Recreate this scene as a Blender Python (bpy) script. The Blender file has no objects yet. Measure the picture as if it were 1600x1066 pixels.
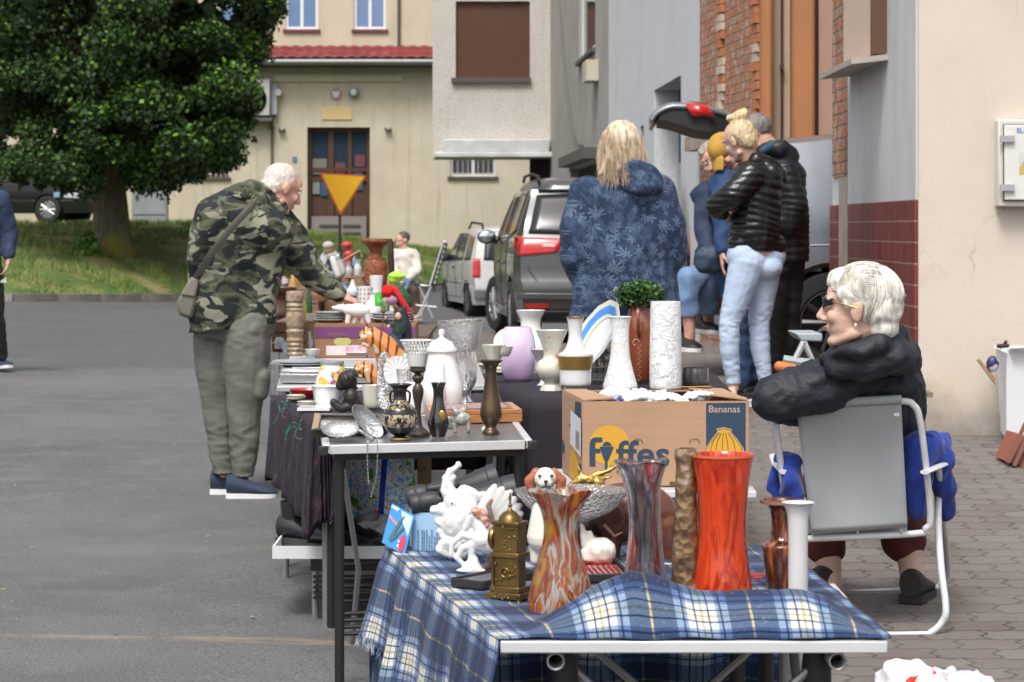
import bpy,bmesh,math,random
import numpy as np
from mathutils import Vector,Matrix,noise
random.seed(7)
R=math.radians
SC=bpy.context.scene
COL=SC.collection
F,H,HY=3800.0,1.35,355.0
def P(px,py,d):
 return Vector(((px-800)/F*d,d,H-(py-HY)/F*d))
def dz(py,z):
 return F*(H-z)/(py-HY)
def lin(c):
 if isinstance(c,str):
  c=c.lstrip('#');c=[int(c[i:i+2],16)/255 for i in(0,2,4)]
  return tuple(((x/12.92)if x<=.04045 else((x+.055)/1.055)**2.4)for x in c)+(1,)
 return tuple(c)[:3]+(1,)
class NT:
 def __init__(s,name):
  s.m=bpy.data.materials.new(name);s.m.use_nodes=True
  s.t=s.m.node_tree;s.t.nodes.clear()
  s.out=s.n('ShaderNodeOutputMaterial');s.b=s.n('ShaderNodeBsdfPrincipled')
  s.l(s.b.outputs[0],s.out.inputs['Surface'])
 def n(s,ty,**kw):
  x=s.t.nodes.new(ty)
  for k,v in kw.items():
   if k.startswith('i_'):x.inputs[k[2:].replace('_',' ')].default_value=v
   else:setattr(x,k,v)
  return x
 def l(s,a,b):s.t.links.new(a,b)
 def coord(s,which='Object',scale=(1,1,1),rot=(0,0,0)):
  c=s.n('ShaderNodeTexCoord');m=s.n('ShaderNodeMapping')
  m.inputs['Scale'].default_value=scale;m.inputs['Rotation'].default_value=rot
  s.l(c.outputs[which],m.inputs['Vector']);return m.outputs[0]
 def noise(s,v,scale,detail=4,rough=.55,dist=0):
  x=s.n('ShaderNodeTexNoise');x.inputs['Scale'].default_value=scale
  x.inputs['Detail'].default_value=detail;x.inputs['Roughness'].default_value=rough
  x.inputs['Distortion'].default_value=dist
  s.l(v,x.inputs['Vector']);return x.outputs['Fac']
 def ramp(s,f,stops,interp='LINEAR'):
  r=s.n('ShaderNodeValToRGB');r.color_ramp.interpolation=interp
  e=r.color_ramp.elements
  while len(e)<len(stops):e.new(1)
  for i,(p,c)in enumerate(stops):
   e[i].position=p;e[i].color=lin(c)if not isinstance(c,(int,float))else(c,c,c,1)
  s.l(f,r.inputs[0]);return r.outputs[0]
 def mix(s,f,a,b,mode='MIX'):
  x=s.n('ShaderNodeMix',data_type='RGBA',blend_type=mode)
  if isinstance(f,(int,float)):x.inputs[0].default_value=f
  else:s.l(f,x.inputs[0])
  for i,v in((6,a),(7,b)):
   if isinstance(v,(str,tuple)):x.inputs[i].default_value=lin(v)
   else:s.l(v,x.inputs[i])
  return x.outputs[2]
 def math(s,op,a,b=None,c=None):
  x=s.n('ShaderNodeMath',operation=op)
  for i,v in enumerate((a,b,c)):
   if v is None:continue
   if isinstance(v,(int,float)):x.inputs[i].default_value=v
   else:s.l(v,x.inputs[i])
  return x.outputs[0]
 def bump(s,h,strength=.3,dist=.01):
  x=s.n('ShaderNodeBump');x.inputs['Strength'].default_value=strength
  x.inputs['Distance'].default_value=dist
  s.l(h,x.inputs['Height']);s.l(x.outputs[0],s.b.inputs['Normal'])
 def set(s,**kw):
  for k,v in kw.items():
   k=k.replace('_',' ')
   if isinstance(v,(int,float)):s.b.inputs[k].default_value=v
   elif isinstance(v,(str,tuple)):s.b.inputs[k].default_value=lin(v)
   else:s.l(v,s.b.inputs[k])
  return s
_mc={}
def M(name,col=None,rough=.6,metal=0.,col2=None,vs=6.,bump=.0,bs=60.,bd=.004,trans=0.,coat=0.,stretch=(1,1,1),ior=1.5,sheen=0.,detail=4,lo=.35,hi=.65,emit=0):
 if name in _mc:return _mc[name]
 n=NT(name);v=n.coord('Object',stretch)
 if col2:
  c=n.ramp(n.noise(v,vs,detail),[(lo,col),(hi,col2)])
 else:
  d=lin(col);d2=tuple(x*.82 for x in d[:3])
  c=n.ramp(n.noise(v,vs,3),[(.3,d2),(.7,d[:3])])if False else n.mix(n.noise(v,vs,detail),tuple(x*.86 for x in d[:3]),tuple(min(1,x*1.1)for x in d[:3]))
 n.set(Base_Color=c,Roughness=rough,Metallic=metal,IOR=ior)
 if trans:n.b.inputs['Transmission Weight'].default_value=trans
 if coat:n.b.inputs['Coat Weight'].default_value=coat;n.b.inputs['Coat Roughness'].default_value=.08
 if sheen:n.b.inputs['Sheen Weight'].default_value=sheen;n.b.inputs['Sheen Roughness'].default_value=.5
 if bump:n.bump(n.noise(v,bs,5),bump,bd)
 if emit:n.b.inputs['Emission Strength'].default_value=emit;n.b.inputs['Emission Color'].default_value=lin(col)
 _mc[name]=n.m
 return n.m
class MB:
 def __init__(s):s.v=[];s.f=[];s.m=[];s.uv=None;s.mats=[]
 def add(s,vs,fs,mi=0,uvs=None):
  o=len(s.v);s.v+=[tuple(v)for v in vs];s.f+=[tuple(i+o for i in f)for f in fs];s.m+=[mi]*len(fs)
  if uvs is not None:
   if s.uv is None:s.uv=[]
   s.uv+=list(uvs)
  return s
 def box(s,c,size,rot=None,mi=0,taper=1.):
  x,y,z=[a/2 for a in size];t=taper
  vs=[Vector(q)for q in((-x,-y,-z),(x,-y,-z),(x,y,-z),(-x,y,-z),(-x*t,-y*t,z),(x*t,-y*t,z),(x*t,y*t,z),(-x*t,y*t,z))]
  if rot is not None:vs=[rot@v for v in vs]
  c=Vector(c);return s.add([v+c for v in vs],[(3,2,1,0),(4,5,6,7),(0,1,5,4),(1,2,6,5),(2,3,7,6),(3,0,4,7)],mi)
 def bx(s,x0,x1,y0,y1,z0,z1,mi=0):
  return s.box(((x0+x1)/2,(y0+y1)/2,(z0+z1)/2),(abs(x1-x0),abs(y1-y0),abs(z1-z0)),None,mi)
 def tube(s,pts,r,seg=10,caps=True,mi=0,flat=1.):
  pts=[Vector(p)for p in pts];n=len(pts);rs=r if isinstance(r,(list,tuple))else[r]*n
  ring=[];up=None;vs=[]
  for i,p in enumerate(pts):
   t=(pts[min(i+1,n-1)]-pts[max(i-1,0)])
   if t.length<1e-9:t=Vector((0,0,1))
   t.normalize()
   if up is None:
    up=Vector((0,0,1))if abs(t.z)<.9 else Vector((1,0,0))
   a=t.cross(up)
   if a.length<1e-6:a=t.orthogonal()
   a.normalize();b=a.cross(t).normalized();up=b
   for k in range(seg):
    th=2*math.pi*k/seg
    vs.append(p+a*math.cos(th)*rs[i]+b*math.sin(th)*rs[i]*flat)
  fs=[(i*seg+k,i*seg+(k+1)%seg,(i+1)*seg+(k+1)%seg,(i+1)*seg+k)for i in range(n-1)for k in range(seg)]
  if caps:fs+=[tuple(range(seg))[::-1],tuple((n-1)*seg+k for k in range(seg))]
  return s.add(vs,fs,mi)
 def lathe(s,c,prof,seg=40,fn=None,mi=0,axis=None,closed=True):
  c=Vector(c);vs=[]
  rot=axis if axis is not None else Matrix.Identity(3)
  L=sum((Vector((prof[i+1][0]-prof[i][0],prof[i+1][1]-prof[i][1])).length for i in range(len(prof)-1)))or 1
  uvs=[];acc=0
  for i,(r,z)in enumerate(prof):
   if i:acc+=math.hypot(r-prof[i-1][0],z-prof[i-1][1])
   for k in range(seg):
    th=2*math.pi*k/seg;rr,zz,tt=(fn(r,z,th)if fn else(r,z,th))
    vs.append(c+rot@Vector((rr*math.cos(tt),rr*math.sin(tt),zz)));uvs.append((k/seg,acc/L))
  n=len(prof)
  fs=[(i*seg+k,i*seg+(k+1)%seg,(i+1)*seg+(k+1)%seg,(i+1)*seg+k)for i in range(n-1)for k in range(seg)]
  if closed:fs+=[tuple(range(seg))[::-1],tuple((n-1)*seg+k for k in range(seg))]
  return s.add(vs,fs,mi,uvs if(s.uv is not None or len(s.v)==0)else None)
 def ell(s,c,r,rot=None,seg=16,mi=0):
  if isinstance(r,(int,float)):r=(r,r,r)
  n=seg//2;prof=[];vs=[];c=Vector(c)
  vs.append(Vector((0,0,-r[2])))
  for i in range(1,n):
   ph=-math.pi/2+math.pi*i/n
   for k in range(seg):
    th=2*math.pi*k/seg
    vs.append(Vector((r[0]*math.cos(ph)*math.cos(th),r[1]*math.cos(ph)*math.sin(th),r[2]*math.sin(ph))))
  vs.append(Vector((0,0,r[2])))
  if rot is not None:vs=[rot@v for v in vs]
  fs=[(0,1+(k+1)%seg,1+k)for k in range(seg)]
  for i in range(n-2):
   a=1+i*seg;b=a+seg
   fs+=[(a+k,a+(k+1)%seg,b+(k+1)%seg,b+k)for k in range(seg)]
  a=1+(n-2)*seg;t=len(vs)-1
  fs+=[(a+k,a+(k+1)%seg,t)for k in range(seg)]
  return s.add([v+c for v in vs],fs,mi)
 def cap(s,a,b,r1,r2=None,seg=12,mi=0):
  a,b=Vector(a),Vector(b);r2=r1 if r2 is None else r2;d=(b-a)
  if d.length<1e-6:return s.ell(a,r1,None,seg)
  t=d.normalized();pts=[];rs=[]
  for k in range(4):
   th=math.pi/2*(k/4);pts.append(a-t*r1*math.cos(th));rs.append(max(1e-4,r1*math.sin(th)))
  pts+=[a,b];rs+=[r1,r2]
  for k in range(1,5):
   th=math.pi/2*(k/4);pts.append(b+t*r2*math.sin(th));rs.append(max(1e-4,r2*math.cos(th)))
  return s.tube(pts,rs,seg,True,mi)
 def prism(s,pts,vec,mi=0):
  pts=[Vector(p)for p in pts];n=len(pts);vec=Vector(vec)
  return s.add(pts+[p+vec for p in pts],[tuple(range(n))[::-1],tuple(range(n,2*n))]+[(i,(i+1)%n,n+(i+1)%n,n+i)for i in range(n)],mi)
 def grid(s,nu,nv,fn,mi=0,uv=None,wrap=False):
  vs=[fn(i/(nu-1),j/(nv-1))for j in range(nv)for i in range(nu)]
  uvs=[uv(i/(nu-1),j/(nv-1))for j in range(nv)for i in range(nu)]if uv else None
  fs=[(j*nu+i,j*nu+i+1,(j+1)*nu+i+1,(j+1)*nu+i)for j in range(nv-1)for i in range(nu-1)]
  return s.add(vs,fs,mi,uvs)
 def text(s,body,o,right,up,size,ext=.0006,bold=0.,align='LEFT',mi=0,sx=1.):
  cu=bpy.data.curves.new('t','FONT');cu.body=body;cu.size=size;cu.extrude=ext;cu.offset=bold;cu.align_x=align
  cu.resolution_u=4
  ob=bpy.data.objects.new('t',cu);me=bpy.data.meshes.new_from_object(ob)
  r=Vector(right).normalized();u=Vector(up).normalized();nn=r.cross(u)
  vs=[Vector(o)+r*v.co.x*sx+u*v.co.y+nn*v.co.z for v in me.vertices]
  s.add(vs,[tuple(p.vertices)for p in me.polygons],mi)
  bpy.data.objects.remove(ob);bpy.data.curves.remove(cu);bpy.data.meshes.remove(me);return s
 def mesh(s,name,origin=(0,0,0),smooth=40):
  o=Vector(origin);me=bpy.data.meshes.new(name)
  me.from_pydata([(v[0]-o.x,v[1]-o.y,v[2]-o.z)for v in s.v],[],s.f)
  if s.uv is not None and len(s.uv)==len(s.v):
   ul=me.uv_layers.new(name='UVMap');li=np.zeros(len(me.loops),np.int32)
   me.loops.foreach_get('vertex_index',li);ul.data.foreach_set('uv',np.array(s.uv,np.float32)[li].ravel())
  if any(s.m):me.polygons.foreach_set('material_index',s.m)
  if smooth:
   me.polygons.foreach_set('use_smooth',[True]*len(me.polygons))
   if smooth<180:me.set_sharp_from_angle(angle=R(smooth))
  me.update();return me
class Thing:
 """an Empty (or one mesh) at the base of a thing; parts are given in world coordinates"""
 def __init__(s,name,label,cat,origin,group=None,kind=None,mb=None,mat=None,**kw):
  s.o=Vector(origin)
  if mb is None:ob=bpy.data.objects.new(name,None);ob.empty_display_size=.1
  else:ob=mkobj(name,mb,mat,s.o,**kw)
  if mb is None:COL.objects.link(ob)
  ob.location=s.o;s.ob=ob
  if label:ob['label']=label
  if cat:ob['category']=cat
  if group:ob['group']=group
  if kind:ob['kind']=kind
 def part(s,name,mb,mat=None,parent=None,label=None,kind=None,**kw):
  ob=mkobj(name,mb,mat,s.o,**kw);ob.parent=(parent or s.ob)
  if label:ob['label']=label
  if kind:ob['kind']=kind
  return ob
def mkobj(name,mb,mat,origin,smooth=40,voxel=0,sm=0,disp=None,subsurf=0,bevel=0,solid=0,cuts=()):
 me=mb.mesh(name,origin,smooth)if isinstance(mb,MB)else mb
 ob=bpy.data.objects.new(name,me)
 mats=mat if isinstance(mat,(list,tuple))else[mat]
 for m in mats:me.materials.append(m)
 COL.objects.link(ob)
 if voxel:
  md=ob.modifiers.new('r','REMESH');md.mode='VOXEL';md.voxel_size=voxel;md.use_smooth_shade=True
  if sm:q=ob.modifiers.new('s','SMOOTH');q.iterations=sm;q.factor=.5
  dg=bpy.context.evaluated_depsgraph_get();nm=bpy.data.meshes.new_from_object(ob.evaluated_get(dg))
  ob.modifiers.clear();ob.data=nm;bpy.data.meshes.remove(me);nm.name=name
  if not nm.materials:
   for m in mats:nm.materials.append(m)
  if disp:
   vs=nm.vertices;ns=[v.normal.copy()for v in vs]
   for v,n_ in zip(vs,ns):v.co+=n_*disp(v.co,n_)
  nm.polygons.foreach_set('use_smooth',[True]*len(nm.polygons));nm.update()
 elif disp:
  ns=[v.normal.copy()for v in me.vertices]
  for v,n_ in zip(me.vertices,ns):v.co+=n_*disp(v.co,n_)
  me.update()
 for cp,cn in cuts:
  bm=bmesh.new();bm.from_mesh(ob.data);g=bm.verts[:]+bm.edges[:]+bm.faces[:]
  r_=bmesh.ops.bisect_plane(bm,geom=g,plane_co=Vector(cp)-Vector(origin),plane_no=Vector(cn),clear_outer=True)
  ed=[e for e in r_['geom_cut']if isinstance(e,bmesh.types.BMEdge)]
  ex=bmesh.ops.extrude_edge_only(bm,edges=ed);vs=[v for v in ex['geom']if isinstance(v,bmesh.types.BMVert)]
  if vs:
   nn=Vector(cn).normalized();c0=sum((v.co for v in vs),Vector())/len(vs)
   for v in vs:v.co+=((c0-v.co).normalized())*.006-nn*.012
   bmesh.ops.holes_fill(bm,edges=[e for e in bm.edges if e.is_boundary])
  bm.to_mesh(ob.data);bm.free()
 if solid:md=ob.modifiers.new('so','SOLIDIFY');md.thickness=solid;md.offset=0
 if bevel:
  md=ob.modifiers.new('b','BEVEL');md.width=bevel;md.segments=2;md.limit_method='ANGLE';md.angle_limit=R(45)
 if subsurf:md=ob.modifiers.new('ss','SUBSURF');md.levels=subsurf;md.render_levels=subsurf
 return ob
def struct(name,mb,mat,kind='structure',**kw):
 return Thing(name,None,None,(0,0,0),kind=kind,mb=mb,mat=mat,**kw).ob
def rotz(a):return Matrix.Rotation(a,3,'Z')
def rmat(x=0,y=0,z=0):
 return Matrix.Rotation(R(z),3,'Z')@Matrix.Rotation(R(y),3,'Y')@Matrix.Rotation(R(x),3,'X')
def fold(amp,fx,fz,seed=0,fy=None):
 fy=fy or fx
 def g(co,n):
  p=Vector((co.x*fx+seed,co.y*fy,co.z*fz));a=noise.noise(p);b=noise.noise(p*2.1)
  return amp*((1-abs(a)*2.6)+.5*b-.45)
 return g
def cr(pts,n):
 """Catmull-Rom through points"""
 pts=[Vector(p)for p in pts];o=[]
 for i in range(len(pts)-1):
  p0=pts[max(i-1,0)];p1=pts[i];p2=pts[i+1];p3=pts[min(i+2,len(pts)-1)]
  for k in range(n):
   t=k/n;o.append(.5*((2*p1)+(p2-p0)*t+(2*p0-5*p1+4*p2-p3)*t*t+(3*p1-p0-3*p2+p3)*t**3))
 o.append(pts[-1]);return o
_cp=np.array([(-3,3,0),(-6,3,0),(0,3,-.03),(-1.4,12.2,0),(-5,12,.03),(-4.6,20.4,.14),(-8,36,.26),(-2,30,-.03),(-1,40,-.15),(0,26,.03),(1,8.2,-.08),(1.4,14.5,.2),(2.24,13.4,.13),(2.2,17,.23),(1,11.5,.06),(-2.5,47,.1),(3,3,-.1),(4,8,-.08),(5,13,.12),(-10,20,.15),(-10,48,.3),(5,25,.2),(5,40,.05),(.7,25.8,.05),(-1,7.5,0),(-1,17,.02)],float)
_D=np.linalg.norm(_cp[:,None,:2]*[1,.6]-_cp[None,:,:2]*[1,.6],axis=2)
_A=np.block([[_D,np.ones((len(_cp),1))],[np.ones((1,len(_cp))),np.zeros((1,1))]])
_w=np.linalg.solve(_A,np.append(_cp[:,2],0))
def gb(x,y):
 x=min(max(x,-12),6);y=min(max(y,2.5),50)
 return float(np.linalg.norm(_cp[:,:2]*[1,.6]-np.array([x,y*.6]),axis=1)@_w[:-1]+_w[-1])
def XK(y):return .24-.085*(y-7.5)if y<24 else-1.16+.0*(y-24)
def gz(x,y):
 return gb(x,y)+(.07 if x>XK(y)and y<30 else 0)
def gd(px,py):
 d=6.
 while P(px,py,d).z>gz(P(px,py,d).x,d)and d<60:d+=.02
 return d
# ================================================================ ground
def nm_asphalt():
 n=NT('asphalt');v=n.coord('Object')
 big=n.noise(v,.5,5,.65);fine=n.noise(v,95,4,.85);mid=n.noise(v,3.2,5,.6)
 c=n.ramp(big,[(.34,(.09,.091,.095)),(.5,(.108,.109,.112)),(.66,(.132,.132,.133))])
 c=n.mix(n.ramp(mid,[(.45,0.),(.65,.7)]),c,(.135,.134,.132),'MIX')
 sp=n.ramp(fine,[(.34,.45),(.5,1.0),(.66,1.7)]);c=n.mix(1,c,sp,'MULTIPLY')
 w=n.coord('Object',(.25,1,1),(0,0,R(4)));sep=n.n('ShaderNodeSeparateXYZ');n.l(w,sep.inputs[0])
 y=n.math('ADD',sep.outputs[1],n.math('MULTIPLY',n.math('SUBTRACT',n.noise(w,1.2,3),.5),.5))
 nz=n.math('MULTIPLY',n.noise(n.coord('Object',(1,3,1)),4,5,.7),n.math('ADD',.45,n.noise(n.coord('Object',(1,.3,1)),1.1,1)))
 for yy,wd,st,col in((8.0,.08,.6,(.23,.195,.155)),(19.6,.06,.5,(.2,.19,.18)),(18.3,.05,.45,(.2,.19,.18)),(12.9,.05,.5,(.2,.2,.19)),(6.8,.35,.35,(.2,.18,.15)),(10.2,.3,.3,(.17,.17,.165))):
  k=n.math('SUBTRACT',1,n.math('DIVIDE',n.math('ABSOLUTE',n.math('SUBTRACT',y,yy)),wd));k=n.math('MAXIMUM',k,0)
  k=n.math('MULTIPLY',n.math('MULTIPLY',k,st*1.9),n.ramp(nz,[(.42,0.0),(.6,1.0)]));k=n.math('MINIMUM',k,1)
  c=n.mix(k,c,col)
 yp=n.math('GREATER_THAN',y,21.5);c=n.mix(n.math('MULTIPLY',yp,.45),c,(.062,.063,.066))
 vo=n.n('ShaderNodeTexVoronoi',feature='DISTANCE_TO_EDGE');vo.inputs['Scale'].default_value=.45
 dn=n.n('ShaderNodeTexNoise');dn.inputs['Scale'].default_value=2.5;n.l(v,dn.inputs['Vector'])
 n.l(n.mix(.18,v,dn.outputs['Color']),vo.inputs['Vector'])
 ck=n.ramp(vo.outputs[0],[(0,1.0),(.0035,0.0)]);c=n.mix(n.math('MULTIPLY',ck,.14),c,(.06,.06,.06))
 n.set(Base_Color=c,Roughness=.88);n.bump(n.math('ADD',fine,n.math('MULTIPLY',mid,.6)),.5,.004);return n.m
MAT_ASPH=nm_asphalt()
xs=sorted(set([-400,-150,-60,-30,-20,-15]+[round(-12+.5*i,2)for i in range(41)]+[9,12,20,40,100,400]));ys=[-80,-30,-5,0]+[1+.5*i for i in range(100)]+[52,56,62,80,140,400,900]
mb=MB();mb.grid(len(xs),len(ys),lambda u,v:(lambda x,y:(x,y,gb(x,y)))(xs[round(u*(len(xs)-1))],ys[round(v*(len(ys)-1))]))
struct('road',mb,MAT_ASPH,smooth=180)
def nm_pavers():
 n=NT('paving_bricks');v=n.coord('Object',(1,1,1),(0,0,R(4)))
 wv=n.noise(v,9,1);w2=n.n('ShaderNodeCombineXYZ')
 sep=n.n('ShaderNodeSeparateXYZ');n.l(v,sep.inputs[0])
 x=n.math('ADD',sep.outputs[0],n.math('MULTIPLY',n.math('SINE',n.math('MULTIPLY',sep.outputs[1],62)),.012))
 y=n.math('ADD',sep.outputs[1],n.math('MULTIPLY',n.math('SINE',n.math('MULTIPLY',sep.outputs[0],62)),.008))
 y=n.math('ADD',y,n.math('MULTIPLY',wv,.03));n.l(x,w2.inputs[0]);n.l(y,w2.inputs[1])
 b=n.n('ShaderNodeTexBrick');n.l(w2.outputs[0],b.inputs['Vector']);b.inputs['Scale'].default_value=1
 b.inputs['Brick Width'].default_value=.2;b.inputs['Row Height'].default_value=.165;b.inputs['Mortar Size'].default_value=.007;b.inputs['Mortar Smooth'].default_value=.4
 b.inputs['Color1'].default_value=(.125,.098,.088,1);b.inputs['Color2'].default_value=(.17,.15,.135,1);b.inputs['Mortar'].default_value=(.04,.034,.03,1)
 c=n.mix(n.ramp(n.noise(v,1.3,5,.65),[(.35,0.),(.65,.75)]),b.outputs['Color'],(.18,.16,.148))
 c=n.mix(1,c,n.ramp(n.noise(v,160,3,.7),[(.3,.65),(.7,1.3)]),'MULTIPLY')
 n.set(Base_Color=c,Roughness=.85)
 h=n.math('SUBTRACT',n.math('MULTIPLY',n.noise(v,90,3),.25),b.outputs['Fac']);n.bump(h,.8,.008);return n.m
mb=MB();ny=60
mb.grid(26,ny,lambda u,v:(lambda y:(lambda x:(x,y,gb(x,y)+.07))(XK(y)+.1+u**1.3*(9-XK(y))))(1.5+v*28.4))
struct('pavement',mb,nm_pavers(),smooth=180)
MAT_KERB=M('kerb_concrete',(.42,.39,.35),.85,col2=(.3,.28,.25),vs=9,bump=.5,bs=90)
mb=MB();seg=38
for i in range(seg):
 y0=1.5+i*.75;y1=y0+.742
 a,b_=XK(y0),XK(y1);z=gb(a,y0)+.075;z2=gb(b_,y1)+.075
 vs=[(a-.02,y0,z-.1),(a+.1,y0,z-.1),(b_+.1,y1,z2-.1),(b_-.02,y1,z2-.1),(a-.012,y0,z),(a+.1,y0,z),(b_+.1,y1,z2),(b_-.012,y1,z2)]
 mb.add(vs,[(4,5,6,7),(0,1,5,4),(1,2,6,5),(2,3,7,6),(3,0,4,7)])
struct('kerb',mb,MAT_KERB)
def KY(x):return 36.4+(x+7.6)*1.85 if x>-7.6 else 36.4+(x+7.6)*.35
def zt(x):return 1.42 if x<-6 else(1.42-(x+6)*.155 if x<-1.5 else .72)
def bank(x,y):
 k=KY(x);t=min(max((y-k)/(50-k),0),1);z0=gb(x,k)+.1
 e=1-(1-t)**1.9
 return z0+(zt(x)-z0)*e+.05*noise.noise(Vector((x*.8,y*.8,0)))*min(1,t*6)
def nm_grass():
 n=NT('grass_ground');v=n.coord('Object')
 c=n.ramp(n.noise(v,1.1,6,.65),[(.3,(.06,.11,.02)),(.48,(.1,.16,.03)),(.58,(.2,.22,.06)),(.68,(.3,.24,.13))])
 c=n.mix(1,c,n.ramp(n.noise(v,30,3,.7),[(.3,.55),(.7,1.35)]),'MULTIPLY')
 n.set(Base_Color=c,Roughness=.95);n.bump(n.noise(v,40,4),.8,.05);return n.m
MAT_GR=nm_grass()
mb=MB();mb.grid(90,50,lambda u,v:(lambda x:(lambda y:(x,y,bank(x,y)))(KY(x)+.12+(v**1.5)*(64-KY(x))))(-14+u*12.7))
struct('grass_bank',mb,MAT_GR,smooth=180)
mb=MB()
for i in range(30):
 x0=-14+i*.5;x1=x0+.49;z=gb(x0,KY(x0))+.12;z2=gb(x1,KY(x1))+.12
 mb.add([(x0,KY(x0)-.02,z-.2),(x1,KY(x1)-.02,z2-.2),(x1,KY(x1)+.13,z2-.2),(x0,KY(x0)+.13,z-.2),(x0,KY(x0),z),(x1,KY(x1),z2),(x1,KY(x1)+.13,z2),(x0,KY(x0)+.13,z)],[(4,5,6,7),(0,1,5,4),(1,2,6,5),(2,3,7,6),(3,0,4,7)])
struct('kerb',mb,M('old_kerb',(.36,.34,.31),.9,col2=(.24,.225,.2),vs=4,bump=.5,bs=60))
mb=MB();rr=random.Random(3)
for i in range(42000):
 x=rr.uniform(-10,-1.4);y=KY(x)+.15+rr.random()**1.3*14
 if noise.noise(Vector((x*1.1,y*1.1,3)))<-.12+.1*rr.random():continue
 z=bank(x,y);h=rr.uniform(.04,.13)*(.6 if y<KY(x)+.6 else 1);a=rr.uniform(0,6.28);w=.011;dx,dy=math.cos(a)*w,math.sin(a)*w;lx,ly=rr.uniform(-.04,.04),rr.uniform(-.04,.04)
 mb.add([(x-dx,y-dy,z-.01),(x+dx,y+dy,z-.01),(x+lx,y+ly,z+h)],[(0,1,2)])
struct('grass',mb,M('grass_blades',(.09,.17,.025),.6,col2=(.2,.24,.07),vs=2.2),'stuff')
mb=MB()
for i in range(900):
 if i<650:x=rr.uniform(-9,-3);y=KY(x)+.15+rr.random()*6;z=bank(x,y)+.02
 else:x=rr.uniform(-3.5,-.3);y=rr.uniform(6.6,30)**1;z=gb(x,y)+.004
 s_=rr.uniform(.008,.03)*(1.3 if i<650 else .45);a=rr.uniform(0,6.28)
 q=[Vector((math.cos(a+t)*s_*k,math.sin(a+t)*s_*k,rr.uniform(0,.4)*s_))for t,k in((0,1.4),(1.5,.7),(3.1,1.2),(4.6,.6))]
 mb.add([v+Vector((x,y,z))for v in q],[(0,1,2,3)])
struct('fallen_leaves',mb,M('dry_leaf',(.42,.36,.12),.8,col2=(.3,.2,.1),vs=3),'stuff')
# ================================================================ walls with openings
def wall(mb,A,B,z0,z1,th,ops=(),mi=0,reveal=.15,du=None):
 """vertical wall from A to B (xy); outer face on the left-hand normal side; ops=(u0,u1,z0,z1)"""
 A=Vector((A[0],A[1],0));B=Vector((B[0],B[1],0));L=(B-A).length;t=(B-A)/L;nrm=Vector((t.y,-t.x,0))
 us=sorted(set([0,L]+[o[i]for o in ops for i in(0,1)]));zs=sorted(set([z0,z1]+[o[i]for o in ops for i in(2,3)]))
 pt=lambda u,z,k=0:A+t*u+Vector((0,0,z))-nrm*k
 for i in range(len(us)-1):
  for j in range(len(zs)-1):
   uc,zc=(us[i]+us[i+1])/2,(zs[j]+zs[j+1])/2
   if any(o[0]<uc<o[1]and o[2]<zc<o[3]for o in ops):continue
   mb.add([pt(us[i],zs[j]),pt(us[i+1],zs[j]),pt(us[i+1],zs[j+1]),pt(us[i],zs[j+1])],[(0,1,2,3)],mi)
 for o in ops:
  a,b,c,d=o[:4];q=[(a,c),(b,c),(b,d),(a,d)]
  for k in range(4):
   p,r_=q[k],q[(k+1)%4];mb.add([pt(*p),pt(*r_),pt(*r_,reveal),pt(*p,reveal)],[(3,2,1,0)],mi)
 mb.add([pt(0,z0,th),pt(L,z0,th),pt(L,z1,th),pt(0,z1,th),pt(0,z0),pt(L,z0),pt(L,z1),pt(0,z1)],[(3,2,1,0),(4,0,3,7),(1,5,6,2),(7,3,2,6),(0,4,5,1)],mi)
 return pt
def plaster(name,a,b,stain=(.2,.18,.13),vs=1.1,bs=60,bump=.35,streak=.5):
 n=NT(name);v=n.coord('Object')
 c=n.ramp(n.noise(v,vs,5,.6),[(.3,a),(.7,b)])
 st=n.noise(n.coord('Object',(5,5,.35)),1.1,5,.65);c=n.mix(n.ramp(st,[(.52,0.),(.75,streak)]),c,stain)
 c=n.mix(1,c,n.ramp(n.noise(v,26,4,.7),[(.3,.86),(.7,1.1)]),'MULTIPLY')
 n.set(Base_Color=c,Roughness=.92);n.bump(n.noise(v,bs,4,.7),bump,.01);return n.m
WIN_GLASS=M('window_glass',(.03,.045,.07),.06,coat=.5)
WHITE_PVC=M('white_window_frame',(.72,.73,.74),.4)
DARKM=M('dark_void',(.012,.012,.012),.9)
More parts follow.
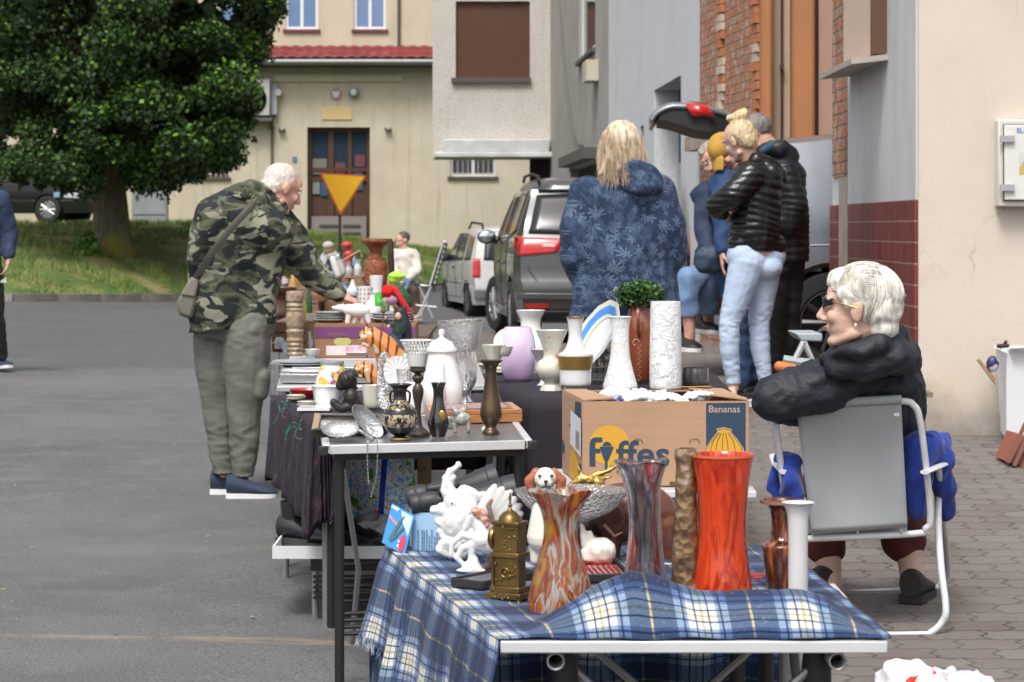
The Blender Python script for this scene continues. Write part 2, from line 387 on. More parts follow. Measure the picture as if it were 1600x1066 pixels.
def window(T,pt,u0,u1,z0,z1,fr=WHITE_PVC,mull=1,depth=.1,fw=.06,gl=WIN_GLASS,name='window',bars=False,sill=None):
 mb=MB();n_=(pt(0,0,0)-pt(0,0,1))
 def slab(a,b,c,d,k0,k1,m):m.add([pt(a,c,k1),pt(b,c,k1),pt(b,d,k1),pt(a,d,k1),pt(a,c,k0),pt(b,c,k0),pt(b,d,k0),pt(a,d,k0)],[(3,2,1,0),(4,5,6,7),(0,1,5,4),(1,2,6,5),(2,3,7,6),(3,0,4,7)])
 e=.002
 slab(u0+e,u0+fw,z0+e,z1-e,depth,depth+.05,mb);slab(u1-fw,u1-e,z0+e,z1-e,depth,depth+.05,mb)
 slab(u0+fw,u1-fw,z0+e,z0+fw,depth,depth+.05,mb);slab(u0+fw,u1-fw,z1-fw,z1-e,depth,depth+.05,mb)
 for k in range(mull):
  uc=u0+(u1-u0)*(k+1)/(mull+1);slab(uc-fw*.6,uc+fw*.6,z0+fw,z1-fw,depth-.003,depth+.05,mb)
 w=T.part(name,mb,fr)
 g=MB();slab(u0+fw*.5,u1-fw*.5,z0+fw*.5,z1-fw*.5,depth+.02,depth+.04,g);T.part('pane',g,gl,w)
 if bars:
  b=MB()
  for k in range(9):uc=u0+(u1-u0)*(k+.5)/9;b.tube([pt(uc,z0,.04),pt(uc,z1,.04)],.008,6)
  b.tube([pt(u0,z0+.08,.04),pt(u1,z0+.08,.04)],.01,6);T.part('window_bars',b,M('pale_bars',(.5,.5,.5),.5),w)
 if sill:
  s=MB();slab(u0-.06,u1+.06,z0-.07,z0-.001,-.07,depth,s);T.part('sill',s,sill,w)
 return w
YB=62.0;SB=F/YB
def bx(px):return(px-800)/SB
def bz(py):return H-(py-HY)/SB
T=Thing('school_building','ochre two storey building with a red tiled canopy over its brown door','building',(-6,YB,1.0))
OCH=plaster('ochre_plaster',(.47,.415,.32),(.57,.51,.4),(.31,.27,.21),1.0,50,.4,.55)
OCH2=plaster('pale_ochre_plaster',(.52,.455,.34),(.6,.53,.41),(.38,.33,.25),.8,50,.4,.45)
x0=-26.0;x1=6.0;A=(x0,YB)
U=lambda px:bx(px)-x0
mb=MB();ops=[(U(480),U(578),.2,bz(199)),(U(285),U(357),bz(277),bz(222)),(U(703),U(775),bz(276),bz(232))]
pt=wall(mb,A,(x1,YB),-.6,bz(98),1.2,ops,reveal=.3);T.part('lower_wall',mb,OCH,smooth=0)
window(T,pt,*ops[1],fr=M('dark_frame',(.06,.055,.05),.5),mull=1,depth=.15,bars=True,sill=M('sill_brown',(.09,.06,.05),.7))
window(T,pt,*ops[2],mull=1,depth=.15,bars=True,sill=M('sill_brown',(.09,.06,.05),.7),gl=M('window_glass_grey',(.07,.07,.075),.2))
u0,u1=U(480),U(578);dtop=bz(199);DB=M('brown_door_wood',(.06,.026,.015),.55,col2=(.085,.036,.02),stretch=(8,8,1))
d=MB();k0,k1=.22,.3
def pbox(m,pt,a,b,c,dd,k0,k1,mi=0):
 m.add([pt(a,c,k1),pt(b,c,k1),pt(b,dd,k1),pt(a,dd,k1),pt(a,c,k0),pt(b,c,k0),pt(b,dd,k0),pt(a,dd,k0)],[(3,2,1,0),(4,5,6,7),(0,1,5,4),(1,2,6,5),(2,3,7,6),(3,0,4,7)],mi)
pbox(d,pt,u0,u1,.2,dtop,k1,k1+.05)
for a,b in((u0,u0+.09),(u1-.09,u1),(u0+.52,u0+.66),(u0+1.02,u0+1.12)):pbox(d,pt,a,b,.2,dtop,k0,k1)
for z in(dtop-.1,bz(268),bz(283),1.02):pbox(d,pt,u0+.09,u1-.09,z,z+.1,k0+.01,k1)
door=T.part('door',d,DB)
g=MB()
for a,b in((u0+.1,u0+.51),(u0+.67,u0+1.01),(u0+1.13,u1-.1)):pbox(g,pt,a,b,bz(268)+.11,dtop-.11,k0+.04,k0+.06)
T.part('door_glass',g,WIN_GLASS,door)
NM=[M('notice_white',(.2,.21,.21)),M('notice_blue',(.03,.07,.16)),M('notice_red',(.14,.04,.05)),M('notice_beige',(.17,.16,.14))]
for k,(a,b,z0_,z1_)in enumerate(((.12,.3,2.2,2.6),(.32,.5,2.15,2.55),(.7,.95,2.6,3.0),(.12,.48,2.7,3.1),(.72,.98,2.1,2.45),(1.16,1.4,2.3,2.8),(1.2,1.45,2.9,3.2))):pn=MB();pbox(pn,pt,u0+a,u0+b,z0_,z1_,k0+.03,k0+.038);T.part('notice',pn,NM[k%4],door)
lv=MB();pbox(lv,pt,u0+.1,u1-.1,.0,bz(338),.14,.21)
for k in range(4):
 z=bz(351)-k*.19
 for a,b in((u0+.3,u0+.78),(u0+.9,u0+1.35)):pbox(lv,pt,a,b,z-.05,z,.1,.14,1)
T.part('louvre_panel',lv,[M('grey_panel',(.22,.19,.185),.6),M('louvre_dark',(.07,.06,.06),.6)],door)
m=MB();m.bx(bx(428),bx(630),YB-.07,YB,bz(128),bz(117));T.part('plaster_band',m,OCH2)
cx0,cx1=bx(340),3.0;zt_,ze=bz(73),bz(98);YC=YB-.55
m=MB();m.add([(cx0,YC,ze),(cx1,YC,ze),(cx1,YB+.55,zt_),(cx0,YB+.55,zt_),(cx0,YC,ze-.12),(cx1,YC,ze-.12),(cx1,YB+.55,ze-.12),(cx0,YB+.55,ze-.12)],[(4,5,6,7)[::-1],(0,1,5,4)[::-1],(0,4,7,3)[::-1],(0,1,2,3)])
m.bx(-26,cx0,YB-.1,YB+.55,ze-.12,ze)
rt=T.part('canopy',m,M('canopy_timber',(.05,.035,.03),.8))
m=MB();w=.3;ncol=int((cx1-cx0)/w)
def tile(u,v):
 x=cx0+u*(cx1-cx0);yy=YC-.05+v*(YB+.5-YC+.05);z=ze+.03+v*(zt_-ze)
 return(x,yy,z+.035*abs(math.sin(math.pi*x/w))+(.05*(1-(v*2.999)%1)))
m.grid(ncol*6+1,19,tile);T.part('tile_roof',m,M('red_tiles',(.2,.02,.024),.45,col2=(.13,.016,.018),vs=3),rt,smooth=60,solid=.02)
m=MB();m.tube([(cx0-.1,YC-.09,ze-.03),(cx1,YC-.09,ze-.03)],.085,12);T.part('gutter',m,M('zinc',(.2,.2,.2),.45,.6),rt)
YU=YB+.5;mb=MB();xs0=lambda px:(px-800)/F*YU-x0;zz=lambda py:H-(py-HY)/F*YU
ops=[(xs0(446),xs0(497),zz(46),zz(-60)),(xs0(553),xs0(603),zz(46),zz(-60)),(xs0(340),xs0(392),zz(46),zz(-60))]
pt2=wall(mb,(x0,YU),(x1,YU),bz(90),11,.7,ops,reveal=.2);T.part('upper_wall',mb,OCH2,smooth=0)
for o in ops:window(T,pt2,*o,mull=1,depth=.06,sill=M('sill_red',(.16,.05,.05),.6),fw=.07,gl=M('window_glass_sky',(.16,.25,.42),.08))
m=MB();m.tube([(bx(622),YU-.06,zt_),(bx(622),YU-.06,11)],.04,8);T.part('downpipe',m,M('pipe_dark',(.08,.08,.075),.6))
m=MB();m.bx(x0,x1,YU+.7,YU+9,-1,11);T.part('back_of_building',m,OCH2)
for px,py in((441,204),(607,203),(425,200)):
 m=MB();x,z=bx(px),bz(py);m.box((x,YB-.07,z),(.16,.14,.03));m.tube([(x-.07,YB-.16,z+.06),(x-.07,YB-.16,z-.04)],.02,6);m.tube([(x+.07,YB-.16,z+.05),(x+.07,YB-.16,z-.04)],.02,6)
 T.part('wall_bracket',m,M('rust_bracket',(.1,.07,.05),.7))
o=P(525,160,YB);T=Thing('emblem_plaque','small round emblem plaque above the brown door, red rim around a white bird shape','plaque',o)
m=MB();m.lathe((bx(525),YB-.002,bz(148)),[(.001,0),(.15,0),(.15,.02),(.001,.02)],24,axis=rmat(90));T.part('rim',m,M('emblem_rim',(.33,.16,.2)))
m=MB();m.lathe((bx(525),YB-.024,bz(148)),[(.001,0),(.12,0),(.12,.008),(.001,.008)],24,axis=rmat(90));T.part('face',m,M('emblem_face',(.42,.3,.36)))
m=MB();c=Vector((bx(525),YB-.04,bz(148)));m.prism([c+Vector(q)*.1 for q in((-1,0,.7),(-.45,0,.9),(-.15,0,.5),(0,0,.9),(.15,0,.5),(.45,0,.9),(1,0,.7),(.75,0,-.1),(.3,0,-.4),(0,0,-1),(-.3,0,-.4),(-.75,0,-.1))],(0,.008,0));T.part('bird',m,M('emblem_white',(.7,.68,.68)))
T=Thing('wall_lamp','round grey wall lamp right of the emblem above the door','lamp',P(553,160,YB))
m=MB();c=Vector((bx(553),YB-.11,bz(145)));m.lathe((c.x,YB-.002,c.z),[(.06,0),(.05,.06),(.13,.09),(.14,.12),(.1,.14)],20,axis=rmat(90));T.part('housing',m,M('zinc',None))
m=MB();m.ell(c+Vector((0,-.02,0)),(.09,.04,.09));T.part('lamp_glass',m,M('lamp_glass',(.6,.62,.64),.15))
m=MB();m.bx(bx(503),bx(550),YB-.03,YB-.001,bz(187),bz(167));Thing('name_board','plain yellow board on the wall above the brown door','sign',P(526,187,YB),mb=m,mat=M('yellow_board',(.62,.46,.2),.6,col2=(.56,.42,.2),vs=12))
m=MB();m.bx(bx(457),bx(464),YB-.03,YB-.001,bz(253),bz(245));Thing('house_number_plate','tiny blue number plate on the ochre wall left of the door','sign',P(460,253,YB),mb=m,mat=M('plate_blue',(.12,.16,.3)))
T=Thing('air_conditioner','white outdoor air conditioner with a round black fan on the ochre wall beside the tree','air conditioner',P(395,190,YB-.3))
xa,xb=bx(368),bx(424);za,zb=bz(182),bz(125)
m=MB();m.bx(xa,xb,YB-.42,YB-.08,za,zb);T.part('casing',m,M('ac_case',(.42,.41,.39),.5),bevel=.02)
c=Vector((bx(395),YB-.425,bz(157)))
m=MB();m.lathe(c,[(.001,0),(.36,0),(.38,.03),(.4,.0)],28,axis=rmat(90));fg=T.part('fan_grille',m,M('fan_black',(.015,.015,.015),.5))
m=MB()
for k in range(6):
 a=k*math.pi/3;m.tube([c+Vector((math.cos(a)*.05,-.04,math.sin(a)*.05)),c+Vector((math.cos(a+.35)*.33,-.05,math.sin(a+.35)*.33))],.02,6)
m.ell(c+Vector((0,-.04,0)),.07);T.part('fan_blades',m,M('fan_blade',(.16,.16,.17),.4),fg)
m=MB();m.bx(xa-.1,xb+.05,YB-.45,YB-.001,za-.14,za-.05)
for x in(xa+.02,xb+.02):m.bx(x-.03,x+.03,YB-.06,YB-.001,bz(262),za-.1)
T.part('support_frame',m,M('support_dark',(.09,.09,.085),.6))
T=Thing('meter_box','narrow pale grey meter box on the wall beside the air conditioner','box',P(429,182,YB));m=MB();m.bx(bx(424.5),bx(434),YB-.2,YB-.001,bz(180),bz(132));T.part('casing',m,M('meter_grey',(.33,.36,.42),.5),bevel=.01)
m=MB();m.tube([(bx(436),YB-.1,bz(145)),(bx(436),YB-.24,bz(145))],.09,12);T.part('siren',m,M('siren',(.5,.48,.45)))
T=Thing('utility_cabinet','pale grey steel utility cabinet standing by the wall right of the tree trunk','cabinet',(bx(232),60,bz(362)))
s6=F/60;X=lambda p:(p-800)/s6;Z=lambda p:H-(p-HY)/s6
m=MB();m.bx(X(206),X(260),60,60.4,Z(366),Z(274));T.part('casing',m,M('cab_grey',(.27,.29,.31),.45,col2=(.23,.25,.27),vs=3))
m=MB();m.bx(X(208),X(258),59.975,59.998,Z(335),Z(276));T.part('door',m,M('cab_grey',None));m=MB();m.bx(X(208),X(258),59.985,59.998,Z(363),Z(338));T.part('lower_panel',m,M('cab_grey',None))
m=MB();m.bx(X(211),X(217),59.93,59.973,Z(293),Z(289));T.part('lock',m,M('lock_dark',(.05,.05,.05)));m=MB();m.bx(X(212),X(217),59.93,59.973,Z(310),Z(306));T.part('lock',m,M('lock_dark',(.05,.05,.05)))
DH=52.0;sh=F/DH;hx=lambda p:(p-800)/sh;hz=lambda p:H-(p-HY)/sh
def roughcast():
 n=NT('roughcast');v=n.coord('Object')
 c=n.ramp(n.noise(v,1.0,4,.6),[(.3,(.58,.54,.485)),(.7,(.67,.63,.575))])
 c=n.mix(1,c,n.ramp(n.noise(v,18,4,.8),[(.32,.72),(.5,1.0),(.7,1.07)]),'MULTIPLY')
 c=n.mix(n.ramp(n.noise(n.coord('Object',(3,3,.3)),1.0,5,.7),[(.55,0.),(.8,.5)]),c,(.3,.27,.23))
 n.set(Base_Color=c,Roughness=.95);n.bump(n.noise(v,22,4,.8),.8,.04);return n.m
RC=roughcast()
T=Thing('roughcast_house','grey roughcast house with a closed brown roller shutter on its overhanging upper floor','building',(hx(767),DH,0))
mb=MB();op=[(hx(712)-hx(676),hx(828)-hx(676),hz(122),hz(2))]
pt=wall(mb,(hx(676),DH),(hx(862),DH),hz(247),11,.5,op,reveal=.14);T.part('upper_front_wall',mb,RC,smooth=0)
m=MB();m.add([(hx(676),DH+.5,hz(247)),(hx(676),DH+1.5,hz(247)),(hx(676),DH+1.5,11),(hx(676),DH+.5,11)],[(0,1,2,3)]);m.bx(hx(676),hx(862),DH+.5,DH+1.5,hz(247),hz(247)+.2);m.bx(hx(677),hx(861),DH+1.3,DH+1.5,hz(247)+.2,11);T.part('side_wall',m,RC)
m=MB();a,b,c_,d_=op[0];n_s=38
for k in range(n_s):
 z=c_+(d_-c_)*(k+.5)/n_s;m.box(pt((a+b)/2,z,.1),(b-a-.01,.018,(d_-c_)/n_s*.86),None,0)
m.box(pt((a+b)/2,(c_+d_)/2,.125),(b-a-.01,.02,d_-c_-.01),None,1)
T.part('roller_shutter',m,[M('shutter_brown',(.115,.045,.024),.5),M('shutter_gap',(.04,.017,.01),.7)],smooth=0)
m=MB();pbox(m,pt,a-.09,b+.02,c_-.1,c_-.001,-.1,.1);T.part('window_sill',m,M('sill_dark',(.09,.08,.075),.7))
m=MB();m.bx(hx(680),hx(872),DH-.55,DH+.02,hz(247),hz(239));m.bx(hx(694),hx(858),DH-.5,DH-.001,hz(239)+.001,hz(219));T.part('awning_box',m,M('awning_white',(.66,.67,.68),.5,col2=(.5,.51,.52),vs=2.5),bevel=.02)
m=MB();m.bx(hx(828),hx(882),DH+.6,DH+1.0,-1,hz(247));T.part('dark_doorway',m,M('doorway_dark',(.02,.016,.013),.9))
W0=(.82,52.0);W1=(1.47,37.0);W2=(1.93,25.0)
def uat(A,B,px):
 a=(px-800)/F;dx,dy=B[0]-A[0],B[1]-A[1];t=(a*A[1]-A[0])/(dx-a*dy);return t*math.hypot(dx,dy),A[1]+t*dy
L1=math.hypot(W1[0]-W0[0],W1[1]-W0[1])
ua,ya=uat(W0,W1,886);ub,yb=uat(W0,W1,950);uc,yc=uat(W0,W1,905);ud,yd=uat(W0,W1,930)
GH=plaster('grey_render',(.34,.32,.3),(.42,.4,.37),(.2,.19,.17),1.3,40,.8,.6)
mb=MB();ops=[(ua+.5,min(ub,L1)-.1,0.3,H-(243-HY)*yb/F),(uc,ud,H-(98-HY)*yc/F,9.5)]
pt=wall(mb,W0,W1,-.6,11,.5,ops,reveal=.25);T.part('street_wall',mb,GH,smooth=0)
window(T,pt,*ops[1],mull=0,depth=.05,sill=M('sill_dark',None),fw=.1)
m=MB();pbox(m,pt,ops[0][0],ops[0][1],.3,ops[0][3],.2,.3);T.part('shop_door',m,M('doorway_dark',None))
ue,_y=uat(W0,W1,932);m=MB();pbox(m,pt,ops[0][0]+.3,ue,ops[0][3]+.02,ops[0][3]+.2,-.22,-.002);T.part('door_canopy',m,M('canopy_dark',(.09,.085,.08),.7))
Thing('alarm_box','small cream alarm box under the white window frame on the grey wall','box',pt(ud-.2,4.1,0),mb=(lambda q:(pbox(q,pt,ud-.15,ud+.75,H-(130-HY)*yd/F,H-(98-HY)*yd/F,-.2,-.004),q)[1])(MB()),mat=M('alarm_cream',(.55,.5,.4)))
m=MB()
q=[pt(uat(W0,W1,x)[0],H-(y-HY)*uat(W0,W1,x)[1]/F,-.02)for x,y in((876,0),(880,60),(886,120),(894,190),(905,222),(912,228))]
m.tube(cr(q,5),.025,6);T.part('cable',m,M('cable_grey',(.12,.12,.12)))
T=Thing('white_house','smooth pale blue-white rendered house beside the bare brick one, with a deep dark window recess','building',(1.7,31,0))
WP=plaster('white_render',(.58,.6,.62),(.64,.66,.675),(.45,.46,.47),.6,70,.15,.3)
mb=MB();e0,y0_=uat(W1,W2,1022);e1,y1_=uat(W1,W2,1064);e2,y2_=uat(W1,W2,1000);e3,y3_=uat(W1,W2,1006)
ops=[(e0,e1,.8,H-(130-HY)*((y0_+y1_)/2)/F),(e2,e3,1.4,H-(198-HY)*y2_/F)]
pt=wall(mb,W1,W2,-.6,11,.5,ops,reveal=.35);T.part('wall',mb,WP,smooth=0)
m=MB();pbox(m,pt,ops[0][0],ops[0][1],ops[0][3]-.9,ops[0][3],.3,.36);pbox(m,pt,ops[1][0],ops[1][1],1.4,ops[1][3],.3,.36);T.part('window_recess',m,M('recess_dark',(.05,.055,.06),.5))
m=MB();pbox(m,pt,ops[0][0],ops[0][1],.8,ops[0][3]-.9,.28,.36);T.part('garage_panel',m,M('panel_pale',(.4,.42,.44),.6))
def nm_brick(name='bare_brick',scale=1.):
 n=NT(name);g=n.n('ShaderNodeNewGeometry');sep=n.n('ShaderNodeSeparateXYZ');n.l(g.outputs['Position'],sep.inputs[0])
 cb=n.n('ShaderNodeCombineXYZ');nz=n.noise(g.outputs['Position'],6,3)
 n.l(n.math('ADD',n.math('ADD',sep.outputs[0],sep.outputs[1]),n.math('MULTIPLY',nz,.03)),cb.inputs[0]);n.l(n.math('ADD',sep.outputs[2],n.math('MULTIPLY',nz,.04)),cb.inputs[1])
 b=n.n('ShaderNodeTexBrick');n.l(cb.outputs[0],b.inputs['Vector']);b.inputs['Scale'].default_value=scale
 b.inputs['Brick Width'].default_value=.26;b.inputs['Row Height'].default_value=.082;b.inputs['Mortar Size'].default_value=.011;b.inputs['Mortar Smooth'].default_value=.5
 b.inputs['Color1'].default_value=(.52,.17,.07,1);b.inputs['Color2'].default_value=(.4,.22,.13,1);b.inputs['Mortar'].default_value=(.3,.22,.16,1)
 c=n.mix(n.ramp(n.noise(g.outputs['Position'],7,5,.7),[(.5,0.),(.62,.85)]),b.outputs['Color'],(.55,.46,.38))
 c=n.mix(1,c,n.ramp(n.noise(g.outputs['Position'],30,4,.7),[(.3,.6),(.7,1.25)]),'MULTIPLY')
 n.set(Base_Color=c,Roughness=.95);n.bump(n.math('SUBTRACT',n.noise(g.outputs['Position'],25,4,.7),n.math('MULTIPLY',b.outputs['Fac'],1.5)),1.,.03);return n.m
BR=nm_brick()
W3=(2.23,21.6)
T=Thing('brick_house','house with bare orange brickwork between the white house and the brown pipes','building',(2.05,23,0))
m=MB();rr=random.Random(5)
mb=MB();pt=wall(mb,W2,W3,-.4,9,.05);T.part('wall',mb,BR,smooth=0)
m=MB();z=1.9
L3=math.hypot(W3[0]-W2[0],W3[1]-W2[1])
while z<8.5:
 for u,dd in((1.25,.03),(L3-.35,.03)):
  pbox(m,pt,u+rr.uniform(-.06,.02),u+.2+rr.uniform(-.03,.06),z,z+.075,-dd-rr.uniform(0,.025),-.002,0 if rr.random()>.4 else 1)
 z+=.085
T.part('brick_teeth',m,kind='stuff',mat=[M('brick_orange',(.5,.2,.1),.95,col2=(.4,.15,.07),vs=14,bump=.6),M('mortar_lump',(.55,.45,.36),.95,bump=.6)],smooth=0)
m=MB();pbox(m,pt,0,L3+.3,H-(210-HY)*24/F-.14,H-(210-HY)*24/F,-.16,-.002);T.part('stone_ledge',m,M('ledge',(.4,.33,.27),.9,col2=(.28,.22,.18)))
T=Thing('passage_facade','tall facade of orange-brown pillars and cream panels behind the open silver car','building',(2.5,22,0))
yp_=21.6;fx=lambda p:(p-800)/F*yp_
cream=M('cream_panel',(.55,.44,.32),.8,col2=(.48,.38,.28),vs=2);tan=M('brown_pillar',(.46,.2,.08),.6,col2=(.4,.17,.07),vs=1.5)
m=MB();m.bx(2.23,4.5,yp_+.12,yp_+.4,-.4,9);T.part('back_wall',m,cream)
for a,b,r_ in((1188,1206,.06),(1236,1272,.1)):
 m=MB();m.bx(fx(a),fx(b),yp_-.1,yp_+.118,.2,9);T.part('pillar',m,tan,bevel=.03)
m=MB();m.bx(fx(1272)+.004,fx(1278),yp_,yp_+.119,.2,9);T.part('dark_joint',m,M('joint_dark',(.05,.03,.02)))
m=MB();m.bx(fx(1279),fx(1330),yp_-.02,yp_+.118,.2,9);T.part('pinkish_panel',m,M('pink_panel',(.42,.27,.2),.8))
m=MB();m.tube([(fx(1223),yp_+.08,.2),(fx(1223),yp_+.08,9)],.012,6);m.bx(fx(1220),fx(1226),yp_+.04,yp_+.1,H-(108-HY)*yp_/F,H-(100-HY)*yp_/F);T.part('cable',m,M('cable_dark',(.06,.05,.05)))
T=Thing('tiled_shop_building','building corner with red-brown tiles below ribbed grey plaster and a bare brick strip','building',(2.3,15,0))
Yn,Yf,Xw=13.4,17.0,2.24
zl=H-(312-HY)*Yn/F
def nm_tiles():
 n=NT('red_wall_tiles');g=n.n('ShaderNodeNewGeometry');sep=n.n('ShaderNodeSeparateXYZ');n.l(g.outputs['Position'],sep.inputs[0])
 cb=n.n('ShaderNodeCombineXYZ');n.l(n.math('ADD',sep.outputs[0],sep.outputs[1]),cb.inputs[0]);n.l(n.math('SUBTRACT',sep.outputs[2],zl),cb.inputs[1])
 b=n.n('ShaderNodeTexBrick',offset=0.);n.l(cb.outputs[0],b.inputs['Vector']);b.inputs['Scale'].default_value=1
 b.inputs['Brick Width'].default_value=.24;b.inputs['Row Height'].default_value=.118;b.inputs['Mortar Size'].default_value=.004;b.inputs['Mortar Smooth'].default_value=.1
 b.inputs['Color1'].default_value=(.16,.028,.02,1);b.inputs['Color2'].default_value=(.21,.038,.027,1);b.inputs['Mortar'].default_value=(.32,.21,.17,1)
 c=n.mix(1,b.outputs['Color'],n.ramp(n.noise(g.outputs['Position'],8,5,.7),[(.3,.75),(.7,1.15)]),'MULTIPLY')
 n.set(Base_Color=c,Roughness=.55);n.bump(n.math('SUBTRACT',1,b.outputs['Fac']),.5,.004);return n.m
def nm_ribbed():
 n=NT('ribbed_plaster');g=n.n('ShaderNodeNewGeometry');sep=n.n('ShaderNodeSeparateXYZ');n.l(g.outputs['Position'],sep.inputs[0])
 rib=n.math('SINE',n.math('MULTIPLY',sep.outputs[1],120));c=n.ramp(n.noise(n.coord('Object',(1,1,.3)),3,5,.7),[(.3,(.5,.505,.51)),(.7,(.66,.66,.66))])
 dots=n.ramp(n.noise(g.outputs['Position'],26,3,.8),[(.68,0.),(.72,.6)]);c=n.mix(dots,c,(.27,.26,.24))
 n.set(Base_Color=c,Roughness=.9);n.bump(rib,.35,.006);return n.m
TL,RB=nm_tiles(),nm_ribbed();WE=M('white_edge',(.66,.67,.67),.7)
yat=lambda p:Xw*F/(p-800)
def strip(pa,pb,z0,z1,k=0):
 return[(Xw-k,yat(pa),z0),(Xw-k,yat(pb),z0),(Xw-k,yat(pb),z1),(Xw-k,yat(pa),z1)]
m=MB();m.bx(Xw,Xw+.5,Yn+.02,Yf,-.3,9);T.part('core_wall',m,WE)
m=MB()
for pa,pb in((1300.5,1312),(1329,1434.5)):m.prism(strip(pa,pb,-.3,zl)[::-1],(-.02,0,0))
T.part('tile_facing',m,TL,smooth=0)
m=MB();m.prism(strip(1328,1434.5,zl+.001,9)[::-1],(-.014,0,0));T.part('ribbed_wall',m,RB,smooth=0)
m=MB();zb2=H-(275-HY)*16.2/F;m.prism(strip(1303,1327.5,zb2,9)[::-1],(-.012,0,0));T.part('brick_strip',m,BR,smooth=0)
m=MB();m.prism(strip(1312.5,1328.5,-.3,zb2-.002)[::-1],(-.01,0,0));T.part('bare_plaster_strip',m,M('old_plaster',(.45,.4,.33),.9,col2=(.36,.3,.24),vs=6))
ysA,ysB=yat(1392),yat(1332)
zs=H-(84-HY)*ysA/F
m=MB();q=.22
m.add([(Xw-.0,ysA,zs),(Xw-q,ysA+.1,zs-.02),(Xw-q,ysB,zs-.02),(Xw,ysB,zs)]+[(Xw-.0,ysA,zs-.035),(Xw-q,ysA+.1,zs-.055),(Xw-q,ysB,zs-.055),(Xw,ysB,zs-.035)],[(0,1,2,3)[::-1],(4,5,6,7),(0,4,5,1)[::-1],(1,5,6,2)[::-1],(2,6,7,3)[::-1]])
T.part('sill',m,M('stone_sill',(.42,.38,.33),.7),smooth=0)
m=MB();m.bx(Xw-.1,Xw-.016,ysA+.12,ysB-.3,zs+.003,6);T.part('window_reveal',m,M('peach_plaster',(.66,.5,.39),.85,col2=(.6,.46,.38),vs=3))
m=MB();m.bx(Xw-.104,Xw-.015,ysA+.06,ysA+.119,zs+.003,6);T.part('window_board',m,M('board_brown',(.12,.06,.03)))
T=Thing('beige_house','cracked beige plastered house wall facing the camera at the right edge','building',(3.4,13.4,.2))
def nm_beige():
 n=NT('cracked_beige_plaster');v=n.coord('Object')
 c=n.ramp(n.noise(v,1.6,5,.6),[(.3,(.565,.49,.415)),(.7,(.64,.575,.5))])
 c=n.mix(n.ramp(n.noise(v,2.6,3),[(.55,0.),(.7,.35)]),c,(.62,.52,.38))
 sep=n.n('ShaderNodeSeparateXYZ');n.l(v,sep.inputs[0])
 lowm=n.math('MULTIPLY',n.ramp(n.math('ADD',sep.outputs[2],n.math('MULTIPLY',n.math('SUBTRACT',n.noise(v,3,5,.7),.5),.5)),[(.05,1.),(.32,0.)]),.75)
 c=n.mix(lowm,c,(.2,.18,.16))
 vo=n.n('ShaderNodeTexVoronoi',feature='DISTANCE_TO_EDGE');vo.inputs['Scale'].default_value=2.4;dn=n.n('ShaderNodeTexNoise');dn.inputs['Scale'].default_value=3;dn.inputs['Detail'].default_value=5;n.l(v,dn.inputs['Vector'])
 n.l(n.mix(.25,v,dn.outputs['Color']),vo.inputs['Vector'])
 ck=n.math('MULTIPLY',n.ramp(vo.outputs[0],[(0,1.),(.012,0.)]),n.ramp(n.noise(v,1.3,2),[(.5,0.),(.6,.5)]));c=n.mix(ck,c,(.28,.24,.2))
 sp=n.ramp(n.noise(v,14,2,.4),[(.76,0.),(.79,.6)]);c=n.mix(sp,c,(.25,.2,.16))
 n.set(Base_Color=c,Roughness=.92);n.bump(n.noise(v,30,5,.7),.25,.008);return n.m
m=MB();m.grid(60,2,lambda u,v:(Xw+u*5,Yn,(-.4 if v<.5 else 8)));m.bx(Xw+.51,Xw+5,Yn+.003,Yn+4,-.4,8);T.part('wall',m,nm_beige(),smooth=0)
T=Thing('electrical_cabinet','cream electrical cabinet with grey hinges and a yellow warning sticker on the beige wall','electrical box',P(1590,322,Yn))
fx=lambda p:(p-800)/F*Yn;fz=lambda p:H-(p-HY)/F*Yn
m=MB();m.bx(fx(1554),fx(1690),Yn-.1,Yn-.001,fz(323),fz(188));T.part('frame',m,M('cab_cream',(.64,.63,.58),.45),bevel=.008)
m=MB();m.bx(fx(1561),fx(1683),Yn-.113,Yn-.102,fz(315),fz(195));dk=T.part('door_seal',m,M('seal_dark',(.14,.13,.12)),bevel=.004)
m=MB();m.bx(fx(1562.5),fx(1682),Yn-.125,Yn-.114,fz(313),fz(197));dr=T.part('door',m,M('cab_cream2',(.69,.68,.65),.4),bevel=.006)
for y in(218.5,294):m=MB();m.bx(fx(1555),fx(1577),Yn-.145,Yn-.126,fz(y+5),fz(y-5));T.part('hinge',m,M('hinge_grey',(.36,.36,.37),.5),dr)
m=MB();m.text('EL-TOM',(fx(1581),Yn-.1262,fz(209)),(1,0,0),(0,0,1),.036,.0008,.0006);T.part('lettering',m,M('letter_blue',(.1,.2,.55)),dr)
m=MB();m.bx(fx(1585),fx(1612),Yn-.1275,Yn-.1255,fz(261),fz(239));m.bx(fx(1585),fx(1612),Yn-.1275,Yn-.1255,fz(273),fz(262),1);m.prism([(fx(1588),Yn-.129,fz(259)),(fx(1608),Yn-.129,fz(259)),(fx(1598),Yn-.129,fz(242))],(0,.001,0),1)
m.prism([(fx(a),Yn-.131,fz(b))for a,b in((1599,246),(1596,252),(1598.5,252),(1597,257),(1601,250),(1598.5,250))],(0,.001,0),2)
T.part('warning_sticker',m,[M('sticker_white',(.6,.6,.58)),M('sticker_yellow',(.55,.42,.12)),M('sticker_black',(.05,.05,.05))],dr)
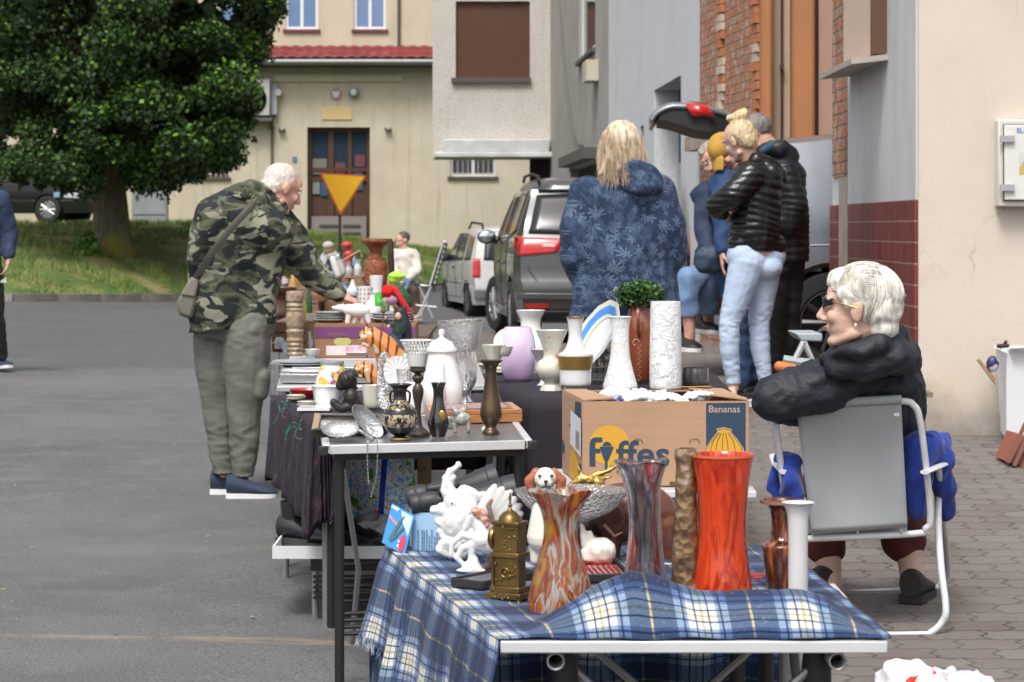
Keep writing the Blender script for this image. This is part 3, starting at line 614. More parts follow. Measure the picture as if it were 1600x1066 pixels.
# ================================================================ trees
def leaf_cloud(mb,rr,n,posf,size,droop=.5):
 for i in range(n):
  c,k=posf(rr)
  a=rr.uniform(0,6.283);tilt=rr.uniform(-1.2,.3)if rr.random()<droop else rr.uniform(-1.3,1.3)
  d=Vector((math.cos(a)*math.cos(tilt),math.sin(a)*math.cos(tilt),math.sin(tilt)));s_=size*rr.uniform(.6,1.25)
  q=d.cross(Vector((rr.uniform(-1,1),rr.uniform(-1,1),rr.uniform(-1,1)))).normalized()
  mb.add([c,c+d*s_*.45+q*s_*.42,c+d*s_,c+d*s_*.45-q*s_*.42],[(0,1,2,3)],k)
def crown_shells(clumps):
 def f(rr):
  c,r_=rr.choice(clumps);v=Vector((rr.gauss(0,1),rr.gauss(0,1),rr.gauss(0,1))).normalized()*(rr.random()**.35)
  p=Vector((c[0]+v.x*r_[0],c[1]+v.y*r_[1],c[2]+v.z*r_[2]-.15*rr.random()))
  return p,(1 if(v.length>.8 and v.z>-.5 and rr.random()<(.5 if p.x>-6.6 else .22))else 0)  # outer upper leaves take the lighter green, more at right: light put into colour
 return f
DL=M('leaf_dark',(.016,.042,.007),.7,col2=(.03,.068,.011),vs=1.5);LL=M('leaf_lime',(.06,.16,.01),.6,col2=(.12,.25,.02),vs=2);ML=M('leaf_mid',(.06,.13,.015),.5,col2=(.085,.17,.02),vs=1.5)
BARK=None
def nm_bark():
 n=NT('mossy_bark');v=n.coord('Object',(6,6,1));c=n.ramp(n.noise(v,2.6,6,.7),[(.3,(.08,.06,.04)),(.7,(.26,.21,.15))])
 w=n.coord('Object');c=n.mix(n.ramp(n.noise(w,1.6,4,.6),[(.45,0.),(.62,.8)]),c,(.24,.25,.03));n.set(Base_Color=c,Roughness=.95);n.bump(n.noise(v,3,5,.7),1,.06);return n.m
BARK=nm_bark()
tx,ty=-6.93,42.0;tz=bank(tx,ty)
T=Thing('linden_tree','large dark green leafy tree with a mossy trunk standing on the grass bank','tree',(tx,ty,tz))
m=MB();path=[(tx+.05,ty,tz-.3),(tx+.02,ty,tz+.05),(tx,ty,tz+.5),(tx-.03,ty,tz+1.2),(tx,ty,tz+2.2),(tx-.1,ty,tz+3.6),(tx+.1,ty,tz+6)]
m.tube(cr(path,6),[.52-.19*min(1,i/10)-.006*max(0,i-10)for i in range(37)],20)
for i in range(9):
 a=i*2.4;z=tz+1.7+i*.33;L_=2.1+.25*(i%3);m.tube(cr([(tx,ty,z),(tx+math.cos(a)*L_*.5,ty+math.sin(a)*L_*.5,z+.9),(tx+math.cos(a)*L_,ty+math.sin(a)*L_,z+1.1)],5),[.15-.012*k for k in range(11)],8)
T.part('trunk',m,BARK,disp=lambda co,n_:.03*noise.noise(Vector((co.x*5,co.y*5,co.z*.8))))
cl=[];rr=random.Random(11)
for i in range(260):
 px=rr.uniform(-60,405);lower=268-max(0,px-300)*.2
 py=rr.uniform(-260,lower-14)
 if px>365 and py>40 and rr.random()<.7:px=rr.uniform(310,372)
 if px<30 and py>190:py-=60
 edge=px>290
 d_=rr.uniform(39.6,44.5)-(.9 if not edge else 0)*rr.random()
 r_=rr.uniform(.33,.75)*(.72 if px>300 or py>180 else 1)
 c=P(px,py,d_);cl.append((c,(r_,r_,r_*.6)))
for i in range(60):
 px=rr.uniform(-20,385);py=255-max(0,px-290)*.9+rr.uniform(-22,14)-(60 if 150<px<200 else 0);r_=rr.uniform(.1,.26);cl.append((P(px,py,rr.uniform(40,42.5)),(r_,r_,r_*1.6)))
for px,py,r_ in((400,30,.35),(410,12,.4),(385,60,.35),(372,120,.4),(365,150,.4),(352,190,.35),(345,215,.3),(330,240,.25),(300,255,.25),(258,255,.3),(230,235,.3),(95,232,.3),(60,240,.3),(20,255,.25),(80,258,.16),(130,255,.2),(395,-20,.5),(420,-8,.35),(425,5,.25),(370,90,.35)):
 c=P(px,py,rr.uniform(40,42));cl.append((c,(r_,r_,r_*.8)))
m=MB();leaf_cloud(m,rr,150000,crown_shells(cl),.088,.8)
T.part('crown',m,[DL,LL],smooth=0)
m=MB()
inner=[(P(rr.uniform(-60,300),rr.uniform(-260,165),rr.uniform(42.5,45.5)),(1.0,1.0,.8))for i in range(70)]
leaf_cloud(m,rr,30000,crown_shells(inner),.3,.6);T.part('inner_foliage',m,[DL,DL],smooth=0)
sp_=P(137,378,41.2);T=Thing('shrub','small bright green shoot growing at the foot of the tree trunk','plant',(sp_.x,41.2,bank(sp_.x,41.2)))
m=MB();leaf_cloud(m,rr,420,crown_shells([(Vector((sp_.x,41.2,bank(sp_.x,41.2)+.2)),(.16,.16,.24))]),.1);T.part('leaves',m,[ML,LL],smooth=0)
m=MB();m.tube([(sp_.x,41.2,bank(sp_.x,41.2)-.05),(sp_.x+.03,41.2,bank(sp_.x,41.2)+.3)],.012,5);T.part('stem',m,BARK)
# ================================================================ give way sign
T=Thing('give_way_sign','yellow triangular sign with red rim pointing down, on a post before the brown door','road sign',(P(532,300,47).x,47,gb(-3.3,47)))
def tri(px3,d,th,m,mi=0,rd=3):
 c=sum((Vector(p)for p in px3),Vector((0,0)))/3;pts=[]
 for i in range(3):
  a,b,e=Vector(px3[i-1]),Vector(px3[i]),Vector(px3[(i+1)%3])
  u=(a-b).normalized()*rd;w=(e-b).normalized()*rd;pts+=[b+u,b+(u+w)*.28,b+w]
 m.prism([P(q.x,q.y,d)for q in pts],(0,th,0),mi)
m=MB();tri([(499,270),(573,274),(532,338)],47,.02,m);T.part('rim',m,M('sign_rim',(.62,.13,.03),.5))
m=MB();tri([(503,272.5),(569,276.3),(532,332)],46.992,.006,m);T.part('face',m,M('sign_yellow',(1,.5,.02),.35))
m=MB();x=P(531,300,47.05).x;m.tube([(x,47.06,gb(-3.3,47)-.1),(x,47.06,H+.95)],.03,10);T.part('post',m,M('post_grey',(.09,.09,.09),.5,.4))
m=MB();x=P(482,380,48).x
# ================================================================ people
def frame(f,up=(0,0,1)):
 f=Vector(f).normalized();s_=f.cross(Vector(up)).normalized();u=s_.cross(f)
 return Matrix((s_,f,u)).transposed()
def head(mb,c,f,k=1.,up=(0,0,1),old=0.):
 Bm=frame(f,up);c=Vector(c);q=lambda x,y,z:c+Bm@Vector((x,y,z))*k
 e=lambda p,r,rot=None:mb.ell(q(*p),tuple(a*k for a in r),Bm,16)
 e((0,-.012,.025),(.074,.094,.09));e((0,.028,-.03),(.058,.06,.088));e((0,.06,-.1),(.026,.026,.02));e((0,.03,-.085),(.045,.045,.035))
 for sx in(-1,1):
  e((sx*.034,.066,-.025),(.022,.02,.024));e((sx*.03,.077,.028),(.026,.013,.010))
  e((sx*.077,-.006,-.008),(.009,.02,.033));e((sx*.083,-.014,.004),(.006,.013,.022));e((sx*.011,.094,-.035),(.009,.01,.008))
  mb.cap(q(sx*.05,.0,-.075),q(sx*.02,.062,-.1),.017*k,.015*k)
 mb.cap(q(0,.082,.02),q(0,.108,-.026),.009*k,.0125*k);e((0,.045,.04),(.055,.045,.05))
 e((0,.083,-.057),(.021,.0105,.0045));e((0,.082,-.068),(.018,.011,.005));e((0,.07,-.06),(.03,.016,.02))
 return q,Bm
def face_parts(T,q,Bm,body,k=1.,brow=(.3,.27,.24),closed=False):
 for sx in(-1,1):
  m=MB();m.ell(q(sx*.03,.078,.012),(.0125*k,)*3,Bm,12);m.ell(q(sx*.03,.0885,.012),(.0058*k,.003*k,.0058*k),Bm,8,1);T.part('eye',m,[M('eye_white',(.7,.68,.66),.2),M('iris',(.05,.06,.07),.2)],body)
  m=MB();m.cap(q(sx*.015,.09,.034),q(sx*.046,.077,.036),.0035*k,.0022*k,6);T.part('eyebrow',m,M('brow%d'%int(brow[0]*100),brow),body)
 m=MB();m.ell(q(0,.0885,-.0585),(.021*k,.007*k,.0035*k),Bm,10);m.ell(q(0,.088,-.0665),(.018*k,.007*k,.004*k),Bm,10);T.part('lips',m,M('lips',(.45,.17,.15),.5),body)
def hand(mb,w,d,n,side=1,k=1.,curl=.5):
 """w wrist, d pointing direction, n palm normal, side: thumb side"""
 d=Vector(d).normalized();n=Vector(n);n=(n-d*n.dot(d)).normalized();s_=d.cross(n)*side;w=Vector(w)
 Bm=Matrix((s_,d,n)).transposed()
 mb.ell(w+d*.05*k,(.041*k,.052*k,.016*k),Bm,14);mb.cap(w-d*.03*k,w+d*.02*k,.028*k,.027*k)
 for i,(x,L_)in enumerate(((.03,.07),(.0105,.078),(-.0095,.072),(-.029,.056))):
  p=w+d*(.088-.006*abs(i-1))*k+s_*x*k;a=curl*.5;dd=d;rr_=.0092*k
  for j,fr in enumerate((.45,.32,.25)):
   dd=(dd*math.cos(a)+n*math.sin(a)*1.0).normalized();p2=p+dd*L_*fr*k;mb.cap(p,p2,rr_,rr_*.9,8);p=p2;rr_*=.9;a=curl*.75*.6
 p=w+d*.022*k+s_*.034*k;dd=(d*.62+s_*.7+n*.35).normalized();p2=p+dd*.038*k;mb.cap(p,p2,.0125*k,.0105*k,8);dd=(d*.85+s_*.25+n*.5).normalized();mb.cap(p2,p2+dd*.032*k,.0105*k,.009*k,8)
def dsl(mb,items,dd=0):
 for it in items:
  if it[0]=='c':mb.cap(P(*it[1]),P(*it[2]),it[3],it[4]if len(it)>4 else it[3],14)
  elif it[0]=='e':mb.ell(P(*it[1]),it[2],rmat(*it[3])if len(it)>3 else None,18)
  elif it[0]=='p':
   for a,b in zip(it[1],it[1][1:]):mb.cap(P(*a[:3]),P(*b[:3]),a[3],b[3],14)
 return mb
SKIN=NT('skin');_v=SKIN.coord('Object')
SKIN.set(Base_Color=SKIN.mix(SKIN.ramp(SKIN.noise(_v,60,5,.7),[(.58,0.),(.75,.5)]),SKIN.mix(SKIN.noise(_v,14,5,.6),(.56,.33,.25),(.7,.49,.39)),(.5,.24,.18)),Roughness=.55);SKIN.b.inputs['Subsurface Weight'].default_value=.08;SKIN.b.inputs['Subsurface Radius'].default_value=(.02,.008,.004);SKIN.bump(SKIN.math('ADD',SKIN.noise(_v,160,3),SKIN.noise(SKIN.coord('Object',(1,1,2.5)),45,4,.7)),.35,.003);SKIN=SKIN.m
SKIN2=M('skin_ruddy',(.55,.27,.19),.55,col2=(.66,.4,.3),vs=18,bump=.1,bs=150)
def hairmat(name,a,b,stretch=(60,60,6)):
 n=NT(name);v=n.coord('Object',stretch);f=n.noise(v,1.4,5,.6)
 n.set(Base_Color=n.ramp(f,[(.35,a),(.62,b)]),Roughness=.55);n.bump(f,.7,.006);return n.m
def strands(mb,n,rootf,r,rr,steps=6):
 for i in range(n):
  pts=rootf(rr)
  if pts:mb.tube(pts,[r*(1-.75*j/(len(pts)-1))for j in range(len(pts))],3,False)
def shoe(mb,heel,d,L_=.27,w=.048,h=.07,mi=0,sole=1):
 d=Vector(d).normalized();s_=d.cross(Vector((0,0,1))).normalized();u=s_.cross(d);heel=Vector(heel)
 prof=[(0,.8,1.),(.12,.95,1.05),(.3,.92,.9),(.5,.95,.66),(.7,1.1,.5),(.88,.95,.38),(.97,.6,.28),(1.0,.25,.2)];seg=14;vs=[];n=len(prof)
 for t,ww,hh in prof:
  for k in range(seg):
   a=2*math.pi*k/seg;y=math.sin(a);z=(y*.5+.5)*h*hh if y>0 else .0+(y*.5+.5)*h*hh
   vs.append(heel+d*(t*L_)+s_*math.cos(a)*w*ww+u*(.018+z))
 mb.add(vs,[(i*seg+k,i*seg+(k+1)%seg,(i+1)*seg+(k+1)%seg,(i+1)*seg+k)for i in range(n-1)for k in range(seg)]+[tuple(range(seg))[::-1],tuple((n-1)*seg+k for k in range(seg))],mi)
 pts=[heel+d*(t*L_)+s_*w*1.05*ww for t,ww,_ in prof]+[heel+d*(t*L_)-s_*w*1.05*ww for t,ww,_ in prof[::-1]]
 mb.prism([p+u*.001 for p in pts],u*.026,sole)
def quilt(amp,pitch,seed=0):
 f2=fold(.007,5,5,seed)
 return lambda co,n:amp*(abs(math.sin(math.pi*(co.z+.045*noise.noise(co*4)+.25*abs(noise.noise(co*1.7+Vector((3,1,0))))*co.x)/pitch))**.5-.7)*(1+.8*noise.noise(co*9))+f2(co,n)
def camo():
 n=NT('camouflage_cloth');v=n.coord('Object',(1,1,1.75))
 base=(.085,.09,.06);c=base
 f1=n.noise(v,7.5,2,.45,.6);c1=n.ramp(f1,[(.0,(.012,.015,.018)),(.42,(.055,.06,.035)),(.5,(.11,.12,.078)),(.58,(.055,.06,.035)),(.66,(.012,.015,.018))],'CONSTANT')
 f2=n.noise(n.coord('Object',(1.1,1,2.0),(0,.2,0)),8.5,2,.45,.7);c=n.mix(n.ramp(f2,[(0,0.),(.57,1.)],'CONSTANT'),c1,(.26,.265,.19))
 f3=n.noise(n.coord('Object',(1,1.2,1.9),(.5,0,0)),9,2,.4,.5);c=n.mix(n.ramp(f3,[(0,0.),(.575,1.)],'CONSTANT'),c,(.014,.017,.02))
 n.set(Base_Color=c,Roughness=.85);n.bump(n.noise(n.coord(),12,5,.6),.35,.02);return n.m
def floral_navy():
 n=NT('navy_leaf_print_cloth');g=n.coord('Object');
 def spray(scale,off,kk,R_):
  vo=n.n('ShaderNodeTexVoronoi',voronoi_dimensions='2D');sep=n.n('ShaderNodeSeparateXYZ');n.l(g,sep.inputs[0])
  cb=n.n('ShaderNodeCombineXYZ');n.l(n.math('ADD',sep.outputs[0],n.math('ADD',n.math('MULTIPLY',sep.outputs[1],.8),off)),cb.inputs[0]);n.l(sep.outputs[2],cb.inputs[1])
  n.l(cb.outputs[0],vo.inputs['Vector']);vo.inputs['Scale'].default_value=scale;vo.inputs['Randomness'].default_value=.8
  d=n.n('ShaderNodeVectorMath',operation='SUBTRACT');n.l(cb.outputs[0],d.inputs[0]);n.l(vo.outputs['Position'],d.inputs[1])
  s2=n.n('ShaderNodeSeparateXYZ');n.l(d.outputs[0],s2.inputs[0]);sc=n.n('ShaderNodeSeparateColor');n.l(vo.outputs['Color'],sc.inputs[0])
  th=n.math('ADD',n.math('ARCTAN2',s2.outputs[1],s2.outputs[0]),n.math('MULTIPLY',sc.outputs[0],6.28))
  r=n.math('SQRT',n.math('ADD',n.math('POWER',s2.outputs[0],2),n.math('POWER',s2.outputs[1],2)))
  pet=n.math('POWER',n.math('ABSOLUTE',n.math('COSINE',n.math('MULTIPLY',th,kk))),1.6)
  pet=n.math('MULTIPLY',pet,n.math('ADD',.55,n.math('MULTIPLY',n.math('COSINE',n.math('ADD',th,sc.outputs[1])),.45)))
  lim=n.math('MULTIPLY',n.math('MULTIPLY',pet,R_),n.math('ADD',.55,n.math('MULTIPLY',sc.outputs[2],.5)));inside=n.math('LESS_THAN',r,lim)
  return n.math('MULTIPLY',inside,n.math('GREATER_THAN',r,.004))
 a=n.math('MAXIMUM',spray(12,0,4.5,.05),spray(15,3.3,3.5,.042));a=n.math('MAXIMUM',a,spray(11,7.7,5.5,.05))
 fade=n.ramp(n.noise(g,9,3),[(.35,.25),(.6,.8)]);fl=n.ramp(n.noise(g,3.3,2),[(.42,0.),(.5,1.)])
 bl=n.noise(n.coord('Object',(1,.8,1)),26,2,.5,.8);blob=n.math('MULTIPLY',n.ramp(bl,[(.5,0.),(.54,.55)]),fl)
 c=n.mix(n.math('MULTIPLY',a,fade),(.01,.026,.068),(.115,.17,.26));c=n.mix(n.math('MULTIPLY',blob,.4),c,(.1,.16,.26))
 n.set(Base_Color=c,Roughness=.8);n.bump(n.noise(g,10,5,.6),.3,.02);return n.m
def denim(name,a,b):
 n=NT(name);g=n.coord('Object');c=n.ramp(n.noise(g,4,4,.6),[(.3,a),(.7,b)]);c=n.mix(1,c,n.ramp(n.noise(n.coord('Object',(1,1,1)),400,2),[(.3,.88),(.7,1.1)]),'MULTIPLY')
 n.set(Base_Color=c,Roughness=.8);n.bump(n.noise(n.coord('Object',(1,1,2.6)),16,5,.7),.3,.012);return n.m
d=12.2
o=P(365,772,d);T=Thing('person','older man in a camouflage jacket bending over the tables, olive trousers, shoulder bag','person',o)
b=MB();fdir=Vector((.78,.42,-.42));q,Bm=head(b,P(441,295,d+.08),fdir,1.02,(.3,.2,1))
b.cap(q(0,-.03,-.06),P(405,335,d+.05),.058,.065)
dsl(b,[('c',(395,350,d),(370,480,d),.12,.13),('p',[(440,352,d+.2,.05),(484,425,d+.25,.045),(530,462,d+.25,.032)]),('p',[(345,340,d-.12,.05),(308,405,d-.1,.045),(330,470,d+.1,.035)]),('p',[(340,500,d+.02,.07),(342,630,d+.08,.045),(350,748,d+.08,.03)]),('p',[(385,505,d-.05,.08),(382,630,d-.07,.045),(379,750,d-.07,.03)])])
hand(b,P(534,463,d+.25),(.85,.1,-.35),(.1,.2,-1),1,1.,.7)
body=T.part('body',b,SKIN2,voxel=.0075,sm=1);face_parts(T,q,Bm,body,1.02,(.5,.45,.4))
hr=MB();hr.ell(q(0,-.022,.035),(.0775,.096,.09),Bm,20);hr.ell(q(0,-.055,-.02),(.07,.06,.06),Bm,16)
T.part('hair',hr,hairmat('short_white_hair',(.52,.42,.38),(.72,.62,.57),(40,40,20)),voxel=.008,sm=1,disp=fold(.003,40,40))
j=MB();dsl(j,[('e',(385,352,d),(.25,.19,.16),(0,20,0)),('c',(362,345,d-.05),(345,480,d),.17,.185),('c',(405,350,d+.08),(380,480,d+.02),.155,.175),('c',(350,470,d),(347,525,d),.165,.17),('c',(382,470,d),(384,530,d),.155,.16),('p',[(432,350,d+.15,.115),(450,375,d+.2,.105),(486,425,d+.25,.082),(512,448,d+.25,.07),(528,460,d+.25,.055)]),('p',[(335,338,d-.15,.1),(313,400,d-.12,.075),(318,455,d+.05,.06)])])
T.part('jacket',j,camo(),voxel=.012,sm=3,disp=fold(.011,6,4.5,3),cuts=[(P(360,512,d),(.12,0,-1)),(P(546,466,d+.25),(.8,.1,-.4))])
j=MB();dsl(j,[('p',[(372,306,d-.12,.06),(395,297,d-.02,.055),(420,305,d+.02,.045),(438,322,d+.05,.04)]),('p',[(372,312,d-.08,.065),(400,320,d-.03,.075),(432,332,d+.02,.05)])])
T.part('hood',j,camo(),voxel=.01,sm=3,disp=fold(.008,9,9,5))
tr=MB();dsl(tr,[('c',(345,495,d),(385,500,d),.15,.15),('p',[(338,510,d+.04,.12),(338,570,d+.06,.108),(343,635,d+.07,.086),(347,700,d+.07,.07),(351,745,d+.07,.055)]),('p',[(385,510,d-.05,.125),(384,570,d-.06,.115),(382,635,d-.07,.088),(381,700,d-.07,.07),(379,748,d-.07,.055)]),('c',(408,590,d-.1),(404,612,d-.1),.05,.05)])
T.part('trousers',tr,denim('olive_trousers',(.115,.12,.1),(.16,.165,.14)),voxel=.009,sm=2,disp=lambda co,n_,a=fold(.007,6,5,9),b_=fold(.005,12,24,1):a(co,n_)+b_(co,n_)*(1 if co.z<.35 or .75<co.z<.95 else .25),cuts=[(P(360,742,d),(0,0,-1))])
for x,dx,lb in((331,.1,None),(356,-.09,None)):
 m=MB();g=P(x,770 if dx<0 else 765,d+dx);shoe(m,(g.x,g.y,gz(g.x,g.y)+.0),(1,-.12,0),.25,.052,.1);T.part('shoe',m,[M('navy_knit',(.022,.035,.065),.8,bump=.3,bs=120),M('sole_white',(.75,.75,.75),.5)])
st=M('bag_olive',(.13,.125,.095),.7,col2=(.17,.16,.125),vs=5,bump=.2)
T2=Thing('shoulder_bag','grey olive shoulder bag hanging at the hip of the man in camouflage','bag',P(292,500,d-.2))
m=MB();m.prism([P(a,b_,d-.16)for a,b_ in((297,434),(309,440),(308,470),(300,500),(278,493),(275,470),(284,455))],(.0,.12,0));T2.part('pouch',m,st,bevel=.02)
m=MB();m.prism([P(a,b_,d-.17)for a,b_ in((298,432),(311,437),(306,466),(281,462))],(0,.14,0));T2.part('flap',m,M('bag_flap',(.19,.18,.14),.7,bump=.2),bevel=.012)
m=MB();pth=cr([P(304,440,d-.13),P(325,405,d-.235),P(352,368,d-.27),P(383,333,d-.235),P(398,318,d-.12),P(405,312,d-.0)],8);m.tube(pth,.024,8,flat=.25);T2.part('strap',m,M('strap_olive',(.2,.19,.15),.8,bump=.3,bs=200))
d=11.9
o=P(975,735,d);T=Thing('person','blonde woman seen from behind in a navy leaf-print hooded jacket','person',(o.x,d,gz(o.x,d)))
b=MB();q,Bm=head(b,P(972,226,d),(-.1,1,-.12),1.)
b.cap(q(0,-.02,-.06),P(973,285,d+.02),.052,.06);g0=gz(o.x,d)
dsl(b,[('c',(973,310,d+.02),(975,430,d+.02),.12,.12),('p',[(915,300,d,.045),(895,400,d,.04),(935,430,d+.2,.03)]),('p',[(1030,300,d,.045),(1055,390,d,.04),(1010,420,d+.2,.03)]),('p',[(950,480,d+.02,.08),(950,600,d,.06),(952,722,d,.04)]),('p',[(1000,480,d+.02,.08),(1000,600,d,.06),(998,722,d,.04)])])
hand(b,P(935,430,d+.22),(.7,.5,.3),(.3,-.7,0),1,.92,.8);hand(b,P(1010,420,d+.22),(-.7,.5,.3),(-.3,-.7,0),-1,.92,.8)
body=T.part('body',b,SKIN,voxel=.0075,sm=1);face_parts(T,q,Bm,body)
BL=hairmat('blonde_hair',(.33,.23,.14),(.72,.6,.45),(45,45,4))
hb=MB();dsl(hb,[('e',(971,219,d-.01),(.098,.105,.1)),('e',(972,240,d-.02),(.108,.085,.1)),('c',(957,245,d-.06),(945,268,d-.09),.05,.018),('c',(985,245,d-.05),(998,262,d-.08),.055,.022),('c',(972,246,d-.06),(970,262,d-.13),.06,.02),('c',(945,240,d-.0),(938,272,d-.08),.03,.01)])
hp=T.part('hair',hb,BL,voxel=.008,sm=1,disp=fold(.006,28,5,2))
rr=random.Random(21);sm_=MB();hc=P(971,222,d)
def rootf(rr):
 a=rr.uniform(.12,math.pi-.12);e=rr.uniform(-.1,1.2);dirv=Vector((math.cos(a)*math.cos(e),-math.sin(a)*math.cos(e),math.sin(e)))
 p=hc+Vector((dirv.x*.1,dirv.y*.105,dirv.z*.1+.0));L_=.1+.11*rr.random()+.06*max(0,math.sin(e));w=rr.uniform(-.02,.02);pts=[p]
 for k in range(1,7):
  t=k/6;pts.append(Vector((p.x+dirv.x*.022*t+w*math.sin(t*4),p.y+dirv.y*.02*t-.028*t,p.z-(L_+.03)*t-.0*t)))
 return pts
strands(sm_,1500,rootf,.0019,rr);T.part('hair_strands',sm_,BL,hp)
FN=floral_navy()
j=MB();dsl(j,[('e',(972,315,d+.02),(.265,.15,.15)),('p',[(972,330,d+.02,.17),(976,400,d+.02,.185),(977,455,d+.02,.19)]),('c',(935,340,d+.02),(932,462,d+.02),.12,.13),('c',(1012,340,d+.02),(1020,462,d+.02),.12,.13),('c',(932,480,d+.02),(1022,480,d+.02),.135,.135),('c',(932,500,d+.02),(1022,500,d+.02),.135,.135),('p',[(920,305,d,.105),(902,355,d-.01,.1),(900,400,d,.09),(908,432,d+.08,.07),(930,442,d+.14,.05)]),('p',[(1026,305,d,.105),(1042,350,d-.01,.1),(1045,395,d,.09),(1032,420,d+.08,.07),(1015,432,d+.14,.05)])])
T.part('jacket',j,FN,voxel=.012,sm=3,disp=fold(.011,5,4.5,7),cuts=[(P(975,494,d),(.02,0,-1))])
j=MB();dsl(j,[('e',(992,278,d-.1),(.125,.05,.055),(25,22,0)),('p',[(950,262,d-.04,.045),(980,258,d-.1,.045),(1015,272,d-.08,.045),(1028,288,d-.06,.04)]),('p',[(965,285,d-.1,.03),(1000,294,d-.14,.035),(1028,294,d-.1,.03)])])
T.part('hood',j,FN,voxel=.01,sm=3,disp=fold(.007,8,8,1))
m=MB();dsl(m,[('c',(945,470,d+.02),(1005,470,d+.02),.13,.13),('p',[(950,500,d+.02,.12),(950,600,d+.01,.085),(952,715,d,.07)]),('p',[(1000,500,d+.02,.12),(1000,600,d+.01,.085),(998,715,d,.07)])])
T.part('trousers',m,M('black_patterned',(.012,.012,.014),.8,col2=(.2,.18,.14),vs=35,lo=.5,hi=.62),voxel=.013,sm=2,disp=fold(.008,6,8))
for x in(952,998):
 g=P(x,720,d);m=MB();shoe(m,(g.x,g.y-.08,g0),(0,1,0),.25);T.part('shoe',m,[M('black_shoe',(.015,.015,.016),.5),M('sole_dark',(.04,.04,.04),.7)])
d=14.5
o=P(1160,625,d);g0=gz(o.x,d);T=Thing('person','young woman with a blonde bun, glossy black puffer jacket and tight pale blue jeans','person',(o.x,d,g0))
b=MB();q,Bm=head(b,P(1154,219,d),(-.72,.62,-.42),1.,(-.35,.1,1))
b.cap(q(0,-.03,-.05),P(1174,256,d),.047,.052)
dsl(b,[('c',(1178,280,d),(1180,390,d),.11,.12),('p',[(1165,272,d-.15,.04),(1122,330,d-.1,.036),(1142,340,d+.1,.028)]),('p',[(1192,272,d+.12,.04),(1150,325,d+.2,.036),(1128,332,d+.05,.028)]),('p',[(1165,410,d-.05,.08),(1138,505,d-.05,.05),(1146,605,d-.05,.034)]),('p',[(1195,410,d+.05,.08),(1186,510,d+.08,.05),(1194,596,d+.08,.034)])])
hand(b,P(1134,334,d+.0),(-.3,-.1,.75),(.7,.3,0),1,.85,.9)
b.ell(P(1143,616,d-.1),(.035,.09,.03));b.ell(P(1196,603,d+.05),(.035,.09,.03))
body=T.part('body',b,SKIN,voxel=.0075,sm=1);face_parts(T,q,Bm,body)
BL2=hairmat('golden_hair',(.35,.24,.12),(.75,.6,.38),(60,60,9))
hb=MB();hb.ell(q(0,-.035,.03),(.083,.09,.09),Bm);hb.ell(q(0,-.06,-.02),(.07,.06,.07),Bm);hb.cap(q(0,-.06,.09),q(0,-.06,.115),.035,.04);hb.ell(q(.01,-.07,.12),(.055,.05,.042),Bm);hb.ell(q(-.02,-.03,.135),(.03,.03,.025),Bm);hb.ell(q(.03,-.1,.13),(.022,.025,.03),Bm)
hp=T.part('hair',hb,BL2,voxel=.007,sm=1,disp=fold(.005,34,14,4))
j=MB();dsl(j,[('e',(1184,280,d),(.16,.15,.12),(0,15,0)),('p',[(1182,285,d,.15),(1182,330,d,.15),(1178,372,d,.15)]),('c',(1162,385,d-.03),(1202,385,d+.03),.1,.1),('p',[(1172,275,d-.14,.085),(1145,305,d-.18,.08),(1120,322,d-.12,.068),(1127,333,d-.02,.05)]),('p',[(1196,275,d+.13,.085),(1165,320,d+.2,.07),(1140,335,d+.12,.05)])])
def PUF(nm):return M(nm,(.008,.008,.009),.28,bump=.35,bs=18,bd=.01)
T.part('jacket',j,PUF('black_puffer'),voxel=.009,sm=1,disp=quilt(.009,.046,2),cuts=[(P(1180,392,d),(-.1,0,-1))])
j=MB();dsl(j,[('p',[(1180,250,d-.05,.045),(1200,258,d-.02,.055),(1215,275,d,.055)]),('e',(1203,270,d-.04),(.08,.09,.06),(0,30,0))]);T.part('hood',j,PUF('black_puffer'),voxel=.009,sm=2,disp=fold(.006,12,12))
m=MB();dsl(m,[('c',(1163,400,d-.04),(1200,400,d+.04),.108,.108),('e',(1196,418,d-.01),(.104,.108,.08)),('p',[(1168,410,d-.05,.112),(1155,455,d-.05,.092),(1140,505,d-.06,.064),(1140,545,d-.06,.06),(1146,600,d-.05,.042)]),('p',[(1195,414,d+.04,.104),(1191,455,d+.06,.088),(1186,505,d+.08,.064),(1188,545,d+.08,.06),(1195,588,d+.08,.042)])])
T.part('jeans',m,denim('pale_blue_jeans',(.38,.49,.66),(.5,.6,.76)),voxel=.009,sm=2,disp=lambda co,n_,a=fold(.002,9,12,6),b_=fold(.004,16,34,1):a(co,n_)+b_(co,n_)*(1 if co.z<.3 or .4<co.z<.62 else .2),cuts=[(P(1160,599,d),(0,0,-1))])
for x,dd in((1146,-.05),(1195,.08)):
 g=P(x,610,d+dd);m=MB();shoe(m,(g.x+.07,g.y-.02,gz(g.x,g.y)-.0),(-.8,.5,0),.24,.045,.06);T.part('shoe',m,[M('white_trainer',(.62,.62,.62),.5),M('sole_white',None)])
d=15.2
o=P(1212,610,d);T=Thing('person','man in a long black puffer jacket standing behind the young woman','person',(o.x,d,gz(o.x,d)))
b=MB();q,Bm=head(b,P(1180,209,d),(-.9,.25,-.35),1.0,(-.2,0,1));b.cap(q(0,-.03,-.04),P(1215,250,d),.06,.07)
dsl(b,[('c',(1215,280,d),(1215,400,d),.13,.13),('p',[(1212,265,d-.15,.05),(1225,340,d-.1,.045),(1180,345,d-.15,.035)]),('p',[(1218,265,d+.15,.05),(1220,340,d+.1,.045),(1170,350,d+.05,.035)]),('p',[(1205,420,d-.05,.08),(1205,500,d-.05,.06),(1208,598,d-.05,.04)]),('p',[(1228,420,d+.05,.08),(1226,500,d+.05,.06),(1226,592,d+.05,.04)])])
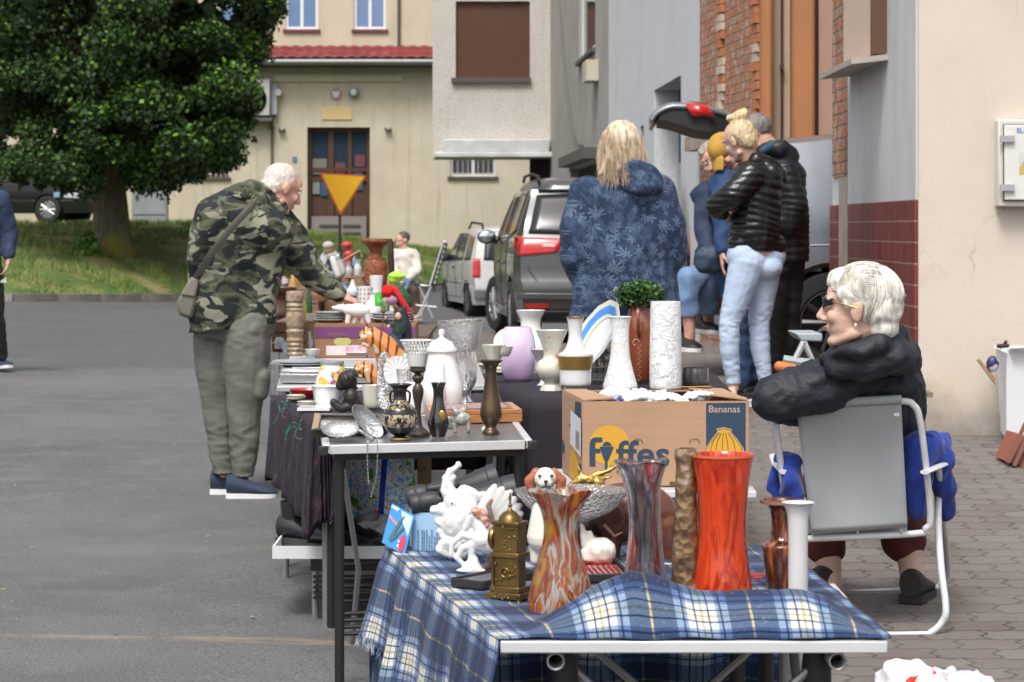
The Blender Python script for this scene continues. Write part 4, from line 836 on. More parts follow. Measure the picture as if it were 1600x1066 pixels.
hand(b,P(1180,345,d-.15),(-.8,0,.1),(0,0,-1),1,1,.6)
body=T.part('body',b,SKIN2,voxel=.009,sm=1);face_parts(T,q,Bm,body,1.03)
hb=MB();hb.ell(q(0,-.022,.035),(.08,.098,.09),Bm);T.part('hair',hb,hairmat('dark_grey_hair',(.1,.09,.08),(.24,.22,.2),(40,40,30)),voxel=.01,sm=1,disp=fold(.004,40,40))
j=MB();dsl(j,[('e',(1215,275,d),(.18,.2,.14)),('p',[(1218,280,d,.165),(1222,340,d,.17),(1222,400,d,.168)]),('p',[(1225,270,d-.16,.09),(1240,320,d-.18,.085),(1232,350,d-.18,.075),(1195,350,d-.16,.055)]),('p',[(1215,268,d+.16,.09),(1215,330,d+.15,.08),(1185,350,d+.05,.055)])])
T.part('jacket',j,M('matt_black_puffer',(.009,.01,.013),.45,bump=.2,bs=30),voxel=.01,sm=1,disp=quilt(.009,.045,8),cuts=[(P(1222,409,d),(0,0,-1))])
j=MB();dsl(j,[('p',[(1195,232,d-.05,.04),(1218,232,d-.08,.06),(1235,245,d-.02,.055)]),('e',(1226,245,d),(.09,.11,.08))]);T.part('hood',j,M('matt_black_puffer',None),voxel=.01,sm=2,disp=fold(.008,12,12))
j=MB();dsl(j,[('p',[(1192,236,d-.09,.028),(1208,226,d-.09,.03)])]);T.part('hood_lining',j,M('teal_lining',(.015,.06,.1),.7),voxel=.008)
m=MB();dsl(m,[('c',(1205,400,d),(1228,400,d),.125,.13),('p',[(1206,420,d-.05,.12),(1206,500,d-.05,.09),(1208,595,d-.05,.07)]),('p',[(1228,420,d+.05,.12),(1228,500,d+.05,.09),(1228,590,d+.05,.07)])])
T.part('trousers',m,M('black_trousers',(.01,.01,.012),.8),voxel=.012,sm=2,disp=fold(.008,6,10))
for x,dd in((1208,-.05),(1228,.05)):
 g=P(x,600,d+dd);m=MB();shoe(m,(g.x+.08,g.y,gz(g.x,g.y)),(-1,.2,0),.28);T.part('shoe',m,[M('black_shoe',None),M('sole_dark',None)])
d=15.9
T=Thing('person','smiling grey-haired person in navy sitting in the open car boot, legs dangling in cropped jeans','person',P(1120,450,d))
b=MB();q,Bm=head(b,P(1114,252,d),(-.25,-.9,-.25),1.05,(-.25,0,1));b.cap(q(0,-.03,-.04),P(1125,290,d+.1),.055,.065)
dsl(b,[('c',(1125,310,d+.1),(1130,420,d+.15),.12,.13),('p',[(1103,305,d,.045),(1098,360,d-.05,.04),(1110,395,d-.2,.032)]),('p',[(1150,305,d,.045),(1155,370,d-.05,.04),(1130,400,d-.2,.032)]),('p',[(1120,430,d+.1,.08),(1075,435,d-.1,.06),(1078,530,d-.1,.035)]),('p',[(1140,430,d+.1,.08),(1100,440,d-.02,.06),(1108,505,d+.15,.035)])])
hand(b,P(1110,396,d-.2),(.4,-.3,-.5),(0,-1,0),1,.95,.7);hand(b,P(1130,400,d-.2),(-.6,-.2,-.2),(0,-1,0),-1,.95,.7)
body=T.part('body',b,SKIN2,voxel=.008,sm=1);face_parts(T,q,Bm,body,1.05,(.3,.26,.22))
m=MB();m.ell(q(0,.09,-.062),(.02,.006,.0035),Bm,8);T.part('teeth',m,M('teeth',(.75,.72,.66),.3),body)
hb=MB();hb.ell(q(0,-.03,.045),(.083,.095,.085),Bm);hb.ell(q(-.04,.045,.075),(.04,.04,.03),Bm);hb.ell(q(.03,.045,.08),(.04,.035,.03),Bm)
T.part('hair',hb,hairmat('pepper_hair',(.2,.17,.14),(.4,.36,.31),(40,40,20)),voxel=.008,sm=1,disp=fold(.006,30,30))
j=MB();dsl(j,[('e',(1125,308,d+.1),(.2,.14,.12)),('c',(1125,320,d+.1),(1128,410,d+.12),.15,.16),('p',[(1104,302,d+.02,.08),(1100,355,d-.04,.07),(1108,392,d-.18,.055)]),('p',[(1148,302,d+.02,.08),(1152,365,d-.04,.07),(1133,396,d-.18,.055)])])
T.part('jacket',j,M('navy_jacket',(.011,.024,.058),.75,col2=(.017,.034,.078),vs=6),voxel=.011,sm=2,disp=fold(.009,8,8,3))
m=MB();dsl(m,[('c',(1120,425,d+.1),(1138,428,d+.1),.13,.13),('p',[(1122,430,d+.08,.11),(1076,437,d-.1,.085),(1073,470,d-.1,.08),(1076,492,d-.1,.075)]),('p',[(1140,435,d+.1,.11),(1105,442,d-.02,.085),(1106,490,d+.13,.075)])])
T.part('jeans',m,denim('mid_blue_jeans',(.1,.19,.36),(.24,.35,.52)),voxel=.011,sm=2,disp=fold(.007,8,8,3),cuts=[(P(1075,494,d-.1),(0,0,-1))])
for x,y,dd in((1078,536,-.1),(1108,508,.15)):
 g=P(x,y+8,d+dd);m=MB();shoe(m,(g.x-.06,g.y+.1,g.z-.02),(.35,-.9,.0),.27,.052,.1);T.part('shoe',m,[M('black_shoe',None),M('sole_white',None)])
m=MB();dsl(m,[('e',(1113,405,d-.32),(.12,.06,.09),(0,10,0)),('e',(1106,412,d-.32),(.09,.06,.07))]);Thing('crossbody_bag','soft navy cross-body bag on the lap of the person in the car boot','bag',P(1113,425,d-.32),mb=m,mat=M('navy_bag',(.025,.05,.09),.6,bump=.2),voxel=.01,sm=2,disp=fold(.005,12,12))
d=15.6
o=P(1150,600,d+.1);T=Thing('person','person in a mustard baseball cap and blue jacket leaning behind the young woman','person',(o.x,d,gz(o.x,d)))
b=MB();q,Bm=head(b,P(1134,238,d),(-.45,-.5,-.8),1.,(-.5,0,.8));b.cap(q(0,-.04,-.03),P(1152,270,d+.1),.055,.06)
dsl(b,[('c',(1152,290,d+.1),(1155,420,d+.1),.12,.12),('p',[(1135,285,d-.05,.045),(1132,350,d-.1,.04),(1130,395,d-.15,.03)]),('p',[(1165,285,d+.2,.045),(1170,350,d+.2,.04),(1160,395,d,.03)]),('p',[(1148,430,d+.1,.08),(1155,520,d+.1,.06),(1160,600,d+.1,.04)]),('p',[(1165,430,d+.15,.08),(1172,520,d+.15,.06),(1176,598,d+.15,.04)])])
hand(b,P(1130,396,d-.15),(-.1,-.2,-1),(1,0,0),1,.95,.5)
body=T.part('body',b,SKIN2,voxel=.009,sm=1);face_parts(T,q,Bm,body)
m=MB();m.ell(q(0,-.01,.045),(.086,.105,.09),Bm,20);m.ell(q(0,-.03,.0),(.084,.09,.06),Bm);cp=T.part('cap',m,M('mustard_cap',(.5,.29,.045),.8,col2=(.42,.24,.035),vs=9,bump=.2),voxel=.008,sm=2)
m=MB();m.grid(9,7,lambda u,v:q((u-.5)*.135*(1-.25*v*v),.085+v*.075,.045-.045*v-.06*(u-.5)**2*4*.4));T.part('brim',m,M('mustard_cap',None),cp,solid=.005)
j=MB();dsl(j,[('e',(1150,292,d+.1),(.19,.15,.13)),('c',(1150,300,d+.1),(1152,400,d+.1),.155,.15),('p',[(1134,284,d-.03,.085),(1130,345,d-.08,.075),(1130,388,d-.13,.06)]),('p',[(1166,284,d+.2,.085),(1170,345,d+.2,.075),(1162,388,d+.02,.06)])])
T.part('jacket',j,M('blue_jacket',(.012,.042,.13),.75,col2=(.018,.06,.17),vs=6),voxel=.011,sm=2,disp=fold(.009,7,7,5))
m=MB();dsl(m,[('c',(1145,410,d+.1),(1162,410,d+.15),.125,.125),('p',[(1148,430,d+.1,.11),(1155,520,d+.1,.085),(1160,596,d+.1,.075)]),('p',[(1165,430,d+.15,.11),(1172,520,d+.15,.085),(1176,592,d+.15,.075)])])
T.part('jeans',m,denim('dark_blue_jeans',(.02,.05,.12),(.04,.09,.2)),voxel=.012,sm=2,disp=fold(.008,7,12))
for x,dd in((1160,.1),(1176,.15)):
 g=P(x,600,d+dd);m=MB();shoe(m,(g.x+.05,g.y+.06,gz(g.x,g.y)),(-.5,-.8,0),.27);T.part('shoe',m,[M('black_shoe',None),M('sole_dark',None)])
d=36.0;s_=1
T=Thing('person','far-off man in a cream jacket sitting at the end of the row of tables','person',P(634,478,d))
b=MB();q,Bm=head(b,P(629,376,d),(-.8,-.5,-.25),1.05);b.cap(q(0,-.02,-.05),P(632,392,d),.05,.06)
dsl(b,[('c',(633,405,d),(635,440,d),.12,.12),('p',[(617,398,d-.05,.045),(614,425,d-.15,.04),(627,434,d-.35,.03)]),('p',[(648,398,d,.045),(652,425,d-.1,.04),(638,436,d-.35,.03)]),('p',[(628,445,d-.05,.07),(628,452,d-.5,.055),(634,494,d-.5,.035)]),('p',[(642,445,d-.05,.07),(646,455,d-.5,.055),(652,494,d-.5,.035)])])
hand(b,P(627,434,d-.35),(.6,-.3,-.3),(0,0,-1),1,1,.5);hand(b,P(638,436,d-.35),(-.6,-.3,-.2),(0,0,-1),-1,1,.5)
body=T.part('body',b,SKIN2,voxel=.011,sm=1);face_parts(T,q,Bm,body,1.05)
hb=MB();hb.ell(q(0,-.03,.04),(.085,.1,.092),Bm);T.part('hair',hb,hairmat('brown_hair',(.05,.035,.03),(.12,.09,.07),(30,30,20)),voxel=.012)
j=MB();dsl(j,[('e',(633,400,d),(.2,.14,.12)),('c',(633,405,d),(634,435,d),.16,.18),('c',(634,435,d),(640,452,d-.2),.17,.13),('p',[(618,398,d-.05,.085),(615,422,d-.15,.075),(626,433,d-.32,.05)]),('p',[(647,398,d,.085),(652,422,d-.1,.075),(640,435,d-.32,.05)])])
T.part('jacket',j,M('cream_jacket',(.56,.52,.46),.8,col2=(.64,.6,.54),vs=5),voxel=.014,sm=2,disp=fold(.012,7,7))
m=MB();dsl(m,[('p',[(628,446,d-.1,.1),(628,453,d-.5,.085),(634,488,d-.5,.06)]),('p',[(642,446,d-.1,.1),(646,455,d-.5,.085),(652,488,d-.5,.06)])]);T.part('trousers',m,M('brown_trousers',(.16,.08,.05),.8,col2=(.02,.02,.025),vs=3),voxel=.014,sm=2)
for x in(634,652):
 g=P(x,497,d-.5);m=MB();shoe(m,(g.x+.05,g.y,g.z-.03),(-.6,-.8,0),.27);T.part('shoe',m,[M('pink_grey_shoe',(.5,.33,.33),.7),M('sole_white',None)])
m=MB();m.box(P(633,444,d-.62),(.1,.02,.2),rmat(20,25,0));Thing('face_mask','pale blue sheet held on the lap of the far-off seated man','mask',P(633,455,d-.6),mb=m,mat=M('mask_blue',(.25,.45,.65),.7))
d=20.4;gx0=gz(-4.4,d)
T=Thing('person','youth in a navy hooded top and black track trousers walking at the left edge','person',(-4.42,d,gx0))
b=MB();q,Bm=head(b,P(-28,265,d),(-.6,-.75,-.05),1.);b.cap(q(0,-.02,-.05),P(-28,305,d),.05,.06)
dsl(b,[('c',(-28,325,d),(-28,410,d),.12,.12),('p',[(2,312,d,.045),(18,365,d+.05,.04),(14,404,d-.02,.032)]),('p',[(-58,312,d,.045),(-72,365,d,.04),(-66,404,d-.1,.032)]),('p',[(-12,425,d,.08),(-4,495,d+.05,.055),(2,562,d+.15,.036)]),('p',[(-42,425,d,.08),(-50,495,d-.1,.055),(-46,565,d-.2,.036)])])
hand(b,P(14,405,d-.02),(-.25,-.1,-1),(-.8,-.3,0),1,.95,.6);hand(b,P(-66,405,d-.1),(.2,-.1,-1),(.8,-.3,0),-1,.95,.6)
body=T.part('body',b,SKIN,voxel=.009,sm=1);face_parts(T,q,Bm,body)
hb=MB();hb.ell(q(0,-.03,.04),(.083,.1,.09),Bm);T.part('hair',hb,hairmat('brown_hair',None,None)if False else M('brown_hair_plain',(.07,.045,.03),.7),voxel=.01)
j=MB();dsl(j,[('e',(-28,318,d),(.21,.13,.11)),('c',(-28,325,d),(-27,410,d),.15,.15),('p',[(0,312,d,.085),(15,362,d+.05,.072),(14,398,d-.01,.055)]),('p',[(-56,312,d,.085),(-72,362,d,.072),(-66,398,d-.1,.055)]),('c',(-40,300,d+.08),(-15,300,d+.08),.06,.06)])
T.part('hooded_top',j,M('navy_fleece',(.018,.035,.075),.8,col2=(.025,.048,.1),vs=6),voxel=.011,sm=2,disp=fold(.008,8,8))
m=MB();dsl(m,[('c',(-35,415,d),(-20,415,d),.12,.12),('p',[(-13,425,d,.1),(-6,495,d+.05,.075),(2,556,d+.15,.055)]),('p',[(-42,425,d,.1),(-50,495,d-.1,.075),(-46,558,d-.2,.055)])])
T.part('track_trousers',m,M('black_track',(.02,.021,.024),.8),voxel=.011,sm=2,disp=fold(.006,8,12))
m=MB();c=P(5.5,438,d-.125)
for k in range(3):m.prism([c+Vector(v_)for v_ in((-.026+.018*k,0,-.02),(-.012+.018*k,0,-.02),(-.008+.014*k-.002,0,.0+.01*k),(-.016+.014*k,0,.004+.01*k))],(0,.012,0))
T.part('trouser_mark',m,M('mark_white',(.7,.7,.7)))
for x,y,dd in((-2,578,.15),(-46,578,-.2)):
 g=P(x,y,d+dd);m=MB();shoe(m,(g.x-.06,g.y+.12,gz(g.x,g.y)),(.62 if dd>0 else-.3,-.75,.12 if dd>0 else 0),.28,.052,.1);T.part('shoe',m,[M('navy_shoe',(.02,.04,.09),.6),M('sole_white',None)])
d=7.95
T=Thing('person','white-haired elderly woman in sunglasses and a dark quilted coat sitting turned to the left','person',P(1345,800,8.5))
b=MB();q,Bm=head(b,P(1338,482,d),(-.97,.2,.02),1.09)
b.cap(q(0,-.03,-.05),P(1352,560,d+.09),.062,.055);b.ell(q(0,.035,-.095),(.04,.05,.03),Bm)
b.cap(q(.0,-.01,-.085),q(0,.055,-.1),.034,.02)
dsl(b,[('c',(1350,620,8.3),(1345,780,8.45),.12,.14),('p',[(1310,590,8.1,.05),(1200,632,8.02,.045),(1280,650,8.3,.03)]),('p',[(1420,590,8.3,.05),(1425,680,8.4,.045),(1370,700,8.7,.03)]),('p',[(1310,770,8.45,.08),(1285,755,8.85,.06),(1297,912,8.75,.043)]),('p',[(1385,770,8.45,.08),(1412,755,8.85,.06),(1425,905,8.7,.043)])])
hand(b,P(1280,650,8.3),(1,.2,0),(0,0,-1),1,.95,.6);hand(b,P(1370,700,8.7),(-.8,.4,0),(0,0,-1),1,.95,.6)
body=T.part('body',b,SKIN,voxel=.0058,sm=3);face_parts(T,q,Bm,body,1.09,(.4,.36,.33))
HW=hairmat('white_hair',(.5,.46,.4),(.86,.84,.78),(40,40,12))
k=1.09;hb=MB();Hp=lambda p,r:hb.ell(q(*p),tuple(a*k for a in r),Bm,20)
Hp((0,-.028,.045),(.088,.104,.088));Hp((0,-.068,.01),(.082,.073,.085));Hp((0,-.078,-.05),(.066,.05,.06));Hp((0,.04,.088),(.06,.048,.034));Hp((0,.062,.08),(.045,.03,.026));Hp((.058,.012,.045),(.028,.045,.035));Hp((-.058,.012,.045),(.028,.045,.035));Hp((.068,.022,.018),(.012,.014,.02));Hp((-.068,.022,.018),(.012,.014,.02))
hp=T.part('hair',hb,HW,voxel=.006,sm=3,disp=fold(.0035,14,20,4))
sm_=MB();rr=random.Random(9);Bi=Bm
def rf(rr):
 sx=rr.choice((-1,1));th=rr.uniform(.1,1.5);x=math.cos(th);z=math.sin(th);y0=rr.uniform(-.02,.075);pts=[];L_=rr.uniform(.07,.13);w=rr.uniform(-.012,.012)
 for kk in range(7):
  t=kk/6;y=y0-L_*t;e=math.sqrt(max(.02,1-((y+.028)/.112)**2));drop=.035*t*t
  pts.append(q(sx*(x*.0885*e+.002),y,.05+max(z,.02)*.088*e-drop*(1.1-max(0,z)*.7)+w*.6*math.sin(t*4)))
 return pts
strands(sm_,1700,rf,.0016,rr)
def rf2(rr):
 a=rr.uniform(-1.5,1.5);e=rr.uniform(-.2,1.1);pts=[];L_=rr.uniform(.05,.1);w=rr.uniform(-.01,.01)
 for kk in range(6):
  ee=e-kk/5*L_/.09;r_=math.cos(max(ee,-.9))if ee>0 else 1-.12*ee*ee*3;pts.append(q(math.sin(a)*.087*r_+w*kk/5,-.03-math.cos(a)*.112*r_+(.0 if ee>0 else-ee*.02),.04+.1*math.sin(max(ee,-1.1))))
 return pts
strands(sm_,1300,rf2,.0016,rr);T.part('hair_strands',sm_,HW,hp)
m=MB();gl=M('gold_wire',(.25,.16,.06),.3,.8)
for sx in(-1,1):
 m.tube([q(sx*.062,.068,.02),q(sx*.084,.02,.012),q(sx*.086,-.01,.004)],.0022,6)
m.tube([q(-.012,.101,.022),q(.012,.101,.022)],.0022,6);sg=T.part('sunglasses',m,gl)
for sx in(-1,1):
 m=MB();m.grid(8,6,lambda u,v:q(sx*(.008+.05*u),.1-.034*u*u,.031-.034*v*(1-.35*u*v)*(1-.1*u)));T.part('lens',m,M('dark_lens',(.01,.01,.013),.08),sg,solid=.003)
m=MB();m.ell(q(-.088,-.004,-.046),(.005,.005,.007),Bm,8);T.part('earring',m,M('pearl',(.75,.72,.66),.2))
CO=NT('dark_navy_coat');v=CO.coord('Object');CO.set(Base_Color=CO.mix(CO.noise(v,7,4),(.007,.008,.016),(.013,.015,.027)),Roughness=.62);CO.bump(CO.noise(CO.coord('Object',(1,1,1.6)),22,5,.65),.5,.012);CO=CO.m
j=MB();dsl(j,[('e',(1352,596,8.22),(.2,.14,.1),(0,5,-15)),('p',[(1352,600,8.26,.14),(1352,680,8.35,.155),(1350,770,8.42,.165)]),('c',(1395,590,8.3),(1400,700,8.35),.1,.09),('c',(1310,610,8.25),(1300,720,8.4),.1,.1),('p',[(1330,592,8.13,.1),(1290,602,8.05,.094),(1240,615,8.02,.086),(1213,622,8.02,.08),(1235,636,8.12,.062),(1285,642,8.3,.05)]),('p',[(1402,590,8.28,.09),(1412,640,8.34,.078),(1405,690,8.5,.065),(1375,700,8.66,.05)])])
cj=T.part('coat',j,CO,voxel=.0085,sm=2,disp=lambda co,n_,a=fold(.0075,7,9,2),b_=fold(.004,20,24,5):a(co,n_)+b_(co,n_))
j=MB();dsl(j,[('p',[(1322,549,d-.05,.028),(1345,549,d-.085,.03),(1375,538,d-.06,.04),(1398,528,d+.05,.05),(1400,532,d+.2,.05),(1370,540,d+.26,.045),(1330,545,d+.22,.04),(1306,556,d+.12,.03),(1304,560,d+.0,.028),(1322,549,d-.05,.028)]),('p',[(1310,572,d-.0,.045),(1350,568,d-.03,.055),(1395,556,d-.02,.06),(1415,560,d+.12,.06)]),('e',(1368,556,d+.08),(.14,.15,.06),(0,6,0)),('e',(1372,552,d-.02),(.09,.06,.05)),('e',(1346,574,d-.0),(.08,.06,.045)),('e',(1330,566,d+.06),(.11,.08,.04),(0,8,0))])
T.part('hood_collar',j,CO,cj,voxel=.008,sm=2,disp=fold(.008,12,12,6))
m=MB();m.tube(cr([P(1308,589,8.0),P(1340,588,8.055),P(1380,584,8.09),P(1415,572,8.16),P(1433,563,8.23)],6),.0075,6,flat=.5);T.part('coat_seam',m,CO,cj)
m=MB();dsl(m,[('p',[(1310,775,8.45,.115),(1286,762,8.85,.095),(1285,800,8.84,.085),(1290,850,8.8,.078)]),('p',[(1388,775,8.45,.115),(1412,762,8.85,.095),(1410,800,8.82,.085),(1412,845,8.76,.08)])])
T.part('trousers',m,M('maroon_trousers',(.075,.014,.012),.85,col2=(.11,.022,.018),vs=5),voxel=.01,sm=2,disp=fold(.008,8,10))
for x,y,dd,dr in((1300,945,8.76,(-.25,.9,0)),(1432,938,8.68,(.35,.9,0))):
 g=P(x,y,dd);m=MB();shoe(m,(g.x-.03,g.y-.05,gz(g.x,g.y)+.002),dr,.25,.05,.1);T.part('shoe',m,[M('grey_suede',(.035,.033,.03),.8),M('sole_grey',(.03,.028,.026),.8)])
# ================================================================ vehicles
def interp(tab,x):
 if x<=tab[0][0]:return tab[0][1]
 for(a,b),(c,d)in zip(tab,tab[1:]):
  if x<=c:
   t=(x-a)/(c-a);t=t*t*(3-2*t)*.35+t*.65;return b+(d-b)*t
 return tab[-1][1]
TYRE=M('tyre_rubber',(.018,.018,.018),.85,bump=.3,bs=90);ALLOY=M('alloy',(.5,.5,.52),.3,.8);BLKP=M('black_plastic',(.02,.02,.022),.6);CGLASS=M('car_glass',(.012,.016,.018),.05,coat=.6)
class Car:
 """x from 0 (rear) to L (front), y lateral, z up; loft of one body surface with panels following it"""
 def __init__(s,T,Mx,W,top,rear,front,belt,paint,z0=.24,tumble=.2,plan=None):
  s.T,s.M,s.W,s.top,s.rear,s.front,s.belt,s.z0,s.tb=T,Mx,W,top,rear,front,belt,z0,tumble
  s.L=front[0][1];s.paint=paint;s.plan=plan or[(0,.93),(.1*s.L,.985),(.25*s.L,1),(.75*s.L,1),(.92*s.L,.94),(s.L,.74)]
 def w(s,x,z):
  b=s.belt(x)if callable(s.belt)else s.belt;base=s.W/2*interp(s.plan,x)
  if z<b:
   t=(z-s.z0)/(b-s.z0);return base*(.95+.05*math.sin(min(1,max(0,t*1.15))*math.pi*.62)+.0)-(.012 if .44<t<.5 else 0)-.02*max(0,t-.75)
  return(base-.012)*(1-s.tb*((z-b)/.6)**1.15)
 def X(s,u,z):a=interp(s.rear,z);b=interp(s.front,z);return a+u*(b-a)
 def tr(s,x,y,z):return s.M@Vector((x,y,z))
 def body(s,arches,drop_rear=False):
  m=MB();nu,ns,nr=100,26,10
  def ring(u):
   o=[];xm=s.X(u,.7);tp=interp(s.top,xm);ze=tp-.05
   for i in range(ns):z=s.z0+(ze-s.z0)*i/(ns-1);x=s.X(u,z);o.append((x,s.w(x,z),z))
   xe,we,_=o[-1]
   for i in range(1,nr):t=i/(nr-1);th=t*math.pi/2;o.append((xe,we*(1-t)+.0,ze+.05*min(1,1.9*math.sin(th))**.6 if t>0 else ze))
   return o
  R_=[ring(i/(nu-1))for i in range(nu)];nn=len(R_[0])
  for sd in(1,-1):
   o=len(m.v);m.v+=[tuple(s.tr(x,y*sd,z))for r_ in R_ for x,y,z in r_]
   for i in range(nu-1):
    for j in range(nn-1):
     a=R_[i][j];b=R_[i+1][j+1];cx,cz=(a[0]+b[0])/2,(a[2]+b[2])/2
     if j<ns and any((cx-ax)**2+(cz-az)**2<ar*ar for ax,az,ar in arches):continue
     f=(o+i*nn+j,o+(i+1)*nn+j,o+(i+1)*nn+j+1,o+i*nn+j+1);m.f.append(f if sd<0 else f[::-1]);m.m.append(0)
  for u,fl in((0,0),(1,1)):
   if u==0 and drop_rear:continue
   r_=R_[0 if u==0 else-1][:ns];o=len(m.v);k=13
   for x,y,z in r_:
    for q in range(k):t=q/(k-1)*2-1;m.v.append(tuple(s.tr(x+(-.05 if u==0 else .12)*(1-t*t),y*t,z)))
   for j in range(ns-1):
    for q in range(k-1):m.f.append((o+j*k+q,o+j*k+q+1,o+(j+1)*k+q+1,o+(j+1)*k+q));m.m.append(0)
   x,y,z=r_[-1];o=len(m.v)
   for q in range(k):t=q/(k-1)*2-1;m.v+=[tuple(s.tr(x+(-.05 if u==0 else .12)*(1-t*t),y*t,z)),tuple(s.tr(x,y*t,z+.05*(1-abs(t)**3)))]
   for q in range(k-1):m.f.append((o+2*q,o+2*q+2,o+2*q+3,o+2*q+1));m.m.append(0)
  o=len(m.v);m.v+=[tuple(s.tr(x,y,s.z0+.02))for x,y in((.1,-s.W*.42),(s.L-.2,-s.W*.42),(s.L-.2,s.W*.42),(.1,s.W*.42))];m.f.append((o,o+1,o+2,o+3));m.m.append(1)
  s.b=s.T.part('body',m,[s.paint,BLKP],smooth=50);return s.b
 def side(s,lo,up,side=1,off=.006,n=8,mat=None,name='side_window',parent=None,th=.004):
  m=MB()
  def fn(u,v):
   k=u*(len(lo)-1);i=min(int(k),len(lo)-2);t=k-i;a=Vector(lo[i]).lerp(Vector(lo[i+1]),t);b=Vector(up[i]).lerp(Vector(up[i+1]),t);p=a.lerp(b,v)
   return s.tr(p.x,(s.w(p.x,p.y)+off)*side,p.y)
  m.grid(n*(len(lo)-1)+1,9,fn);return s.T.part(name,m,mat or CGLASS,parent,solid=th,smooth=60)
 def back(s,lo,up,off=.006,mat=None,name='rear_window',parent=None,th=.004,frac=True):
  """panel on the tailgate; points are (y, z)"""
  m=MB()
  def fn(u,v):
   k=u*(len(lo)-1);i=min(int(k),len(lo)-2);t=k-i;a=Vector(lo[i]).lerp(Vector(lo[i+1]),t);b=Vector(up[i]).lerp(Vector(up[i+1]),t);p=a.lerp(b,v)
   x=interp(s.rear,p.y);t=p.x/max(.1,s.w(x,p.y));return s.tr(x-.05*(1-t*t)-off,p.x,p.y)
  m.grid(8*(len(lo)-1)+1,9,fn);return s.T.part(name,m,mat or CGLASS,parent,solid=th,smooth=60)
 def wheel(s,x,y,r,sd,steer=0,alloy=ALLOY,w_=.22):
  c=s.tr(x,y,r);ax=(s.M.to_3x3()@Vector((math.sin(steer),math.cos(steer)*1,0)))*sd;ax.normalize()
  up=Vector((0,0,1));Bm=Matrix((up.cross(ax),up,ax)).transposed()
  e=w_/2;ri=r*.64
  m=MB();m.lathe(c,[(ri,-e),(r*.93,-e),(r,-e*.75),(r,e*.75),(r*.96,e*.96),(r*.9,e),(ri*1.04,e*.98),(ri,e*.8),(ri,-e)],40,axis=Bm,closed=False);ty=s.T.part('wheel',m,TYRE,s.b)
  m=MB();m.lathe(c,[(ri,e*.82),(ri*.95,e*.86),(ri*.9,e*.5),(ri*.88,-.02),(.02,-.02)],32,axis=Bm,closed=False)
  for k in range(10):
   a=k*math.pi/5;d=Bm@Vector((math.cos(a),math.sin(a),0));m.tube([c+ax*e*.72,c+d*ri*.5+ax*e*.78,c+d*ri*.92+ax*e*.7],[.03,.022,.026],6)
  m.lathe(c+ax*e*.6,[(.001,.03),(.05,.03),(.055,0)],16,axis=Bm);s.T.part('rim',m,alloy,ty)
  m=MB();m.lathe(s.tr(x,y-sd*.12,r),[(r*1.13,.16),(r*1.13,-.1),(.01,-.1)],24,axis=Bm,closed=False);s.T.part('wheel_arch',m,M('arch_black',(.008,.008,.008),.9),s.b)
 def line(s,pts,side=1,r=.005,mat=None,name='door_gap',off=.001):
  m=MB();q=[]
  for(a,b),(c,d)in zip(pts,pts[1:]):
   for k in range(7):t=k/6;x,z=a+(c-a)*t,b+(d-b)*t;q.append(s.tr(x,(s.w(x,z)+off)*side,z))
  m.tube(q,r,5);s.T.part(name,m,mat or M('gap_black',(.006,.006,.006),.8),s.b)
def place(x,y,z,heading):
 a=R(90+heading);return Matrix.Translation((x,y,z))@Matrix.Rotation(a,4,'Z')
PGREY=M('grey_metallic',(.085,.087,.09),.3,.4,coat=.7)
X0,Y0=.98,25.7;gzc=gz(.6,26)-.02
T=Thing('parked_car','dark grey people carrier with large red tail lamps parked facing away','car',(X0,Y0,gzc))
Mx=place(X0,Y0,gzc,4)
top=[(0,1.7),(.25,1.77),(1.2,1.8),(2.3,1.78),(3.0,1.65),(3.7,1.2),(4.2,1.06),(4.8,.85)]
rear=[(.24,.12),(.4,.02),(.62,.0),(.75,.05),(1.05,.07),(1.2,.14),(1.74,.46)]
front=[(.24,4.7),(.5,4.82),(.8,4.75),(1.0,4.2),(1.2,3.9),(1.7,3.3)];front[0]=(.24,4.82)
c=Car(T,Mx,1.9,top,rear,front,1.08,PGREY)
WR=.335;ra,fa=.95,3.85;c.body([(ra,WR,WR*1.12),(fa,WR,WR*1.12)])
